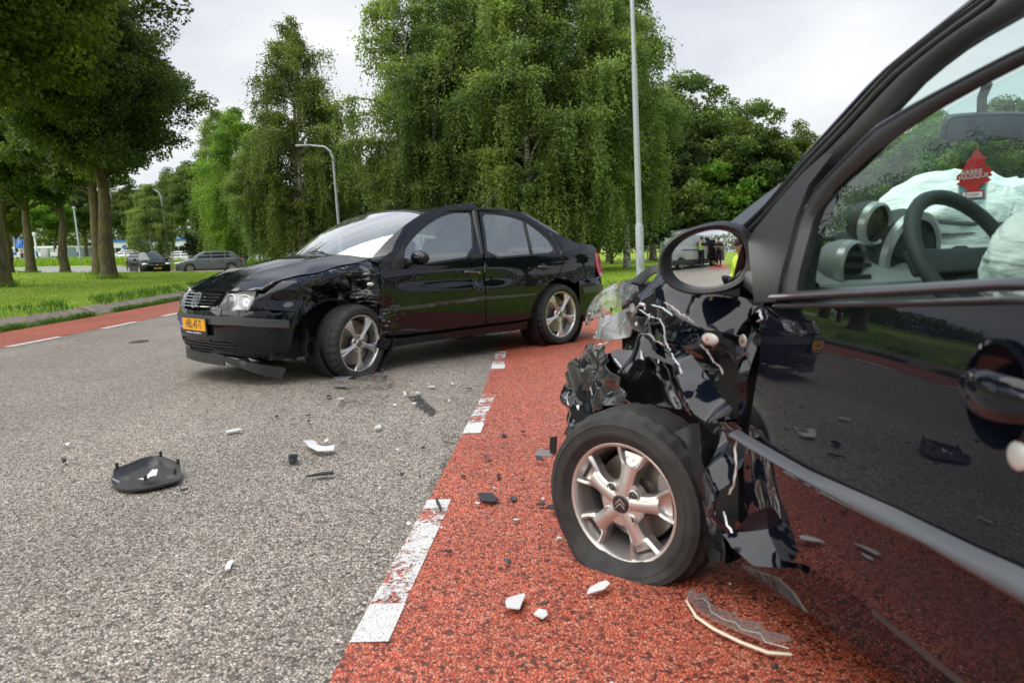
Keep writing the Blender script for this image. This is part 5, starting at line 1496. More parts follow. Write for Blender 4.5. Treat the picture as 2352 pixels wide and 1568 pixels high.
for rx, ry, z in ((GX * .99, GY_ * .99, -.016), (GX * 1.03, GY_ * 1.03, -.004), (GX * 1.08, GY_ * 1.09, .006), (GX * 1.15, GY_ * 1.17, .008), (GX * 1.21, GY_ * 1.25, .001), (GX * 1.22, GY_ * 1.27, -.012), (GX * 1.17, GY_ * 1.22, -.05), (GX * 1.0, GY_ * 1.05, -.085), (GX * .6, GY_ * .7, -.11), (.01, .008, -.118)):
    rows.append([(x + (.012 if z < -.01 else 0), y, z) for x, y in egg(rx, ry)])
hs_.grid(rows, Mm, True)
wmir = hs_.build('wing_mirror', M_plastic, hat, True, 50)
Rm = 1.25; rows = []
for f in np.linspace(0.02, 1.0, 14):
    rows.append([(x, y, -.012 - (Rm - sqrt(Rm * Rm - x * x - y * y))) for x, y in egg(GX * 1.0 * f, GY_ * 1.0 * f)])
gm = MB().grid(rows, None, True); gm.f = [f[::-1] for f in gm.f]; gm.f.append(tuple(range(40)))
me = bpy.data.meshes.new('mirror_glass'); me.from_pydata(gm.v, [], gm.f); me.polygons.foreach_set('use_smooth', [True] * len(me.polygons))
me.normals_split_custom_set_from_vertices([tuple(Vector((x, y, Rm)).normalized()) for x, y, z in gm.v])
gmo = mesh_obj('mirror_glass', me, mat('mirror_silver', (.92, .93, .93), .0, 1.0), wmir); gmo.matrix_local = Mm
arm = MB(); aq = [Mm @ Vector((.062, -.030, -.085)), Mm @ Vector((.10, -.055, -.080)), ph((1768, 668), .80)]
arm.tube([aq[0], aq[0].lerp(aq[1], .6), aq[1].lerp(aq[2], .4), aq[2]], [.022, .026, .030, .030], 16); arm.build('mirror_arm', M_plastic, wmir, True, 70)

# ---- body side: front pillar and roof rail
o_px = [(1700, 522), (1740, 492), (1773, 459), (1825, 384), (1893, 305), (1986, 202), (2045, 146), (2092, 110), (2162, 53), (2227, 0), (2300, -62)]
i_px = [(1745, 545), (1800, 470), (1850, 425), (1900, 380), (1948, 340), (2010, 274), (2089, 189), (2162, 127), (2235, 80), (2308, 39), (2380, -5)]
Po = outl(CS, o_px, CM, -.5, 1.0); Pi = outl(CS, i_px, CM, -.5, 1.0)
print('C1 outer', [(round(a, 2), round(b, 2)) for a, b in Po]); print('C1 inner', [(round(a, 2), round(b, 2)) for a, b in Pi])
ue, we_ = Po[-1]
rail_o = [(ue - .25, we_ + .020), (-1.75, 1.445), (-2.2, 1.42), (-2.6, 1.36)]
Po2 = resample(Po + rail_o, 50); ui, wi = Pi[-1]
Pi2 = resample(Pi + [(ui - .2, wi + .03), (-1.75, 1.375), (-2.2, 1.345), (-2.6, 1.28)], 50)
def cstrip(name, A, B, fa, fb, m, parent, bulge, n=7):
    a = np.asarray(fa([p[0] for p in A], [p[1] for p in A])); b = np.asarray(fb([p[0] for p in B], [p[1] for p in B])); rows = []
    for q in np.linspace(0, 1, n): rows.append([tuple(p) for p in a * (1 - q) + b * q + np.array([0, .9, .3]) * bulge * sin(q * pi)])
    return MB().grid(rows).build(name, m, parent, True, 60)
bodyp = cstrip('front_pillar', Po2, mid(Po2, Pi2, .42), cside(1, -.006), cside(1, .0), P_c1, hat, .016)
cstrip('door_seal', mid(Po2, Pi2, .46), mid(Po2, Pi2, 1.0), cside(1, -.012), cside(1, -.022), M_plastic, hat, .020)
cstrip('pillar_inner', Pi2, Pi2, cside(1, -.022), cside(1, -.040), M_plastic, hat, 0, 2)
cstrip('pillar_outer', Po2, Po2, cside(1, -.006), cside(1, -.06), M_plastic, hat, 0, 2)
tb = np.asarray(cside(1, .001)([p[0] for p in mid(Po2, Pi2, .44)], [p[1] for p in mid(Po2, Pi2, .44)])); MB().tube([tuple(p) for p in tb], .006, 6).build('drip_strip', M_plastic, hat)
# windscreen: edges follow the pillars
ei = 0
E_ = np.asarray(cside(1, -.035)([p[0] for p in Po], [p[1] for p in Po])); Ed = np.r_[0, np.cumsum(np.linalg.norm(np.diff(E_, axis=0), axis=1))]; Ed /= Ed[-1]
def cw(S, T):
    S = np.asarray(S, float); T = np.asarray(T, float); k = 1 - S * S
    u = np.interp(T, Ed, E_[:, 0]); v = np.interp(T, Ed, E_[:, 1]); z = np.interp(T, Ed, E_[:, 2])
    return np.stack([u + (.24 - .13 * T) * k, v * S, z + (-.050 * (1 - T) + .04 * T) * k], 1)
panel('windscreen', full, cw, G_c1w, hat, (), .1, 0, 1)
for a0, a1, b0, b1 in ((-1, 1, -.02, .05), (-1, -.95, .0, 1), (.95, 1, 0, 1)):
    panel('windscreen_border', [(a0, b0), (a1, b0), (a1, b1), (a0, b1)], lambda S, T: cw(S, T) + np.array([.003, 0, .004]), M_plastic, hat, (), .08, .004, 1)
# cracks and a stuck parking ticket outline are left to the glass; wiper at the foot of the screen
wp = MB(); wp.tube([tuple(cw(np.array([s_]), np.array([.10 + .05 * sin(s_ * 3)]))[0] + np.array([.02, 0, .02])) for s_ in np.linspace(.55, -.45, 8)], .007, 6); wp.build('wiper', M_plastic, hat)
# right-hand pillar, roof, right side, tail
def mirp(o): 
    me = o.data.copy(); me.transform(Matrix.Diagonal((1, -1, 1, 1))); me.flip_normals(); q = mesh_obj(o.name.split('.')[0], me, None, hat); return q
for nm in ('front_pillar', 'door_seal', 'pillar_inner', 'pillar_outer', 'drip_strip'):
    src = [o for o in hat.children if o.name.split('.')[0] == nm][0]; mirp(src)
def croof(U, Vv):
    U = np.asarray(U, float); Vv = np.asarray(Vv, float)
    pu = [p[0] for p in Po2][::-1]; pw = [p[1] for p in Po2][::-1]; e = np.interp(U, pu, pw)
    hv = np.maximum(.3, np.interp(U, pu, [float(V_c(a, b)) - .006 for a, b in zip(pu, pw)])); k = 1 - np.clip(np.abs(Vv) / hv, 0, 1) ** 2.2
    return np.stack([U, Vv, e + .055 * k], 1)
ur = Po[-1][0]
vr_ = lambda u: float(np.interp(u, [p[0] for p in Po2][::-1], [float(V_c(a, b)) - .007 for a, b in Po2][::-1]))
ro = [(ur + .12, 0), (ur + .085, .3), (ur, vr_(ur))] + [(u, vr_(u)) for u in (-1.5, -1.9, -2.3, -2.6)] + [(-2.66, .3), (-2.68, 0)]
panel('roof', ro + [(u, -v) for u, v in ro[::-1][1:-1]], croof, P_c1, hat, (), .06, .02, 1)
panel('headliner', ro + [(u, -v) for u, v in ro[::-1][1:-1]], lambda U, Vv: croof(U, Vv) - np.array([0, 0, .045]), M_dash, hat, (), .08, 0, 1)
rside = [(-.40, .24), (-.40, .93), (-.62, 1.05)] + [(p[0], p[1]) for p in Pi2[8:42:4]] + [(-2.6, 1.27), (-2.78, .95), (-2.78, .55), (-2.68, .34)] + [(-2.34 + .33 * cos(q), .28 + .33 * sin(q)) for q in np.linspace(0, pi, 12)] + [(-2.02, .24)]
rwin = [(-.62, .955), (-.80, 1.05), (-1.0, 1.17), (-1.2, 1.27), (-1.5, 1.325), (-1.62, 1.32), (-1.66, .965)]
rwin2 = [(-1.74, .97), (-1.70, 1.32), (-2.1, 1.29), (-2.4, 1.21), (-2.48, 1.0)]
pr = panel('side_panel', rside, cside(-1), P_c1, hat, [rwin, rwin2], .06, .02, 1)
for h in (rwin, rwin2): panel('window_glass', h, cside(-1, -.012), G_c1, pr, (), .1, 0, 1)
lside = [(-1.68, .24), (-1.66, .93), (-1.68, 1.30)] + [(p[0], p[1]) for p in Pi2[32:] if p[0] < -1.72] + [(-2.78, .95), (-2.78, .55), (-2.68, .34)] + [(-2.34 + .33 * cos(q), .28 + .33 * sin(q)) for q in np.linspace(0, pi, 12)][::1] + [(-2.02, .24)]
lp_ = panel('rear_quarter', lside, CS, P_c1, hat, [rwin2], .06, .02, -1)
panel('window_glass', rwin2, cside(1, -.012), G_c1, lp_, (), .1, 0, -1)
tg = MB().grid([[(u0 - d0 * (1 - q * q), hw * q, z0) for q in np.linspace(-1, 1, 9)] for u0, d0, hw, z0 in ((-2.64, .02, .53, 1.38), (-2.80, .05, .66, 1.0), (-2.84, .06, .72, .72), (-2.86, .06, .72, .50), (-2.80, .05, .68, .24))])
tg.build('tailgate', P_c1, hat, True, 60)
MB().grid([[tuple(p) for p in cside(1, -.02)(np.linspace(-2.02, -.30, 8), np.full(8, w_))] for w_ in (.17, .24, .31)]).build('sill', P_c1, hat)
for s in (1, -1):
    wheel(hat, (-2.34, s * .70, .2785), 0 if s > 0 else pi, .2785, .165, .193, 'pocket', 0, 0, 0)
wheel(hat, (0, -.70, .2785), pi, .2785, .165, .193, 'pocket', 0, 0, 0)
aw = Vector((-sin(STEER), cos(STEER), 0))
wc = Vector((.0, .87, .222)) - aw * .088
fwl = wheel(hat, wc, STEER, .282, .178, .193, 'pocket', .060, radians(-2))
tag(fwl, 'front wheel pushed out of line, its tyre flat')
# dark structure
b = MB()
b.box((-1.3, 0, .22), (2.5, 1.36, .10)); b.box((.02, -.12, .55), (.70, .96, .52)); b.box((-.33, 0, .60), (.10, 1.40, .66)); b.box((-2.55, 0, .50), (.35, 1.1, .45)); b.box((.16, .02, .55), (.92, 1.16, .62))
b.build('floor_pan', M_dark, hat, False)

# ---- cabin
dk = MB(); rows = []
for y_ in np.linspace(-.70, .70, 15):
    k = 1 - (y_ / .75) ** 2
    rows.append([(-.36 + .16 * k, y_, .945), (-.48 + .10 * k, y_, .965 + .01 * k), (-.62 + .05 * k, y_, .945), (-.70, y_, .90), (-.72, y_, .80), (-.66, y_, .60)])
dk.grid(rows); dk.build('dashboard', M_dash, hat)
def dial(px, v, r, depth, face, name, m=M_dash2, rim=M_silver, tilt=0.0, aim=0.0):
    p = ph(px, v); Md = Matrix.Translation(p) @ Matrix.Rotation(radians(-90) + tilt, 4, 'Y')
    Md = Matrix.Translation(p) @ Matrix.Rotation(aim, 4, 'Z') @ Matrix.Rotation(radians(-90) + tilt, 4, 'Y')
    a = MB().lathe([(r * .80, .0), (r * .94, .006), (r, .0), (r, -depth * .5), (r * .82, -depth), (0.0, -depth)], 28, Md).build(name, m, hat, True, 40)
    MB().lathe([(r * .82, .003), (r * .9, .009), (r * 1.0, .004), (r * 1.01, -.012)], 28, Md).build('bezel', rim, a)
    MB().lathe([(0, -.006), (r * .82, -.004)], 24, Md).build('dial_face', face, a)
    return p, a
M_face = mat('dial_face', (.03, .032, .035), .3)
p1, a1 = dial((2012, 515), .50, .050, .05, M_face, 'rev_counter', M_dash2, M_silver, radians(-12), radians(16))
MB().tube([p1 + Vector((.03, -.005, -.03)), p1 + Vector((.03, -.08, -.14))], [.022, .028], 8).build('rev_counter_arm', M_dash2, hat)
p2, a2 = dial((2095, 588), .38, .105, .10, M_face, 'speedometer', M_dash2, M_silver, radians(-12), radians(16))
MB().box(p2 + Vector((.10, 0, -.03)), (.20, .15, .20), None, 0, .03).build('column_shroud', M_dash2, hat)
p3, a3 = dial((1958, 610), .60, .056, .06, M_dash2, 'air_vent', M_dash, M_silver, radians(-5), radians(22))
for k in (-1, 0, 1): MB().box(p3 + Vector((-.006, .0, .025 * k)), (.006, .085, .010)).build('vent_slat', M_dash2, a3)
sw = MB(); ps = ph((2222, 590), .38); Ms = Matrix.Translation(ps) @ Matrix.Rotation(radians(14), 4, 'Z') @ Matrix.Rotation(radians(-62), 4, 'Y')
sw.tube([(.150 * cos(q), .165 * sin(q), 0) for q in np.linspace(0, 2 * pi, 37)], .017, 8, False, Ms); sw.box((0, 0, -.02), (.06, .34, .02), Ms, 0, .008)
sw.build('steering_wheel', M_dash2, hat, True, 60)
MB().tube([ps + Vector((.02, -.02, -.02)), ps + Vector((.22, 0, -.10))], .05, 10).build('steering_column', M_dash2, hat)
def cloth_bag(name, c, r, seed, amp=.16):
    bm = bmesh.new(); bmesh.ops.create_icosphere(bm, subdivisions=5, radius=1)
    for v in bm.verts:
        d = v.co.normalized(); f = 1 + amp * noise.noise(d * 1.4 + Vector((seed, 0, 0))) + amp * .55 * (1 - 2 * abs(noise.noise(d * 2.6 + Vector((0, seed, 0))))) + amp * .25 * (1 - 2 * abs(noise.noise(d * 6 + Vector((0, seed, 4)))))
        v.co = Vector((c.x + d.x * r[0] * f, c.y + d.y * r[1] * f, c.z + d.z * r[2] * f))
    me = bpy.data.meshes.new(name); bm.to_mesh(me); bm.free(); me.polygons.foreach_set('use_smooth', [True] * len(me.polygons))
    return mesh_obj(name, me, M_bag, hat)
cloth_bag('passenger_airbag', ph((2225, 560), -.30) + Vector((0, 0, 0)), (.17, .34, .21), 3)
cloth_bag('driver_airbag', ph((2425, 606), .34) + Vector((-.02, 0, 0)), (.10, .16, .12), 9)
# rear-view mirror
pm = ph((2268, 291), .02); Mq = Matrix.Translation(pm) @ Matrix.Rotation(radians(-16), 4, 'Z') @ Matrix.Rotation(radians(-24), 4, 'Y')
rv = MB(); rows = []
for xx, f in ((.03, .35), (.028, .8), (.012, .97), (-.004, 1.0), (-.010, .96)): rows.append([(xx, -a * f, b_ * f) for a, b_ in chaikin([(-.118, -.026), (-.105, -.036), (.105, -.036), (.118, -.022), (.118, .022), (.100, .036), (-.100, .036), (-.118, .024)], 2)])
rv.grid(rows, Mq, True); rv.f.append(tuple(range(len(rows[0])))); rvm = rv.build('rear_view_mirror', M_plastic, hat, True, 50)
gl_ = chaikin([(-.108, -.022), (-.098, -.030), (.098, -.030), (.108, -.018), (.108, .018), (.094, .030), (-.094, .030), (-.108, .020)], 2)
MB().add([(-.0115, -a, b_) for a, b_ in gl_], [tuple(range(len(gl_)))], Mq).build('mirror_glass', mat('mirror_silver', (.92, .93, .93), .0, 1.0), rvm, False)
MB().tube([Mq @ Vector((.03, 0, .0)), Mq @ Vector((.06, 0, .06)), Mq @ Vector((.05, 0, .10))], .012, 8).box((0, .0, -.040), (.016, .022, .018), Mq).build('mirror_stalk', M_plastic, rvm)
# seats
def c_seat(x, y):
    s_ = MB().box((x, y, .50), (.48, .46, .16), None, 0, .05).build('seat', M_seat, hat)
    MB().box((0, 0, 0), (.12, .44, .66), Matrix.Translation((x - .30, y, .82)) @ Matrix.Rotation(radians(-14), 4, 'Y'), 0, .05).build('backrest', M_seat, s_)
    MB().box((x - .42, y, 1.24), (.09, .24, .17), None, 0, .035).build('headrest', M_seat, s_)
c_seat(-1.42, .36); c_seat(-1.42, -.36)

# ---- the torn front corner: folded sheets
def torn(name, px, v0, au=0.0, aw=0.0, amp=.025, freq=9, seed=0, m=None, res=.013, lbl=None, smooth=True, uv0=None, flange=.004):
    us = [plane_hit(CM, p, v0) for p in px]; uc = sum(p[0] for p in us) / len(us); wcen = sum(p[1] for p in us) / len(us)
    def f(U, W):
        U = np.asarray(U, float); W = np.asarray(W, float); return np.stack([U, v0 + au * (U - uc) + aw * (W - wcen), W], 1)
    o = outl(f, px, CM, uc, wcen)
    A_ = np.array(o); c_ = A_.mean(0)
    rq = random.Random(seed * 31 + 5); (ua, wa), (ub, wb) = A_.min(0), A_.max(0); cr = []
    for k in range(int(3 + freq * .6)):
        an = rq.uniform(0, pi); cr.append((cos(an), sin(an), rq.uniform(ua, ub), rq.uniform(wa, wb), rq.choice((-1, 1)) * rq.uniform(.35, 1.0)))
    sl = min(1.1, amp * (44 if m is None else 30)); wid = .13 if freq < 20 else .045
    def dsp(u, w_):
        h = np.zeros(len(u))
        for ca, sa, cu, cw_, q in cr:
            d = ca * (u - cu) + sa * (w_ - cw_); h += q * sl * np.sqrt(d * d + (1.3e-4 if freq < 20 else 2e-5)) * np.exp(-(d / wid) ** 2 * .5)
        h -= h.mean()
        return np.clip(h, -.07, .045) + .0035 * fnoise(u, w_, 16, seed) - amp * .4
    return panel(name, o, f, m or P_c1b, hat, (), res, flange, -1, dsp if amp else None, smooth)
C6 = lambda *p: [c6(*q) for q in p]
C4 = lambda *p: [c4(*q) for q in p]
torn('bonnet_edge', C6((430, 200), (520, 130), (620, 95), (700, 78), (860, 20), (1000, -40), (1090, -60), (1120, -20), (990, 30), (800, 160), (700, 130), (560, 160)), .60, 0, -.9, .010, 6, 1, M_plastic)
torn('scuttle_panel', [(1659, 524), (1740, 460), (1801, 415), (1792, 440), (1726, 543), (1690, 531)], .66, 0, -1.3, .0, 6, 1, P_c1)
torn('inner_wing', [(1318, 900), (1335, 850), (1400, 810), (1450, 770), (1490, 715), (1560, 690), (1730, 700), (1735, 990), (1650, 1010), (1560, 940), (1480, 925), (1400, 945), (1330, 1020)], .655, 0, -.2, .016, 24, 33, M_gloss, .012)
bn = torn('bonnet', C6((715, 225), (800, 172), (900, 100), (1010, 10), (1080, -60), (1500, -260), (1560, -330), (1640, -300), (1600, -120), (1500, 190), (1150, 205), (900, 235), (760, 262)), .66, 0, -1.6, .010, 4, 2, P_c1)
torn('front_wing', C6((770, 268), (900, 240), (1150, 208), (1500, 200), (1560, 300), (1510, 480), (1640, 600), (1540, 740), (1330, 600), (1160, 470), (960, 350)), .77, 0, -.35, .022, 7, 3)
torn('front_wing', C6((1500, 290), (1560, 230), (1900, 300), (2260, 400), (2330, 600), (2240, 700), (2160, 830), (1900, 800), (1640, 690), (1500, 540)), .80, .10, -.22, .018, 8, 5)
torn('front_wing', C6((1260, 620), (1400, 600), (1640, 680), (1900, 780), (2180, 800), (2120, 960), (2020, 1100), (1960, 1330), (1870, 1310), (1640, 1290), (1430, 1000), (1240, 900)), .74, -.12, .25, .020, 6, 7)
torn('front_wing', C6((1180, 975), (1235, 930), (1330, 960), (1440, 1050), (1560, 1200)) + C4((1130, 60), (1230, 190), (1312, 285), (1290, 322), (1180, 300), (1080, 300), (980, 240), (920, 90)), .82, .45, -1.05, .018, 6, 9)
torn('front_wing', C6((2150, 880), (2240, 820), (2230, 980), (2180, 1150)) + C4((1370, 60), (1345, 220), (1310, 290), (1290, 260), (1300, 60)), .80, .6, 0, .012, 6, 19)
torn('bumper_corner', C6((590, 620), (690, 500), (790, 480), (920, 560), (1050, 605), (1095, 760), (1165, 985), (1040, 925), (860, 830), (780, 800), (640, 825), (560, 880), (500, 880)), .70, -.1, .25, .026, 8, 11)
torn('bumper_corner', C6((370, 960), (430, 900), (560, 870), (780, 800), (1040, 920), (1185, 1000), (1175, 1100), (950, 1100), (820, 1180), (720, 1330), (600, 1330), (480, 1180), (400, 1060)), .76, .2, -.8, .016, 7, 13)
torn('bumper_corner', C6((0, 1110), (90, 1020), (190, 900), (300, 930), (380, 970), (480, 1190), (590, 1330)) + C4((560, 110), (600, 200), (500, 210), (380, 230), (290, 290), (200, 350), (140, 430), (110, 520), (95, 600), (85, 480), (70, 330), (40, 190), (75, 150), (60, 70), (100, 20)), .72, -.1, -.15, .024, 30, 15, M_gloss, .009)
torn('bumper_corner', C4((150, 130), (210, 105), (330, 110), (420, 160), (440, 190), (360, 250), (260, 300), (180, 370), (150, 300)), .735, .3, -.3, .014, 9, 17, P_c1b)
torn('wing_strip', C4((985, 255), (1110, 312), (1298, 325), (1318, 420), (1300, 560), (1285, 700), (1240, 830), (1225, 960), (1272, 1105), (1380, 1165), (1300, 1178), (1225, 1060), (1180, 900), (1150, 720), (1080, 480), (1040, 350)), .80, 0, 0, .024, 10, 21)
torn('door_corner', C4((1258, 1105), (1400, 1085), (1545, 1055), (1600, 1200), (1692, 1330), (1684, 1392), (1640, 1345), (1560, 1340), (1480, 1325), (1330, 1195)), .83, .25, -.2, .016, 9, 23)
torn('door_corner', C4((1400, 960), (1700, 930), (1720, 1000), (1560, 1060), (1480, 1080), (1300, 1110)), .815, .3, .45, .012, 8, 25)
torn('arch_liner', C4((865, 400), (935, 350), (1005, 338), (1080, 540), (1130, 760), (1180, 1020), (1215, 1285), (1120, 1295), (1072, 1250), (1075, 900), (1010, 650), (930, 470)), .72, .1, .1, .012, 7, 27, M_plastic)
torn('arch_liner', C4((1180, 960), (1235, 1040), (1300, 1180), (1305, 1290), (1220, 1310), (1160, 1290)), .73, .1, .1, .016, 9, 28, M_plastic)
# strut and spring behind the wheel
st = ph(c4(800, 60), .58); sp = MB(); sp.tube([st + Vector((0, 0, -.25)), st + Vector((0, 0, .20))], .026, 10)
sp.tube([st + Vector((.055 * cos(q), .055 * sin(q), -.02 + .022 * q / 2)) for q in np.linspace(0, 2 * pi * 3.5, 70)], .0075, 6); sp.lathe([(.02, 0), (.075, .004), (.075, -.004)], 20, Matrix.Translation(st + Vector((0, 0, -.03))))
sp.build('suspension_strut', M_plastic, hat)
# headlamp: clear lens, silver bowl
lens_px = C6((132, 690), (140, 520), (180, 430), (240, 340), (380, 220), (480, 170), (600, 150), (740, 185), (755, 262), (640, 375), (540, 440), (460, 480), (380, 545), (290, 575), (230, 590), (190, 605), (160, 680))
lu = [plane_hit(CM, p, .62) for p in lens_px]; lc = (sum(p[0] for p in lu) / len(lu), sum(p[1] for p in lu) / len(lu))
def lens_f(U, W):
    U = np.asarray(U, float); W = np.asarray(W, float); r2 = ((U - lc[0]) / .30) ** 2 + ((W - lc[1]) / .12) ** 2
    return np.stack([U, .64 - .30 * (U - lc[0]) - .45 * (W - lc[1]) + .05 * (1 - np.clip(r2, 0, 1.2)), W], 1)
lo = outl(lens_f, lens_px, CM, *lc)
M_lens2 = bpy.data.materials.new('scratched_lens'); M_lens2.use_nodes = True; _t = NT(M_lens2); _t.t.nodes.remove(_t.b)
_tr = _t.n('ShaderNodeBsdfTransparent'); _tr.inputs[0].default_value = (.92, .93, .91, 1); _df = _t.n('ShaderNodeBsdfTranslucent'); _df.inputs[0].default_value = (.85, .86, .82, 1); _g = _t.n('ShaderNodeBsdfGlossy'); _g.inputs['Roughness'].default_value = .05
_d2 = _t.n('ShaderNodeBsdfDiffuse'); _d2.inputs[0].default_value = (.75, .76, .73, 1)
_k = _t.ramp(_t.noise(_t.coord('Object', (2, 1, 6)), 8, 6, .7), [(.42, (.12,) * 3), (.66, (.75,) * 3)])
_m0 = _t.n('ShaderNodeMixShader'); _m0.inputs[0].default_value = .5; _t.l(_df.outputs[0], _m0.inputs[1]); _t.l(_d2.outputs[0], _m0.inputs[2])
_m1 = _t.n('ShaderNodeMixShader'); _t.l(_k, _m1.inputs[0]); _t.l(_tr.outputs[0], _m1.inputs[1]); _t.l(_m0.outputs[0], _m1.inputs[2])
_f = _t.n('ShaderNodeFresnel'); _f.inputs[0].default_value = 1.5; _m2 = _t.n('ShaderNodeMixShader'); _t.l(_f.outputs[0], _m2.inputs[0]); _t.l(_m1.outputs[0], _m2.inputs[1]); _t.l(_g.outputs[0], _m2.inputs[2])
_t.l(_m2.outputs[0], _t.t.nodes['Material Output'].inputs['Surface'])
hlp = torn('headlight', C6((260, 620), (330, 560), (470, 500), (640, 400), (640, 560), (600, 700), (500, 820), (440, 880), (330, 870), (260, 840)), .64, -.2, -.2, .02, 8, 31, mat('lamp_bowl', (.42, .43, .44), .35, .55))
panel('lamp_lens', lo, lens_f, M_lens2, hlp, (), .02, .010, -1)
for k, pts in enumerate((((470, 700), (600, 620), (640, 540), (620, 700), (580, 790), (500, 800)), ((300, 680), (440, 610), (445, 640), (330, 690)), ((690, 540), (760, 445), (780, 460), (720, 545)))):
    torn('lamp_fragment', C6(*pts), .70, .1, -.2, .010, 16, 40 + k, [M_lens2, M_white, M_torn][k], .008)
# white torn edges
def edge(pts, v, r=.0035, m=M_torn):
    q = []
    for p in pts: q.append(ph(p, v))
    P_ = []
    for i in range(len(q) - 1):
        for t in np.linspace(0, 1, 6)[:-1]: P_.append(q[i].lerp(q[i + 1], t) + Vector((random.gauss(0, .0010), random.gauss(0, .0010), random.gauss(0, .0010))))
    P_.append(q[-1])
    rows = []
    for i, p in enumerate(P_):
        wv = r * .62 * random.uniform(.15, 1.2) * (1 if 0 < i < len(P_) - 1 else .2); t_ = (P_[min(i + 1, len(P_) - 1)] - P_[max(i - 1, 0)]).normalized(); n_ = t_.cross(Vector((0, 1, 0))).normalized()
        rows.append([p + n_ * wv + Vector((0, -.004, 0)), p + Vector((0, .0015, 0)), p - n_ * wv * .7 + Vector((0, -.003, 0))])
    MB().grid(rows).build('torn_edge', m, hat, True, 20)
edge(C6((790, 485), (900, 560), (1045, 608), (1090, 700), (1120, 900), (1170, 1000)), .80)
edge(C6((1190, 1030), (1225, 1110), (1290, 1180), (1310, 1300)), .84, .005)
edge(C6((1100, 405), (1180, 440), (1300, 545), (1400, 600), (1480, 660)), .82, .007, mat('torn_edge_brown', (.32, .27, .26), .4))
edge(C6((940, 425), (1080, 470), (1200, 560)), .82, .005)
edge(C6((190, 1010), (260, 940), (350, 915), (430, 880)), .78, .008, M_white)
edge(C6((20, 1130), (100, 1050), (180, 910)), .74, .006)
edge(C6((700, 545), (750, 470), (830, 370)), .80, .008)
edge(C6((790, 420), (860, 430), (860, 500)), .81, .010)
edge(C6((480, 1090), (560, 1180), (610, 1290)), .78, .005)
edge(C6((800, 790), (930, 800), (1000, 880), (1110, 940)), .79, .008, M_alu2)
edge(C4((1312, 420), (1282, 500), (1295, 640), (1275, 760), (1240, 830)), .845, .006, M_white)
edge(C4((1208, 950), (1225, 1030), (1275, 1108), (1370, 1162)), .845, .006, M_white)
edge(C4((890, 0), (915, 70), (950, 140), (985, 240)), .84, .005)
edge(C6((2230, 520), (2270, 490), (2310, 600), (2250, 640)), .84, .005)
edge(C6((2150, 1000), (2000, 1100)), .84, .003)
rust = [(1540, 920), (1640, 1020), (1720, 1140), (1790, 1200), (1830, 1290)]
edge(C6(*rust), .79, .005, mat('torn_edge_brown', (.32, .27, .26), .4))
for k in range(26):
    px = c6(random.uniform(150, 1100), random.uniform(450, 1150)) if k < 17 else c4(random.uniform(60, 300), random.uniform(80, 560))
    p = ph(px, random.uniform(.74, .82)); s_ = random.uniform(.006, .022)
    tri = [p + Vector((random.uniform(-s_, s_), random.uniform(-.3 * s_, .3 * s_), random.uniform(-s_, s_))) for _ in range(4)]
    m_ = random.choice([M_torn, M_white, M_plastic, P_c1b, M_alu2])
    MB().add(tri + [t + Vector((.001, .002, 0)) for t in tri], [(0, 1, 2, 3), (7, 6, 5, 4), (0, 4, 5, 1), (1, 5, 6, 2), (2, 6, 7, 3), (3, 7, 4, 0)]).build('splinter', m_, hat, False)
# side repeater hanging in the torn wing and a small disc standing in for its reflection
pr_ = ph(c6(1672, 855), .815)
sr = MB().ell((0, 0, 0), (.044, .007, .017), 20, 8, Matrix.Translation(pr_) @ Matrix.Rotation(radians(-24), 4, 'X') @ Matrix.Rotation(radians(8), 4, 'Y')).build('side_repeater', mat('repeater_white', (.66, .67, .66), .22, 0, .7), hat)
MB().ell((0, 0, 0), (.0065, .004, .0055), 10, 6, Matrix.Translation(pr_ + Vector((0, .007, .002)))).build('bulb', mat('bulb_orange', (.65, .13, .015), .25, 0, .5), sr)
pw_ = ph(c6(2080, 875), .835); wa = MB().lathe([(.005, .002), (.013, .002), (.015, .0)], 16, Matrix.Translation(pw_) @ Matrix.Rotation(-pi / 2, 4, 'X')).build('repeater_reflection', M_alu2, hat)
MB().ell((0, 0, 0), (.005, .004, .005), 8, 6, Matrix.Translation(pw_ + Vector((0, .003, 0)))).build('bolt', M_rust, wa)  # dot in the middle of that modelled reflection
pe_ = ph(c6(1672, 310), .83); MB().lathe([(.010, .003), (.013, 0)], 12, Matrix.Translation(pe_) @ Matrix.Rotation(-pi / 2, 4, 'X')).build('bolt', M_alu2, hat)

# ---- air freshener: tree of red card, in front of a clear card
fa = ph((2245, 322), .03)
fr = thing('air_freshener', 'red cardboard tree hanging from the rear-view mirror of the hatchback', 'air freshener', CM @ fa)
vd = (CAMP - (CM @ fa)).normalized(); xa = Vector((0, 0, 1)).cross(vd).normalized(); za = xa.cross(Vector((0, 0, 1))).normalized() * 1
Mf = Matrix(((xa.x, 0, -xa.y * -1 if False else vd.x, 0), (xa.y, 0, vd.y, 0), (0, 1, 0, 0), (0, 0, 0, 1)))
zz = xa.cross(Vector((0, 0, 1)));
Mf = Matrix(((xa.x, 0, zz.x, 0), (xa.y, 0, zz.y, 0), (0, 1, 0, 0), (0, 0, 0, 1)))
k_ = 1.87 / 1832 * (fa - CMI @ CAMP).length / 1.9          # metres per picture pixel at that distance
S_ = k_ / 4.46 / 1.7415                                    # the close-up used 4.48 px per photograph pixel
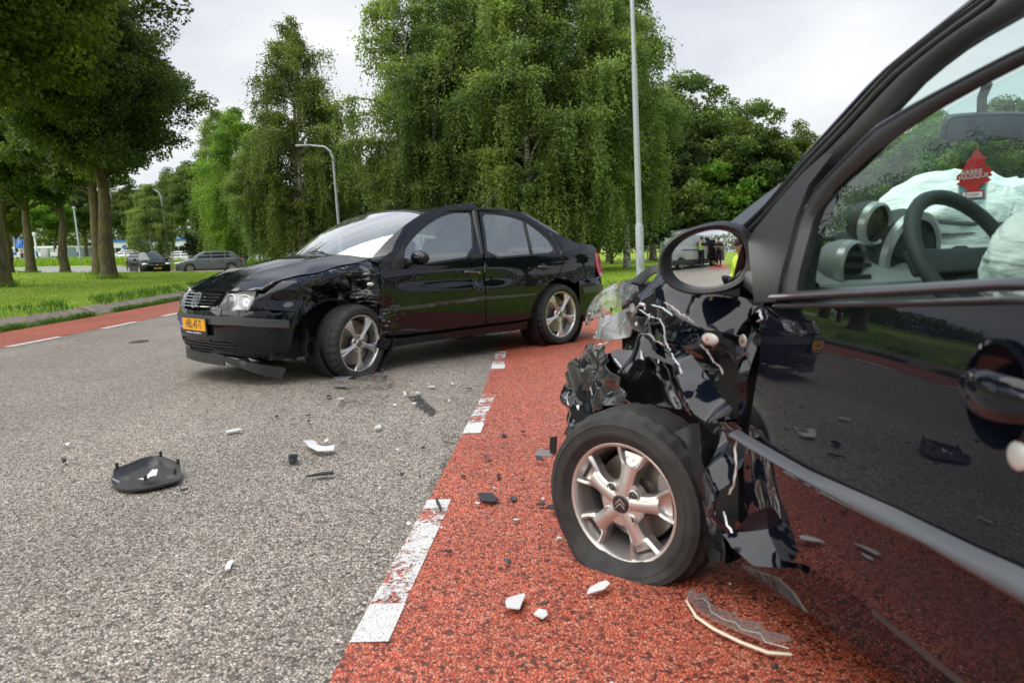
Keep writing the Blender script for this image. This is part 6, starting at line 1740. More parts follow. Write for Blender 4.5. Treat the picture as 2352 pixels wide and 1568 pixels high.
prof = [(512, 455), (560, 520), (580, 560), (640, 600), (612, 640), (645, 690), (625, 715), (690, 760), (738, 800), (700, 830), (735, 870), (672, 900), (718, 940), (680, 968), (620, 985), (560, 1035), (560, 1085), (632, 1090), (632, 1200), (312, 1215), (318, 1108), (395, 1095), (390, 1050), (320, 1010), (255, 990), (250, 975), (300, 940), (245, 905), (250, 885), (250, 850), (305, 810), (345, 740), (350, 700), (395, 660), (370, 640), (440, 590), (445, 540)]
kf = lambda x, y: ((x - 512) * S_, -(y - 330) * S_)
M_card = mat('red_card', (.50, .010, .020), .5)
MB().prism([kf(*p) for p in prof], -.0008, .0008, Mf).build('scent_card', M_card, fr, False)
MB().box((kf(472, 1152)[0], kf(472, 1152)[1], .0014), (270 * S_, 78 * S_, .0006), Mf).build('name_panel', M_white, fr)
for body, x, y, s_, rot, m_ in (('ARBRE', 450, 812, 80, 6, M_white), ('MAGIQUE', 480, 880, 72, 6, M_white), ('Fraise', 468, 1148, 62, 4, M_card)):
    c_ = kf(x, y); text_mesh('lettering', body, s_ * S_ * 1.25, m_, fr, Mf @ Matrix.Translation((c_[0], c_[1], .0020)) @ Matrix.Rotation(radians(rot), 4, 'Z'), .0003)
MB().tube([Mf @ Vector((0, 0.0, 0)), Mf @ Vector((.001, -.06 * 0 + kf(512, 470)[1], 0))], .0012, 5).build('string', mat('string', (.45, .30, .12), .8), fr)
sg_ = thing('hanging_card', 'clear card with mirror-written blue lettering behind the red cardboard tree', 'card', CM @ fa)
Mg = Mf @ Matrix.Translation((0, 0, -.008))
bc = [kf(270, 960), kf(680, 960), kf(655, 1380), kf(252, 1390)]
cardm = bpy.data.materials.new('clear_card'); cardm.use_nodes = True; cardm.node_tree.nodes['Principled BSDF'].inputs['Base Color'].default_value = (.78, .88, .88, 1); cardm.node_tree.nodes['Principled BSDF'].inputs['Alpha'].default_value = .45
MB().prism([p for p in bc[::-1]], -.0008, .0008, Mg).build('card', cardm, sg_, False)
MB().prism([kf(290, 985), kf(290, 1235), kf(650, 1235), kf(650, 985)], .0010, .0016, Mg).build('picture', mat('card_blue', (.18, .42, .52), .5), sg_, False)
for body, y, s_ in (('DRIVE SAFE', 1280, 56), ('I LOVE YOU', 1335, 34)):
    c_ = kf(455, y); text_mesh('lettering', body, s_ * S_ * 1.25, mat('card_ink', (.05, .16, .24), .5), sg_, Mg @ Matrix.Translation((c_[0], c_[1], .0016)) @ Matrix.Diagonal((-1, 1, 1, 1)), .0003)
# ------------------------------------------------------------------ cars further off
def far_car(name, label, cat, loc, heading, L, W, H, wb, fo, m, gm, style='hatch', text=None, group=None, wstyle='swirl', lod=1, rails=False, plate_back=False):
    """x forward from the front axle; fo = front overhang"""
    t = thing(name, label, cat, loc, heading, group)
    hw = W / 2; xr = fo - L
    estate = style in ('estate', 'van')
    # stations: x, belt/bonnet height, half width factor, sill height
    if style == 'van':
        st = [(fo, .62, .80, .24), (fo - .08, .86, .90, .20), (fo - .35, 1.06, .97, .20), (fo - .75, 1.20, 1.0, .22), (-.5, 1.22, 1.0, .24), (-1.8, 1.22, 1.0, .24), (xr + .4, 1.22, 1.0, .26), (xr + .06, 1.22, .98, .28), (xr, 1.20, .94, .30)]
    else:
        st = [(fo, .56, .70, .22), (fo - .06, .70, .82, .19), (fo - .20, .77, .91, .18), (fo - .5, .86, .97, .18), (.0, .93, 1.0, .18), (-.42, .955, 1.0, .19), (-1.3, .955, 1.0, .19), (-wb + .3, .97, 1.0, .19), (-wb - .3, .985, .98, .20), (xr + .15, .98, .92, .24), (xr, .92, .84, .30)]
    xs = np.array([s[0] for s in st])[::-1]
    X = np.linspace(xr, fo, 46)
    ip = lambda k: smooth_table(xs, np.array([s[k] for s in st])[::-1], .06)
    hb, wf, sl = ip(1), ip(2), ip(3)
    rows = []
    r_arch = .36
    for x in X:
        h, f, s = float(hb(x)), float(wf(x)) * hw, float(sl(x))
        for ax in (0, -wb):
            d = abs(x - ax)
            if d < r_arch: s = max(s, .31 + sqrt(r_arch ** 2 - d * d) - .02)
        half = [(f * .93, s), (f * .985, s + (h - s) * .12), (f, s + (h - s) * .45), (f * .985, s + (h - s) * .75), (f * .955, h - .035), (f * .90, h), (f * .55, h + .022), (0, h + .03)]
        rows.append([(x, y, z) for y, z in half] + [(x, -y, z) for y, z in half[:-1][::-1]])
    b = MB().grid(rows); n = len(rows[0]); b.f.append(tuple(range(n))); b.f.append(tuple(range((len(X) - 1) * n, len(X) * n))[::-1])
    body = b.build('body', m, t, True, 40)
    # greenhouse
    zb = lambda x: float(hb(x)) - .004
    if style == 'van': xa, xb, xc, xd = fo - .62, fo - 1.25, xr + .10, xr + .02
    elif style == 'estate': xa, xb, xc, xd = -.22, -1.05, xr + .55, xr + .14
    else: xa, xb, xc, xd = -.16, -1.05, xr + .66, xr + .12
    tb, tt = hw * .90, hw * (.82 if style == 'van' else .66)
    zt = H - .05
    def quad3(a, b_, c, d): return MB().grid([[tuple(Vector(a).lerp(Vector(b_), q / 6)) for q in range(7)], [tuple(Vector(d).lerp(Vector(c), q / 6)) for q in range(7)]])
    gl_ = gm
    def arc(x, y, z, bow): return [(x + bow * (1 - q * q), y * q, z + .03 * (1 - q * q)) for q in np.linspace(-1, 1, 9)]
    MB().grid([arc(xa, tb, zb(xa), .16), arc((xa + xb) / 2, (tb + tt) / 2, (zb(xa) + zt) / 2 + .015, .14), arc(xb, tt, zt, .10)]).build('windscreen', gl_, t, True, 60)
    MB().grid([arc(xd, tb * .93, zb(xd), -.05), arc(xc + (xd - xc) * .4, (tb * .35 + tt * .65) * .95, zb(xd) + (zt - zb(xd)) * .62, -.04), arc(xc, tt * .95, zt, -.03)]).build('rear_window', gl_ if style != 'van' else m, t, True, 60)
    rr_ = [arc(xb, tt, zt, .10)] + [[(x, tt * q * (1 - .02), zt + .05 * (1 - q * q) + .02 * sin((x - xb) / (xc - xb) * pi)) for q in np.linspace(-1, 1, 9)] for x in np.linspace(xb - .05, xc + .05, 6)] + [arc(xc, tt * .95, zt, -.03)]
    MB().grid(rr_).build('roof', m, t, True, 60)
    for s in (1, -1):
        def P(x, f): # f 0 belt .. 1 roof edge
            y = tb + (tt - tb) * f + .015 * sin(f * pi); 
            if x < xr + .6: y -= .03 * (1 - f)
            return Vector((x, s * y, zb(min(max(x, xd), xa)) * (1 - f) + zt * f))
        fr = lambda f: xa + (xb - xa) * f; rr2 = lambda f: xd + (xc - xd) * f
        sk = MB().grid([[tuple(P(fr(f) + (rr2(f) - fr(f)) * q, f)) for q in np.linspace(0, 1, 17)] for f in np.linspace(0, 1, 5)]); sk.build('window_frame', m, t, True, 60)
        if style == 'van': wins = [(-.06 + fo - .85, fo - 1.75)]
        elif style == 'estate': wins = [(-.40, -1.38), (-1.46, -2.42), (-2.52, xr + .62)]
        else: wins = [(-.40, -1.36), (-1.43, -2.22), (-2.29, -2.58)]
        for (wa, wb_) in wins:
            pts = []
            for f in (.10, .86):
                a = min(wa, fr(f) - .10); c = max(wb_, rr2(f) + .10)
                pts.append([tuple(P(a + (c - a) * q, f) + Vector((0, s * .008, 0))) for q in np.linspace(0, 1, 5)])
            if abs(pts[1][0][0] - pts[1][-1][0]) > .02: MB().grid([pts[0], [tuple((Vector(a) + Vector(b2)) / 2) for a, b2 in zip(*pts)], pts[1]]).build('window', M_winD, t, True, 60)
        MB().ell((xa - .30, s * (hw + .07), zb(xa) + .06), (.06, .10, .07), 10, 6).build('wing_mirror', m, t)
        lz = .70 if style != 'van' else .86
        MB().ell((fo - .20, s * hw * .74, lz), (.17, hw * .22, .075), 12, 6).build('headlight', M_hlamp, t)
        MB().ell((xr + .07, s * hw * .86, .86 if style != 'van' else .95), (.07, hw * .13, .10 if style != 'van' else .25), 10, 6).build('tail_light', M_red, t)
        for ax in (0, -wb):
            if lod: wheel(t, (ax, s * (hw - .12), .315), 0 if s > 0 else pi, .315, .20, .225, wstyle, 0, 0, 0)
            else: MB().lathe([(0, .09), (.20, .09), (.21, .10), (.31, .10), (.315, .07), (.315, -.1)], 20, Matrix.Translation((ax, s * (hw - .11), .315)) @ Matrix.Rotation(0 if s > 0 else pi, 4, 'Z'), 'Y').build('wheel', M_rubber, t)
        for hx in ((-1.18, -2.05) if style != 'van' else (-.95, -1.5)):
            MB().box((hx, s * (hw + .005), .80 if style != 'van' else 1.0), (.16, .03, .03), None, 0, .01).build('door_handle', m if style != 'van' else M_plastic, t)
        MB().box((-wb / 2, s * hw * .985, .235), (wb - .75, .03, .09), None, 0, .01).build('sill', M_plastic, t)
        if rails: MB().tube([(xb + .05, s * tt * .92, zt + .02), (xb - .1, s * tt * .92, zt + .07), (xc + .2, s * tt * .9, zt + .07), (xc + .05, s * tt * .9, zt + .02)], .018, 6).build('roof_rail', M_alu2, t)
    gz = .60 if style != 'van' else .72
    g = MB().box((fo - .035, 0, gz), (.05, W * .52, .12), None, 0, .02).build('radiator_grille', M_plastic, t)
    MB().box((fo - .012, 0, gz + .035), (.02, W * .50, .016), None, 0, .004).build('chrome_bar', M_chrome, g)
    MB().lathe([(0, .01), (.05, .01), (.055, 0)], 16, Matrix.Translation((fo + .002, 0, gz + .03)) @ Matrix.Rotation(pi / 2, 4, 'Y')).build('emblem', M_chrome, g)
    MB().box((fo - .05, 0, .30), (.08, W * .62, .13), None, 0, .03).build('air_intake', M_plastic, t)
    MB().box((-wb / 2 - .1, 0, .25), (L * .8, W * .72, .12)).build('underside', M_dark, t, False)
    if text:
        MPf = Matrix.Translation((fo + .028, 0, .43)) @ Matrix(((0, 0, 1, 0), (1, 0, 0, 0), (0, 1, 0, 0), (0, 0, 0, 1))); plate(t, MPf, text)
    return t
M_winD = mat('dark_window', (.02, .025, .028), .08, 0, .15, .35)
M_winC = glass('far_car_glass', (.45, .52, .52), 1.0, .03)
M_hlamp = mat('far_headlamp', (.72, .73, .72), .12, .3, .8)
p_grey = paint('grey_car_paint', (.14, .155, .165)); p_blk = paint('black_estate_paint', (.008, .009, .011)); p_blk.node_tree.nodes['Principled BSDF'].inputs['Coat Weight'].default_value = .4; p_wht = paint('white_car_paint', (.72, .73, .74)); p_slv = paint('silver_car_paint', (.38, .39, .40))
def far_at(x, Z, z=None):
    d = ray(x, 600); s = Z / d.y; X = d.x * s
    return (X, Z, float(terr(X, Z)) + .03 if z is None else z)
far_car('grey_hatchback', 'grey five-door hatchback turning out of the side road behind the black estate', 'car', far_at(432, 54), radians(180 + 28), 4.26, 1.79, 1.47, 2.63, .86, p_grey, M_winC, 'hatch', 'PH-387-X' if False else None)
gp = [o for o in bpy.data.objects if o.name == 'grey_hatchback'][0]
MB().box((.905, 0, .44), (.015, .5, .11), None, 0, .004).build('number_plate', M_plate, gp)
for s in (1, -1): MB().ell((-.98, s * .36, 1.16), (.10, .09, .13), 10, 8).build('occupant_head', mat('skin', (.42, .25, .18), .6), gp) if s > 0 else None
far_car('black_estate_car', 'black estate car with roof rails and yellow plate, facing the camera by the lawn', 'car', far_at(352, 52.5), radians(-52), 4.70, 1.87, 1.50, 2.66, .93, p_blk, M_winC, 'estate', 'PF-695-N', rails=True)
gpk = 'pale cars parked in front of the hall'
far_car('parked_car', 'white car parked under the trees between the estate car and the grey hatchback', 'car', far_at(455, 78), radians(8), 4.2, 1.78, 1.48, 2.6, .85, p_wht, M_winD, 'hatch', group=gpk, lod=0)
far_car('parked_car', 'silver car parked behind the curved lamp post', 'car', far_at(405, 80), radians(4), 4.3, 1.8, 1.5, 2.6, .85, p_slv, M_winD, 'hatch', group=gpk, lod=0)
far_car('parked_car', 'white car parked left of the black estate car, below the blue round sign', 'car', far_at(268, 88), radians(175), 4.3, 1.8, 1.5, 2.6, .85, p_wht, M_winD, 'hatch', group=gpk, lod=0)
far_car('white_car', 'white car standing beyond the sedan, seen through its door windows', 'car', far_at(985, 24, .0), radians(80), 4.1, 1.75, 1.50, 2.55, .82, p_wht, M_winC, 'hatch', lod=0)

# ------------------------------------------------------------------ lamp posts
def lamp_arm(label, px, py_top, Z, r, arm_px, lean=0.0, group='lamp posts'):
    x, y, z = far_at(px, Z, 0); z = float(terr(x, Z)); H = (at(px, py_top, 1) - CAMP); top = CAMP + ray(px, py_top) * (Z / ray(px, py_top).y)
    h = top.z - z
    t = thing('street_lamp', label, 'lamp post', (x, Z, z), 0, group)
    al = arm_px / FP * Z
    lx = lean * h
    pole = MB(); pole.tube([(0, 0, -.1), (lx * .15, 0, h * .15), (lx * .16, 0, h * .16)], [r * 1.25, r * 1.25, r], 12)
    pts = [(lx * q, 0, h * q) for q in np.linspace(.16, .90, 8)] + [(lx - al * .06, 0, h * .95), (lx - al * .2, 0, h * .985), (lx - al * .62, 0, h)]
    pole.tube(pts, list(np.linspace(r, r * .62, len(pts))), 12); pole.build('pole', M_galv, t, True, 60)
    hd = MB(); hd.box((lx - al * .82, 0, h + .0), (al * .40, .24, .10), None, 0, .03); hd.build('lamp_head', mat('lamp_head_grey', (.42, .44, .46), .4), t)
    MB().box((lx - al * .84, 0, h - .055), (al * .28, .18, .02)).build('lamp_glass', G_lens, t)
    return t
lamp_arm('curved-arm lamp post rising behind the sedan windscreen', 786, 332, 45, .085, 80, -.035)
lamp_arm('curved-arm lamp post standing between the black estate car and the grey hatchback', 390, 432, 66, .085, 62, -.055)
x_, y_, z_ = far_at(1470, 17, 0)
t = thing('street_lamp', 'tall galvanised lamp pole in front of the birches, cut by the top of the photo', 'lamp post', (x_, y_, 0), 0, 'lamp posts')
MB().tube([(.02, 0, -.1), (0, 0, .9), (-.01, 0, 1.42), (-.012, 0, 1.50)], [.092, .088, .086, .066], 16).build('pole_base', M_galv, t, True, 50)
MB().tube([(-.012, 0, 1.50), (-.085, 0, 4.62), (-.088, 0, 4.72)], [.066, .058, .058], 16).build('pole', M_galv, t, True, 50)
MB().tube([(-.086, 0, 4.66), (-.090, 0, 4.76), (-.20, 0, 9.2)], [.058, .046, .036], 16).build('pole_top', M_galv, t, True, 50)
MB().tube([(-.20, 0, 9.15), (-.28, 0, 9.45), (-.7, 0, 9.6), (-1.3, 0, 9.62)], [.036, .034, .03, .03], 10).box((-1.7, 0, 9.62), (.8, .26, .12), None, 0, .03).build('lamp_head', mat('lamp_head_grey', (.42, .44, .46), .4), t)
MB().box((.0, -.088, .75), (.09, .01, .32), None, 0, .003).build('service_door', M_galv, t)
x_, y_, z_ = far_at(186, 70)
t = thing('street_lamp', 'short slim post on the meadow between two lawn trees', 'lamp post', (x_, y_, z_), 0, 'lamp posts')
MB().tube([(0, 0, -.1), (-.03, 0, 1.2), (-.22, 0, 4.9)], [.10, .085, .06], 12).build('pole', M_galv, t, True, 60); MB().ell((-.22, 0, 4.95), (.14, .14, .10)).build('lamp_head', M_galv, t)

# ------------------------------------------------------------------ signs and small things along the side road
M_sred = mat('sign_red', (.50, .02, .03), .4); M_sblue = mat('sign_blue', (.02, .13, .50), .4); M_swhite = mat('sign_white', (.75, .75, .75), .5)
def post_at(px, py, Z):
    q = CAMP + ray(px, py) * (Z / ray(px, py).y); return q
def face(pos): # matrix facing the camera, upright
    d = (CAMP - pos); d.z = 0; d.normalize(); x = Vector((0, 0, 1)).cross(d).normalized()
    return Matrix(((x.x, 0, d.x, pos.x), (x.y, 0, d.y, pos.y), (0, 1, 0, pos.z), (0, 0, 0, 1)))
def sign(label, px, py, Z, kind, r):
    p = post_at(px, py, Z); g = float(terr(p.x, p.y)); F_ = face(p)
    t = thing('road_sign', label, 'sign', (p.x, p.y, g)); I = Matrix.Translation((-p.x, -p.y, -g))
    MB().tube([(0, .02, -.1), (0, .02, p.z - g + r * .5)], .045, 8).build('post', M_galv, t)
    if kind == 'yield':
        tri = [(-r, r * .6), (0, -r * 1.1), (r, r * .6)]
        MB().prism([tri[0], tri[1], tri[2]], .03, .05, I @ F_).build('sign_plate', M_sred, t, False)
        MB().prism([(a * .58, b * .58 + .02 * r) for a, b in tri], .052, .058, I @ F_).build('sign_field', M_swhite, t, False)
    else:
        m1 = M_sblue if kind == 'blue' else M_swhite
        MB().lathe([(0, .05), (r * .97, .05), (r, .03)], 20, I @ F_).build('sign_plate', m1, t)
        if kind == 'blue':
            sy = MB()
            for dx in (-.35, .35): sy.ell((dx * r, .34 * r, .052), (.12 * r, .12 * r, .004), 8, 4, I @ F_).box((dx * r, .08 * r, .053), (.26 * r, .36 * r, .005), I @ F_)
            for dx in (-.28, .28): sy.lathe([(.24 * r, .052), (.24 * r, .056), (.15 * r, .056)], 12, I @ F_ @ Matrix.Translation((dx * r, -.48 * r, 0)))
            sy.build('symbol', M_swhite, t)
    return t
sign('red and white give-way triangle left of the blue-striped mast', 54.5, 578.5, 72, 'yield', .24)
sign('red and white give-way triangle half hidden beside the lichen-covered trunk', 218, 580, 72, 'yield', .21)
sign('blue round cycle-path sign left of the black estate car', 286, 568, 68, 'blue', .19)
sign('blue round sign just above the roof of the black estate car', 307.5, 574.5, 70, 'bluedisc' if False else 'blue', .12)
sign('pale back of a round sign between two lawn trunks', 132, 576, 74, 'back', .20)
M_stripe = mat('mast_stripes', (.7, .7, .7), .5); _t = NT(M_stripe); _w = _t.n('ShaderNodeTexWave', wave_type='BANDS', bands_direction='DIAGONAL'); _w.inputs['Scale'].default_value = .55
_c = _t.n('ShaderNodeTexCoord'); _t.l(_c.outputs['Object'], _w.inputs['Vector']); _t.base(_t.ramp(_w.outputs['Fac'], [(.48, (.02, .12, .30)), (.52, (.75, .76, .78))]))
def mast(label, px, yb, ym, yt, Z, r, head):
    p = post_at(px, yb, Z); g = float(terr(p.x, p.y)); t = thing('striped_mast', label, 'mast', (p.x, p.y, g), 0, 'blue and white striped masts')
    zm = post_at(px, ym, Z).z - g; zt = post_at(px, yt, Z).z - g
    MB().tube([(0, 0, -.1), (-.03 * zm, 0, zm)], [r, r * .95], 12).build('striped_foot', M_stripe, t); MB().tube([(-.03 * zm, 0, zm), (-.045 * zt, 0, zt)], [r * .9, r * .75], 12).build('pole', M_swhite, t)
    if head: MB().box((-.045 * zt - .12, 0, zt), (.55, .35, .42), None, 0, .05).build('mast_head', M_swhite, t)
mast('blue and white striped mast with a white head, beside a slim grey trunk', 87, 598, 576, 538, 84, .12, True)
mast('thin blue-striped post left of the short slim lamp post', 180, 590, 579, 565, 88, .07, False)
x_, y_, z_ = far_at(98, 86)
t = thing('barrier', 'white barrier beam behind the striped mast', 'barrier', (x_, y_, z_)); zb_ = post_at(98, 585, 86).z - z_
MB().box((.3, 0, zb_), (2.8, .15, .42), None, 0, .03).build('beam', M_swhite, t); 
for dx in (-.7, 1.3): MB().box((dx, .0, zb_ * .5 - .2), (.09, .09, zb_ - .1)).build('leg', M_swhite, t)
x_, y_, z_ = far_at(106, 84); zc_ = post_at(106, 582, 84).z - z_
t = thing('cabinet', 'grey roadside cabinet at the right end of the white barrier', 'cabinet', (x_, y_, z_)); MB().box((0, 0, zc_), (.75, .5, .95), None, 0, .03).build('case', mat('cabinet_grey', (.45, .47, .48), .5), t); MB().box((0, 0, zc_ / 2 - .3), (.12, .12, zc_)).build('foot', M_galv, t)
x_, y_, z_ = far_at(101, 80); t = thing('marker_post', 'leaning orange marker post in front of the white barrier', 'post', (x_, y_, z_)); MB().tube([(.08, 0, -.05), (-.05, 0, .62)], .075, 10).build('post', mat('orange_post', (.75, .20, .02), .5), t)
for i, px in enumerate((33, 44)):
    p = post_at(px, 564, 95); g = float(terr(p.x, p.y)); t = thing('flag', ['left blue flag by the far left tree trunk', 'right blue flag by the give-way triangle'][i], 'flag', (p.x, p.y, g), 0, 'blue flags')
    MB().tube([(0, 0, 0), (0, 0, p.z - g + 1.0)], .04, 8).build('pole', M_swhite, t)
    MB().grid([[(.02 + .32 * k, .10 * sin(k * 1.3 + j), p.z - g + .8 - .35 * j - .05 * k) for k in range(4)] for j in range(4)]).build('cloth', M_sblue, t)
x_, y_, z_ = far_at(35, 82); zz_ = post_at(35, 585, 82).z - z_
t = thing('notice_board', 'small white notice board low beside the blue flags', 'sign', (x_, y_, z_)); MB().box((0, 0, zz_), (1.0, .06, .5), None, 0, .01).build('board', M_swhite, t); MB().box((0, -.035, zz_ + .1), (.5, .01, .3)).build('picture', M_sblue, t)
for dx in (-.4, .4): MB().box((dx, 0, zz_ / 2 - .15), (.05, .05, zz_ + .1)).build('leg', M_galv, t)

# halls far behind
def hall(label, x0, x1, y_top, Z, m, band, extra=None):
    a = post_at(x0, y_top, Z); b_ = post_at(x1, y_top, Z); g = float(terr(a.x, Z)); h = a.z - g; Lh_ = b_.x - a.x
    t = thing('hall', label, 'building', ((a.x + b_.x) / 2, Z + 6, g))
    MB().box((0, 0, h / 2 - .2), (Lh_, 12, h)).build('wall', m, t, False)
    MB().box((0, 0, h - .1), (Lh_ + .3, 12.3, .35)).build('roof_edge', band, t, False)
    n = max(3, int(Lh_ / 2.4))
    for k in range(n):
        xx = -Lh_ / 2 + (k + .5) * Lh_ / n
        w_ = MB().box((xx, -6.02, h * .52), (Lh_ / n * .72, .06, h * .30)).build('window', M_winD, t, False)
        MB().box((xx, -6.06, h * .52), (.06, .05, h * .30)).build('frame', M_swhite, w_, False)
    if extra: MB().box((Lh_ * .30, -6.06, h * .78), (1.7, .08, .55)).build('sign_panel', extra, t, False)
    return t
M_hall = mat('hall_white', (.60, .64, .70), .6); M_hall2 = mat('hall_blue_grey', (.36, .43, .52), .6)
hall('long pale industrial hall behind the black estate car and the parked white cars', 245, 500, 553, 128, M_hall, M_sblue, M_sred)
hall('pale blue hall glimpsed between the trunks at the far left', -40, 150, 570, 135, M_hall2, M_swhite)
hall('blue-grey hall glimpsed through the birches behind the sedan bonnet', 560, 700, 566, 124, M_hall2, M_sblue)

# ------------------------------------------------------------------ mesh fence with banners on the right
fence = thing('mesh_fence', 'galvanised mesh fence with white banners standing beyond the lamp pole', 'fence', (10.6, 60, 0))
fa_, fb_ = Vector((0, 0, 0)), Vector((.35, -17.5, 0)); nf = 5
M_banner = mat('banner_white', (.84, .86, .87), .6); M_bgreen = mat('banner_green', (.02, .38, .16), .5)
for k in range(nf):
    a = fa_.lerp(fb_, k / nf); b_ = fa_.lerp(fb_, (k + 1) / nf); d = (b_ - a); ln = d.length; d.normalize()
    if k == 0: a = a + Vector((-.3, 0, 0))
    p = MB(); p.tube([a + Vector((0, 0, 0)), a + Vector((0, 0, 2.03))], .045, 8); p.build('post', M_galv, fence)
    f_ = MB()
    for z in (.12, 1.05, 1.97): f_.tube([a + Vector((0, 0, z)), b_ + Vector((0, 0, z))], .028, 6)
    f_.tube([a + d * (ln * .5), a + d * (ln * .5) + Vector((0, 0, 1.97))], .025, 6)
    f_.tube([a + Vector((0, 0, 1.2)), a + d * (ln * .9) + Vector((0, 0, .15))], .022, 6); f_.build('frame', M_galv, fence)
    w_ = MB()
    for j in range(1, 22): w_.tube([a + d * (ln * j / 22) + Vector((0, 0, .12)), a + d * (ln * j / 22) + Vector((0, 0, 1.97))], .006, 3, False)
    for j in range(1, 10): w_.tube([a + Vector((0, 0, .12 + 1.85 * j / 10)), b_ + Vector((0, 0, .12 + 1.85 * j / 10))], .006, 3, False)
    w_.build('wire_mesh', M_galv, fence, False)
    if k >= 1:
        nrm = Vector((-1, 0, 0)); rows = []
        for z in np.linspace(.25, 1.90, 6): rows.append([tuple(a + d * (ln * q) + nrm * (.05 + .03 * sin(q * 9 + z * 2)) + Vector((0, 0, z))) for q in np.linspace(.06, .96, 12)])
        bn_ = MB().grid(rows).build('banner', M_banner, fence)
        rows = [[tuple(a + d * (ln * q) + nrm * .11 + Vector((0, 0, z))) for q in (.22 - .06 * (z < 1.15), .30 + .16 * (z < 1.15))] for z in (.75, .95, 1.14, 1.16, 1.6, 1.88)]
        MB().grid(rows).build('print', M_bgreen, bn_, False)
MB().tube([fb_, fb_ + Vector((0, 0, 2.03))], .045, 8).build('post', M_galv, fence)
# row of tall weeds at the foot of the lamp pole
n = 900; wx = RNG.normal(float(far_at(1462, 17, 0)[0]), .35, n); wy = RNG.normal(16.6, .5, n)
blades('lamp_weeds', wx, wy, np.zeros(n), .30, .012, .35, .62, M_weed)
for i, (px, Z, r) in enumerate(((228, 37, .55), (246, 31, .6), (70, 44, .5), (148, 45, .45), (-10, 24, .6))):
    x_, y_, _q = far_at(px, Z, 0); n = 700; rr_ = r * np.abs(RNG.normal(0, .6, n)); aa = RNG.uniform(0, 2 * pi, n); wx = x_ + rr_ * np.cos(aa); wy = y_ + rr_ * np.sin(aa)
    blades('trunk_weeds', wx, wy, terr(wx, wy), .20, .010, .6, .40, M_blade)
# ------------------------------------------------------------------ broken pieces on the road
def kA(x, y): return (x / 1.742 / 1.7415, (1400 + y / 1.742) / 1.7415)
def kB(x, y): return ((1100 + x / 1.742) / 1.7415, (1400 + y / 1.742) / 1.7415)
def kC(x, y): return ((1200 + x / 1.809) / 1.7415, (1900 + y / 1.809) / 1.7415)
def kD(x, y): return ((2900 + x / 1.887) / 1.7415, (1900 + y / 1.887) / 1.7415)
def kP(x, y): return (x, y)
M_sh_white = mat('shard_white', (.70, .70, .71), .35, 0, .3); M_sh_black = mat('shard_black', (.022, .023, .026), .5); M_sh_grey = mat('shard_grey', (.16, .15, .145), .6); M_sh_blue = mat('shard_blue_black', (.012, .018, .032), .25, 0, .7)
M_sh_clear = glass('shard_clear', (.90, .91, .91), 1.0, .24, .10, 1.8)
rdeb = random.Random(12)
def shard(name, label, cat, K, pts, m, th=.004, lift=.012, tilt=.18, group=None, base=.010):
    """a broken plate: outline traced on the road, bent and a little raised on one side"""
    g = [gnd(*K(*p)) for p in pts]; c = sum(g, Vector()) / len(g); c.z = 0
    r = max((p - c).length for p in g)
    ang = rdeb.uniform(0, 2 * pi); ax = Vector((cos(ang), sin(ang), 0)); cv = rdeb.uniform(-.6, 1.0)
    pl = [((p - c).x, (p - c).y) for p in g]
    if sum(pl[i][0] * pl[(i + 1) % len(pl)][1] - pl[(i + 1) % len(pl)][0] * pl[i][1] for i in range(len(pl))) < 0: pl = pl[::-1]
    def zf(X, Y):
        X = np.asarray(X, float); Y = np.asarray(Y, float)
        q = (X * ax.x + Y * ax.y) / max(r, 1e-4); p = (-X * ax.y + Y * ax.x) / max(r, 1e-4)
        z = base + lift * .35 + min(tilt, .5) * r * .5 * (q + 1) * .6 + lift * cv * (1 - p * p) * .8
        return np.stack([X, Y, np.maximum(.003, z) + th], 1)
    o = panel(name, pl, zf, m, None, (), max(.006, r / 6), th, 1)
    o.location = c
    return tag(o, label, cat, group)
def blob(cx, cy, rx, ry, n=7, sd=0):
    rq = random.Random(sd + int(cx * 7 + cy)); 
    return [(cx + rx * cos(2 * pi * k / n) * rq.uniform(.6, 1.15), cy + ry * sin(2 * pi * k / n) * rq.uniform(.6, 1.15)) for k in range(n)]

# shell of the torn-off mirror
sh_px = [(775, 885), (795, 850), (900, 815), (1000, 772), (1060, 760), (1110, 757), (1150, 770), (1240, 805), (1260, 840), (1255, 880), (1180, 905), (1050, 935), (960, 948), (880, 950), (800, 930)]
g = [gnd(*kA(*p), .035) for p in sh_px]; c = sum(g, Vector()) / len(g); c.z = 0
shell = thing('mirror_shell', 'black torn-off mirror shell lying hollow side up on the grey asphalt', 'mirror shell', c)
pl = chaikin([((p - c).x, (p - c).y) for p in g], 2); rows = []
for f, z in ((.55, .012), (.88, .014), (.97, .030), (1.0, .044), (1.03, .045), (1.025, .028), (.93, .004), (.5, .002)):
    rows.append([(x * f, y * f, z * (1.15 if y > 0 else .55)) for x, y in pl])
s_ = MB().grid(rows, None, True); n = len(pl); s_.f.append(tuple(range(n))); s_.f.append(tuple(range(7 * n, 8 * n))[::-1])
s_.build('shell', mat('shell_plastic', (.045, .043, .045), .38), shell, True, 40)
for k in (3, 20, 28, 36, 44):
    x, y = pl[k % n]; MB().box((x * .98, y * .98, .064), (.014, .008, .026), None, k, .002).build('clip', M_plastic, shell)
cp = lambda x, y, z: tuple(gnd(*kA(x, y), z) - c)
MB().grid([[cp(960, 895, .025), cp(1010, 885, .03), cp(1040, 870, .035)], [cp(1010, 905, .028), cp(1050, 880, .05), cp(1060, 830, .06)], [cp(1030, 900, .025), cp(1090, 870, .045), cp(1100, 828, .07)]]).build('foil_scrap', mat('foil_scrap', (.62, .61, .62), .4), shell)
MB().grid([[cp(780, 885, .06), cp(830, 910, .06)], [cp(785, 905, .045), cp(835, 925, .045)]]).build('scraped_tip', M_torn, shell)

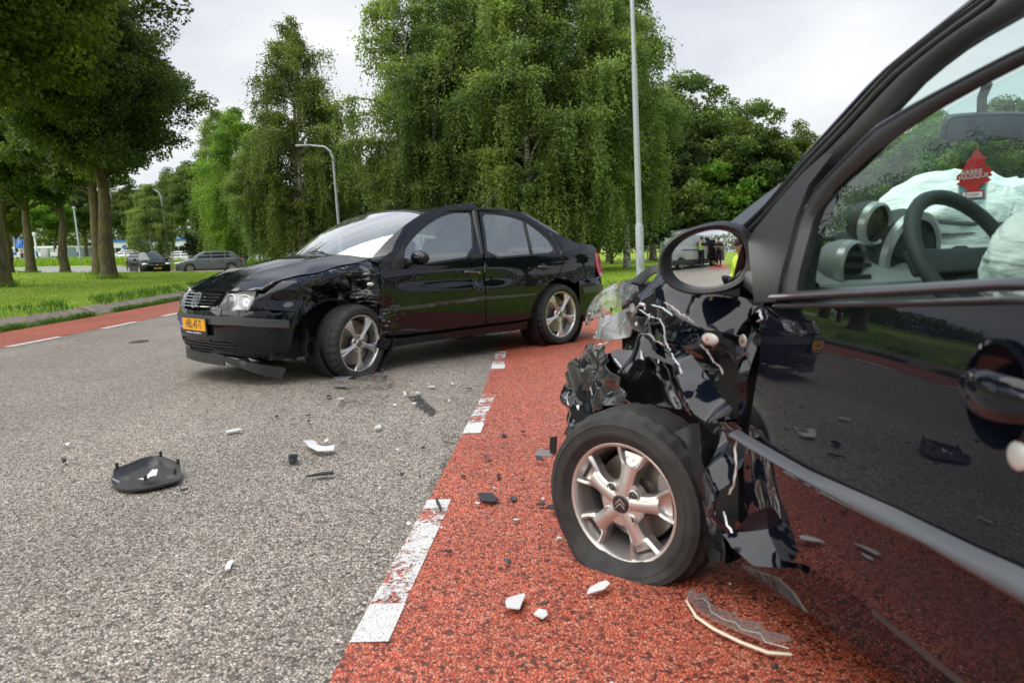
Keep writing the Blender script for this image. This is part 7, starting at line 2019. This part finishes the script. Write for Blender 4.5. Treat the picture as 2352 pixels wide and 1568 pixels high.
gw_, gk_, gc_ = 'white plastic shards', 'black plastic fragments', 'clear lens shards'
WS = lambda lb, K, pts, **k: shard('white_shard', lb, 'shard', K, pts, M_sh_white, group=gw_, **k)
BF = lambda lb, K, pts, m=None, **k: shard('black_fragment', lb, 'fragment', K, pts, m or M_sh_black, group=gk_, **k)
CSH = lambda lb, K, pts, **k: shard('lens_shard', lb, 'shard', K, pts, M_sh_clear, group=gc_, **k)
WS('largest white curved shard on the grey asphalt, in the middle of the road', kB, [(200, 680), (275, 672), (300, 705), (345, 715), (420, 700), (410, 735), (300, 742), (240, 720)], lift=.02)
BF('blue-black chunk on the asphalt below the largest white curved shard', kB, [(95, 782), (112, 765), (160, 766), (160, 795), (135, 808), (97, 800)], M_sh_blue, th=.018)
BF('long thin black sliver on the asphalt, below the blue-black chunk', kB, [(215, 907), (330, 884), (413, 884), (410, 896), (330, 901)], th=.008)
WS('small white bit just above the largest white curved shard', kB, [(340, 662), (370, 648), (374, 660), (355, 674)])
CSH('clear bit right of the largest white curved shard', kB, [(462, 692), (478, 660), (505, 662), (512, 690)])
WS('white triangular shard between the asphalt middle and the worn dash', kB, [(688, 572), (735, 537), (742, 570)])
WS('long pale strip on the asphalt, above and right of the mirror shell', kA, [(1570, 585), (1665, 570), (1690, 578), (1580, 596)])
WS('tiny white flake on the asphalt, left of the mirror shell', kA, [(450, 682), (470, 674), (490, 683), (470, 693)])
BF('dark pebble-sized bit left of the mirror shell', kA, [(430, 802), (448, 788), (466, 806), (440, 816)], th=.012)
BF('small grey-black bit just below the right end of the mirror shell', kA, [(1255, 1004), (1310, 989), (1314, 1004), (1262, 1014)])
CSH('clear flake touching the right end of the mirror shell', kA, [(1270, 800), (1340, 796), (1345, 808), (1285, 812)])
WS('white lobed shard alone on the lower asphalt', kA, [(1568, 1555), (1588, 1500), (1618, 1483), (1632, 1500), (1612, 1527), (1606, 1558), (1577, 1562)])
CSH('small clear chip left of the white lobed shard', kA, [(1225, 1480), (1250, 1462), (1266, 1470), (1236, 1486)])
BF('dark curled strip lying against the flat front tyre of the sedan', kB, [(325, 172), (420, 178), (565, 186), (560, 204), (450, 200), (340, 188)], lift=.02)
CSH('clear curved lens piece below the dark curled strip by the sedan wheel', kB, [(405, 212), (470, 222), (542, 225), (490, 244), (415, 241)], lift=.02)
BF('brown-grey piece under the clear lens piece by the sedan wheel', kB, [(400, 254), (522, 264), (500, 276), (420, 270)], M_sh_grey)
shard('red_chip', 'tiny red lamp chip beside the flat front wheel of the sedan', 'chip', kB, blob(684, 168, 9, 6), M_red, th=.008)
for i, (x, y, rx, ry, lb) in enumerate([(745, 147, 13, 5, 'white flake right of the flat sedan wheel'), (905, 305, 20, 6, 'upper of two white flakes beside the dark scuffed patch'), (908, 328, 13, 6, 'lower of two white flakes beside the dark scuffed patch'), (995, 312, 24, 4, 'thin white flake above the dark scuffed patch'),
                                     (1095, 270, 28, 7, 'white flake between the scuffed patch and the red lane'), (835, 393, 16, 5, 'white flake below and left of the scuffed patch'), (968, 398, 22, 8, 'white flake on the lower side of the scuffed patch'), (457, 357, 28, 4, 'thin white sliver below the sedan wheel debris'),
                                     (855, 712, 13, 6, 'white square chip near the asphalt edge, right of the largest white shard'), (730, 990, 11, 8, 'white chip on the asphalt left of the near dash'), (1215, 368, 11, 5, 'white chip beside the second dash'), (1236, 250, 12, 5, 'white chip close to the farthest dash')]):
    WS(lb, kB, blob(x, y, rx, ry))
for i, (x, y, rx, ry, lb) in enumerate([(375, 338, 20, 8, 'bent black bit below the brown-grey piece'), (1000, 345, 32, 7, 'black crumb cluster in the scuffed patch'), (1350, 283, 24, 3, 'thin black bit at the lane edge beyond the second dash'), (770, 203, 18, 4, 'black bit right of the flat sedan wheel'),
                                     (885, 895, 18, 10, 'black bit on the asphalt between chunk and near dash'), (1030, 700, 16, 7, 'black bit at the broken asphalt edge'), (237, 515, 12, 5, 'black crumb high on the asphalt below the bumper lip'), (235, 470, 22, 4, 'black sliver below the hanging bumper lip'),
                                     (12, 482, 18, 6, 'blue-black chip on the asphalt left of centre'), (172, 1172, 26, 8, 'grey flake low on the asphalt')]):
    BF(lb, kB, blob(x, y, rx, ry), [M_sh_black, M_sh_grey][i == 9])
# on the red lane
BF('black four-sided plate on the red lane right of the near dash', kB, [(1415, 1036), (1512, 1032), (1560, 1075), (1530, 1089), (1470, 1085), (1432, 1080)], lift=.02)
br = [(1808, 720), (1812, 690), (1835, 676), (1862, 695), (1915, 690), (1918, 635), (1968, 638), (1958, 728), (1935, 748), (1880, 740), (1812, 745)]
g = [gnd(*kB(*p)) for p in br]; c = sum(g, Vector()) / len(g); c.z = 0
bt = thing('broken_bracket', 'black L-shaped bracket standing on the red lane left of the hatchback wheel', 'bracket', c)
q = lambda x, y, z=0.0: gnd(*kB(x, y), 0) - c + Vector((0, 0, z))
e0, e1 = q(1812, 745), q(1935, 748); tq = MB()
tq.grid([[e0 + Vector((0, .0, .006)), e0 + Vector((.01, .03, .022)), e0 + Vector((.012, .06, .026))], [e1 + Vector((0, 0, .006)), e1 + Vector((0, .03, .022)), e1 + Vector((-.005, .06, .02))]]); tq.build('foot', M_sh_grey, bt)
u0 = e1 + Vector((-.01, .02, .01)); MB().grid([[u0, u0 + Vector((-.004, .0, .035)), u0 + Vector((.0, .0, .085))], [u0 + Vector((.028, 0, 0)), u0 + Vector((.030, 0, .04)), u0 + Vector((.034, -.004, .090))], [u0 + Vector((.03, .014, 0)), u0 + Vector((.034, .016, .04)), u0 + Vector((.036, .012, .085))]]).build('upright', M_sh_black, bt)
BF('torn brown-black scrap below the L-shaped bracket', kB, [(1812, 800), (1818, 782), (1845, 790), (1880, 822), (1850, 818), (1820, 815)], mat('shard_brown', (.04, .025, .018), .6), lift=.025)
BF('wedge-shaped black piece on the red lane nearest the hatchback tyre', kB, [(1888, 1166), (1925, 1125), (2008, 1155), (1960, 1169)], lift=.02)
BF('slim black strip lying across the top end of the near dash', kB, [(1118, 1076), (1135, 1085), (1166, 1150), (1160, 1166), (1148, 1150), (1124, 1110)])
for x, y, rx, ry, lb in [(1597, 612, 28, 8, 'left black curl high on the red lane'), (1728, 598, 16, 8, 'black crumb right of the left black curl'), (1560, 900, 18, 16, 'black chip in the middle of the red lane'), (1722, 928, 14, 5, 'flat black chip right of the middle chip'), (1662, 1052, 28, 15, 'blue-black chip right of the four-sided plate'),
                         (1850, 1107, 40, 10, 'black strip above the wedge-shaped piece'), (1470, 775, 14, 10, 'black crumb near the second dash gap'), (1310, 895, 20, 7, 'black crumb close to the asphalt edge'), (1625, 1512, 34, 15, 'shiny black curl low on the red lane'), (1500, 800, 16, 7, 'small black crumb right of the dash gap'), (2010, 966, 20, 5, 'black sliver against the hatchback tyre')]:
    BF(lb, kB, blob(x, y, rx, ry), M_sh_blue if 'blue' in lb or 'shiny' in lb else None)
for x, y, rx, ry, lb in [(1413, 1097, 22, 7, 'white chip just below the four-sided black plate'), (1985, 1355, 34, 5, 'white curved sliver near the foot of the hatchback tyre'), (2195, 1372, 18, 14, 'white chip at the foot of the hatchback tyre'), (2155, 1375, 10, 7, 'second white chip at the foot of the hatchback tyre'), (935, 1252, 20, 12, 'white chip lying beside the near dash on the asphalt'),
                         (1680, 1216, 20, 6, 'white chip below the wedge-shaped piece'), (1868, 1058, 12, 6, 'white chip above the wedge-shaped piece'), (1530, 983, 7, 5, 'tiny white chip in the middle of the red lane')]:
    WS(lb, kB, blob(x, y, rx, ry))
WS('pointed white mirror shard on the lower red lane, left of the other two', kC, [(1487, 975), (1505, 943), (1622, 903), (1631, 920), (1590, 1031), (1495, 1021)], th=.003)
WS('white leaf-shaped shard on the red lane below the hatchback wheel', kC, [(2078, 910), (2096, 873), (2150, 848), (2215, 828), (2246, 850), (2200, 886), (2085, 916)], th=.003)
WS('small folded white shard with a dark corner on the lower red lane', kC, [(1690, 1045), (1730, 1008), (1785, 1018), (1792, 1050), (1760, 1078)], th=.003)
BF('dark corner piece resting on the folded white shard', kC, [(1735, 1012), (1790, 992), (1797, 1005), (1782, 1019)], base=.018)
BF('oval black scrap on the red lane, below the blue-black chip', kC, blob(1077, 587, 30, 14), th=.004)
lens = [(1577, 1395), (1588, 1373), (1600, 1392), (1614, 1390), (1628, 1402), (1632, 1420), (1662, 1440), (1690, 1447), (1700, 1462), (1748, 1474), (1756, 1492), (1812, 1508), (1818, 1520), (1764, 1516), (1700, 1491), (1640, 1461), (1600, 1433)]
CSH('long jagged clear lens shard in the right foreground on the red lane', kP, lens, th=.005, lift=.02)
gl2 = [gnd(*p) for p in lens]
rim = thing('pale_strip', 'thick pale rim along the long jagged clear lens shard', 'strip', gl2[12] * 1.0)
MB().tube([p - gl2[12] + Vector((0, 0, .020)) for p in gl2[12:] + [gl2[0]]], [.004, .005, .0045, .0045, .0045, .003], 6).build('rim', mat('rim_pale', (.74, .66, .52), .3), rim)
MB().tube([p - gl2[12] + Vector((0, 0, .022)) for p in gl2[:12]], .0016, 5).build('broken_edge', M_white, rim)
dm = gnd(1853, 1389); dome = tag(MB().lathe([(.034, .002), (.034, .006), (.027, .018), (.014, .025), (0, .027)], 24).build('glass_dome', mat('dark_glass', (.006, .010, .014), .03, 0, 1.0), None), 'round dark glass bulb cap on the red lane under the hatchback', 'glass cap'); dome.location = dm
BF('blue-grey flake at the right of the long jagged lens shard', kD, blob(385, 1492, 26, 24), M_sh_blue)
# tar spot and scuffed rubber on the asphalt
M_tar = mat('tar_spot', (.02, .019, .018), .7); _t = NT(M_tar); _v = _t.coord('Object')
_n = _t.noise(_v, 30, 4, .7); _t.l(_t.ramp(_n, [(.42, (0, 0, 0)), (.52, (.85,) * 3)]), _t.b.inputs['Alpha'])
M_stain = mat('fluid_stain', (.02, .019, .018), .35); _t = NT(M_stain); _v = _t.coord('Object'); _v2 = _t.n('ShaderNodeTexCoord')
_n = _t.mix(.5, _t.noise(_v, 2.6, 6, .65), _t.noise(_v, 26, 4, .7)); _t.l(_t.ramp(_n, [(.47, (0, 0, 0)), (.62, (.55,) * 3)]), _t.b.inputs['Alpha'])
for nm, pts in (('tar_spot', [(291, 789), (312, 782), (338, 781), (347, 783), (330, 787), (305, 790)]), ('scuff_mark', [kB(920, 322), kB(1010, 330), kB(1130, 430), kB(1090, 470), kB(990, 400)]), ('fluid_stain', [kB(560, 160), kB(760, 150), kB(840, 230), kB(760, 420), kB(560, 520), kB(420, 420), kB(520, 260)]), ('fluid_stain', [kB(1160, 560), kB(1290, 560), kB(1250, 760), kB(1090, 1000), kB(1040, 980), kB(1180, 760)])):
    g = [gnd(*p) for p in pts]; o = MB().add([(p.x, p.y, .0065 if nm != 'fluid_stain' else .0025) for p in g], [tuple(range(len(g)))]).build(nm, M_tar if nm != 'fluid_stain' else M_stain, None, False)
    if o.data.polygons[0].normal.z < 0: o.data.flip_normals()
    tag(o, kind='structure')
# crumbs of plastic and glass, too many to count
for nm, n, m_ in (('black_crumbs', 520, M_sh_black), ('glass_crumbs', 420, M_sh_white)):
    b = MB()
    for k in range(n):
        if rdeb.random() < .55: x, y = rdeb.gauss(.45, .35), rdeb.gauss(3.1, .9)
        else: x, y = rdeb.gauss(-.9, .6), rdeb.gauss(5.2, .9)
        s_ = rdeb.uniform(.002, .0065); 
        if y < 1.3 or (x > .75 and y < 2.6): continue
        v = [Vector((x + rdeb.uniform(-s_, s_), y + rdeb.uniform(-s_, s_), .006 + rdeb.uniform(0, s_ * 1.2))) for _ in range(4)]
        b.add(v, [(0, 1, 2), (0, 3, 1), (1, 3, 2), (2, 3, 0)])
    tag(b.build(nm, m_, None, False), kind='stuff')
# ------------------------------------------------------------------ what the wing mirror shows: van and police behind the photographer
MGw = CM @ Mm
def mirrored(px, dist=None, ground=False):
    """point that the mirror glass shows at picture pixel px"""
    o = CAMP; d = ray(*px).normalized(); cen = MGw @ Vector((0, 0, -.012 - Rm))
    oc = o - cen; b = oc.dot(d); c_ = oc.dot(oc) - Rm * Rm; t_ = -b - sqrt(max(0, b * b - c_)); h = o + d * t_; n_ = (h - cen).normalized(); r = d - n_ * 2 * d.dot(n_)
    if ground: return h + r * (-h.z / r.z) if r.z < -1e-4 else h + r * 60
    return h + r * dist
def kM(x, y): return ((2550 + x / 4.704) / 1.7415, (900 + y / 4.704) / 1.7415)
ra = mirrored(kM(830, 838), ground=True); fa2 = mirrored(kM(1250, 772), ground=True); pa = mirrored(kM(1200, 800), ground=True); pb = mirrored(kM(1530, 770), ground=True)
print('MIRROR rear wheel', ra, 'front wheel', fa2, 'officer', pa, pb, 'center', mirrored(kM(1240, 600), dist=10))
M_vanp = paint('silver_van_paint', (.52, .53, .55))
hd_ = (fa2 - ra); hd_.z = 0; hd_.normalize(); hd_ = (hd_ + Vector((.16, 0, 0))).normalized()
vz = ra.copy(); vz.z = 0
vl = vz + hd_ * 3.10 - Vector((-hd_.y, hd_.x, 0)) * .94
van = far_car('silver_van', 'silver delivery van shown in the wing mirror, its front door open', 'van', (vl.x, vl.y, 0), atan2(hd_.y, hd_.x), 4.95, 1.92, 1.97, 3.10, .93, M_vanp, M_winC, 'van', lod=1)
for s in (1, -1):
    MB().box((-2.2, s * .975, .40), (3.2, .02, .22), None, 0, .005).build('side_moulding', M_trim, van)
    MB().box((-2.35, s * .975, 1.05), (1.5, .02, .05)).build('door_rail', M_plastic, van)
    MB().box((-3.95, s * .90, .55), (.25, .12, .5), None, 0, .03).build('bumper_end', M_trim, van)
sd_ = 1 if Vector((-hd_.y, hd_.x, 0)).dot(mc - vl) > 0 else -1
MB().box((-.30, sd_ * .955, 1.0), (.95, .03, 1.35), None, 0, .01).build('door_opening', M_dark, van)
dr_ = MB().box((0, 0, 0), (.95, .06, .85), Matrix.Translation((.18, sd_ * 1.35, .78)) @ Matrix.Rotation(sd_ * radians(-62), 4, 'Z'), 0, .02); dr_.box((0, 0, 0), (.80, .03, .52), Matrix.Translation((.18, sd_ * 1.35, 1.45)) @ Matrix.Rotation(sd_ * radians(-62), 4, 'Z'), 0, .01); dr_.build('open_door', M_vanp, van)

M_skin = mat('skin', (.42, .25, .18), .6); M_hair = mat('hair', (.05, .03, .02), .8); M_uni = mat('uniform_dark', (.012, .014, .022), .8); M_hv = mat('hi_vis_yellow', (.55, .80, .02), .6); M_refl2 = mat('reflective_grey', (.52, .54, .56), .35)
def skin_mesh(name, joints, edges, radii, m, parent, sub=2, root=0):
    me = bpy.data.meshes.new(name); me.from_pydata(joints, edges, []); ob = bpy.data.objects.new(name, me); col.objects.link(ob)
    sk = ob.modifiers.new('s', 'SKIN'); sk.use_smooth_shade = True; ob.modifiers.new('u', 'SUBSURF').levels = sub
    for i, r in enumerate(radii):
        q = me.skin_vertices[0].data[i]; q.radius = (r if hasattr(r, '__len__') else (r, r)); q.use_root = (i == root)
    dg = bpy.context.evaluated_depsgraph_get(); dg.update(); m2 = bpy.data.meshes.new_from_object(ob.evaluated_get(dg)); bpy.data.objects.remove(ob)
    m2.name = name; m2.materials.clear(); m2.polygons.foreach_set('use_smooth', [True] * len(m2.polygons))
    return mesh_obj(name, m2, m, parent)
def person(label, loc, rz, larm, rarm, top, group=None, vest=False, fwd=0.0, trousers=None, crouch=0.0):
    """x is the way the person faces; larm/rarm: elbow and wrist positions"""
    t = thing('person', label, 'person', loc, rz, group); f = fwd
    J = [(0, 0, .95), (.0, 0, 1.12), (.02 + f * .5, 0, 1.30), (.01 + f * .8, 0, 1.46), (.02 + f, 0, 1.55), (.05 + f * 1.1, 0, 1.66), (.05 + f * 1.15, 0, 1.75),
         (0, .20 * 1, 1.43), larm[0], larm[1], (0, -.20, 1.43), rarm[0], rarm[1],
         (0, .10, .90), (.02, .115, .50), (-.02, .12, .10), (.13, .13, .04), (0, -.10, .90), (.03, -.115, .50), (-.02, -.12, .10), (.13, -.13, .04)]
    J[7] = (f * .8, .20, 1.43); J[10] = (f * .8, -.20, 1.43)
    if crouch:
        for i in (13, 17): y_ = J[i][1]; J[i] = (.02, y_, .94); J[i + 1] = (.40, y_ * 1.5, .52 + crouch); J[i + 2] = (.06, y_ * 1.3, .12 + crouch); J[i + 3] = (.20, y_ * 1.3, .04 + crouch)
    E_ = [(0, 1), (1, 2), (2, 3), (3, 4), (4, 5), (5, 6), (3, 7), (7, 8), (8, 9), (3, 10), (10, 11), (11, 12), (0, 13), (13, 14), (14, 15), (15, 16), (0, 17), (17, 18), (18, 19), (19, 20)]
    Rr_ = [(.14, .11), (.14, .11), (.17, .12), (.12, .09), .055, .085, .075, .07, .048, .036, .07, .048, .036, .095, .065, .048, .045, .095, .065, .048, .045]
    body = skin_mesh('body', J, E_, Rr_, M_skin, t)
    def wear(nm, idx, ed, gr, m_):
        mp_ = {i: k for k, i in enumerate(idx)}
        return skin_mesh(nm, [J[i] for i in idx], [(mp_[a], mp_[b]) for a, b in ed], [tuple(q + gr for q in (Rr_[i] if hasattr(Rr_[i], '__len__') else (Rr_[i],) * 2)) for i in idx], m_, t)
    wear('trousers', [0, 1, 13, 14, 15, 17, 18, 19], [(0, 1), (0, 13), (13, 14), (14, 15), (0, 17), (17, 18), (18, 19)], .014, trousers or M_uni)
    lg = crouch > 0
    sh = wear('shirt', [0, 1, 2, 3, 4, 7, 8, 10, 11] + ([9, 12] if lg else []), [(0, 1), (1, 2), (2, 3), (3, 4), (3, 7), (7, 8), (3, 10), (10, 11)] + ([(8, 9), (11, 12)] if lg else []), .022 if lg else .016, top)
    for k in (16, 20): MB().ell((J[k][0] - .05, J[k][1], J[k][2] + .01), (.14, .055, .055), 10, 6).build('shoe', M_uni, t)
    if vest:
        v_ = wear('vest', [0, 1, 2, 3], [(0, 1), (1, 2), (2, 3)], .034, M_hv)
        for z in (1.08, 1.24): MB().lathe([(1, -.022), (1, .022)], 20, Matrix.Translation((f * .4 + .01, 0, z)) @ Matrix.Diagonal((.168, .212, 1, 1))).build('reflective_band', M_refl2, v_)
    hx, hz = J[5][0], 1.69
    MB().ell((hx - .015, 0, hz + .045), (.105, .09, .10), 12, 8).build('hair', M_hair, t)
    for s in (1, -1):
        MB().ell((hx + .088, s * .032, hz + .01), (.012, .014, .010), 8, 5).build('eye', M_dark, t); MB().ell((hx, s * .086, hz - .01), (.02, .012, .03), 8, 5).build('ear', M_skin, t)
    MB().ell((hx + .10, 0, hz - .02), (.022, .014, .022), 8, 5).build('nose', M_skin, t); MB().ell((hx + .086, 0, hz - .058), (.01, .026, .007), 8, 5).build('mouth', mat('lips', (.30, .10, .09), .6), t)
    for w_, e in ((larm[1], larm[0]), (rarm[1], rarm[0])):
        d = (Vector(w_) - Vector(e)).normalized(); h = MB(); p = Vector(w_) + d * .05; sd = d.cross(Vector((0, 0, 1))).normalized() if abs(d.z) < .95 else Vector((0, 1, 0))
        h.ell(tuple(p), (.035, .035, .035), 8, 6)
        for k in range(4): h.tube([p + sd * (.012 * (k - 1.5)), p + sd * (.016 * (k - 1.5)) + d * .05, p + sd * (.016 * (k - 1.5)) + d * (.085 - .008 * abs(k - 1.2)) + Vector((0, 0, -.012))], [.010, .009, .007], 6)
        h.tube([p - sd * .02, p - sd * .045 + d * .03, p - sd * .04 + d * .06], [.011, .010, .008], 6); h.build('hand', M_skin, t)
    return t
dir_to = lambda a, b: atan2(b.y - a.y, b.x - a.x)
person('person in a yellow vest holding the van door, seen from behind in the wing mirror', (pa.x, pa.y, 0), dir_to(pa, pa + hd_), ((.05, .34, 1.22), (.12, .36, .98)), ((.28, -.34, 1.30), (.48, -.40, 1.36)), M_uni, 'police officers in the wing mirror', True)
person('person in dark uniform with folded hands at the right of the wing mirror', (pb.x, pb.y, 0), dir_to(pb, mc) + .5, ((.10, .30, 1.18), (.28, .08, 1.22)), ((.10, -.30, 1.18), (.28, -.08, 1.20)), M_uni, 'police officers in the wing mirror', False)
pc_ = mirrored(kM(2060, 800), dist=3.1)
person('person crouching in a hi-vis yellow jacket at the right edge of the wing mirror', (pc_.x, pc_.y, -.64), dir_to(pc_, mc) + 1.0, ((.05, .34, 1.18), (.22, .30, .98)), ((.05, -.34, 1.18), (.24, -.26, .98)), M_hv, None, True, .10, None, .64)
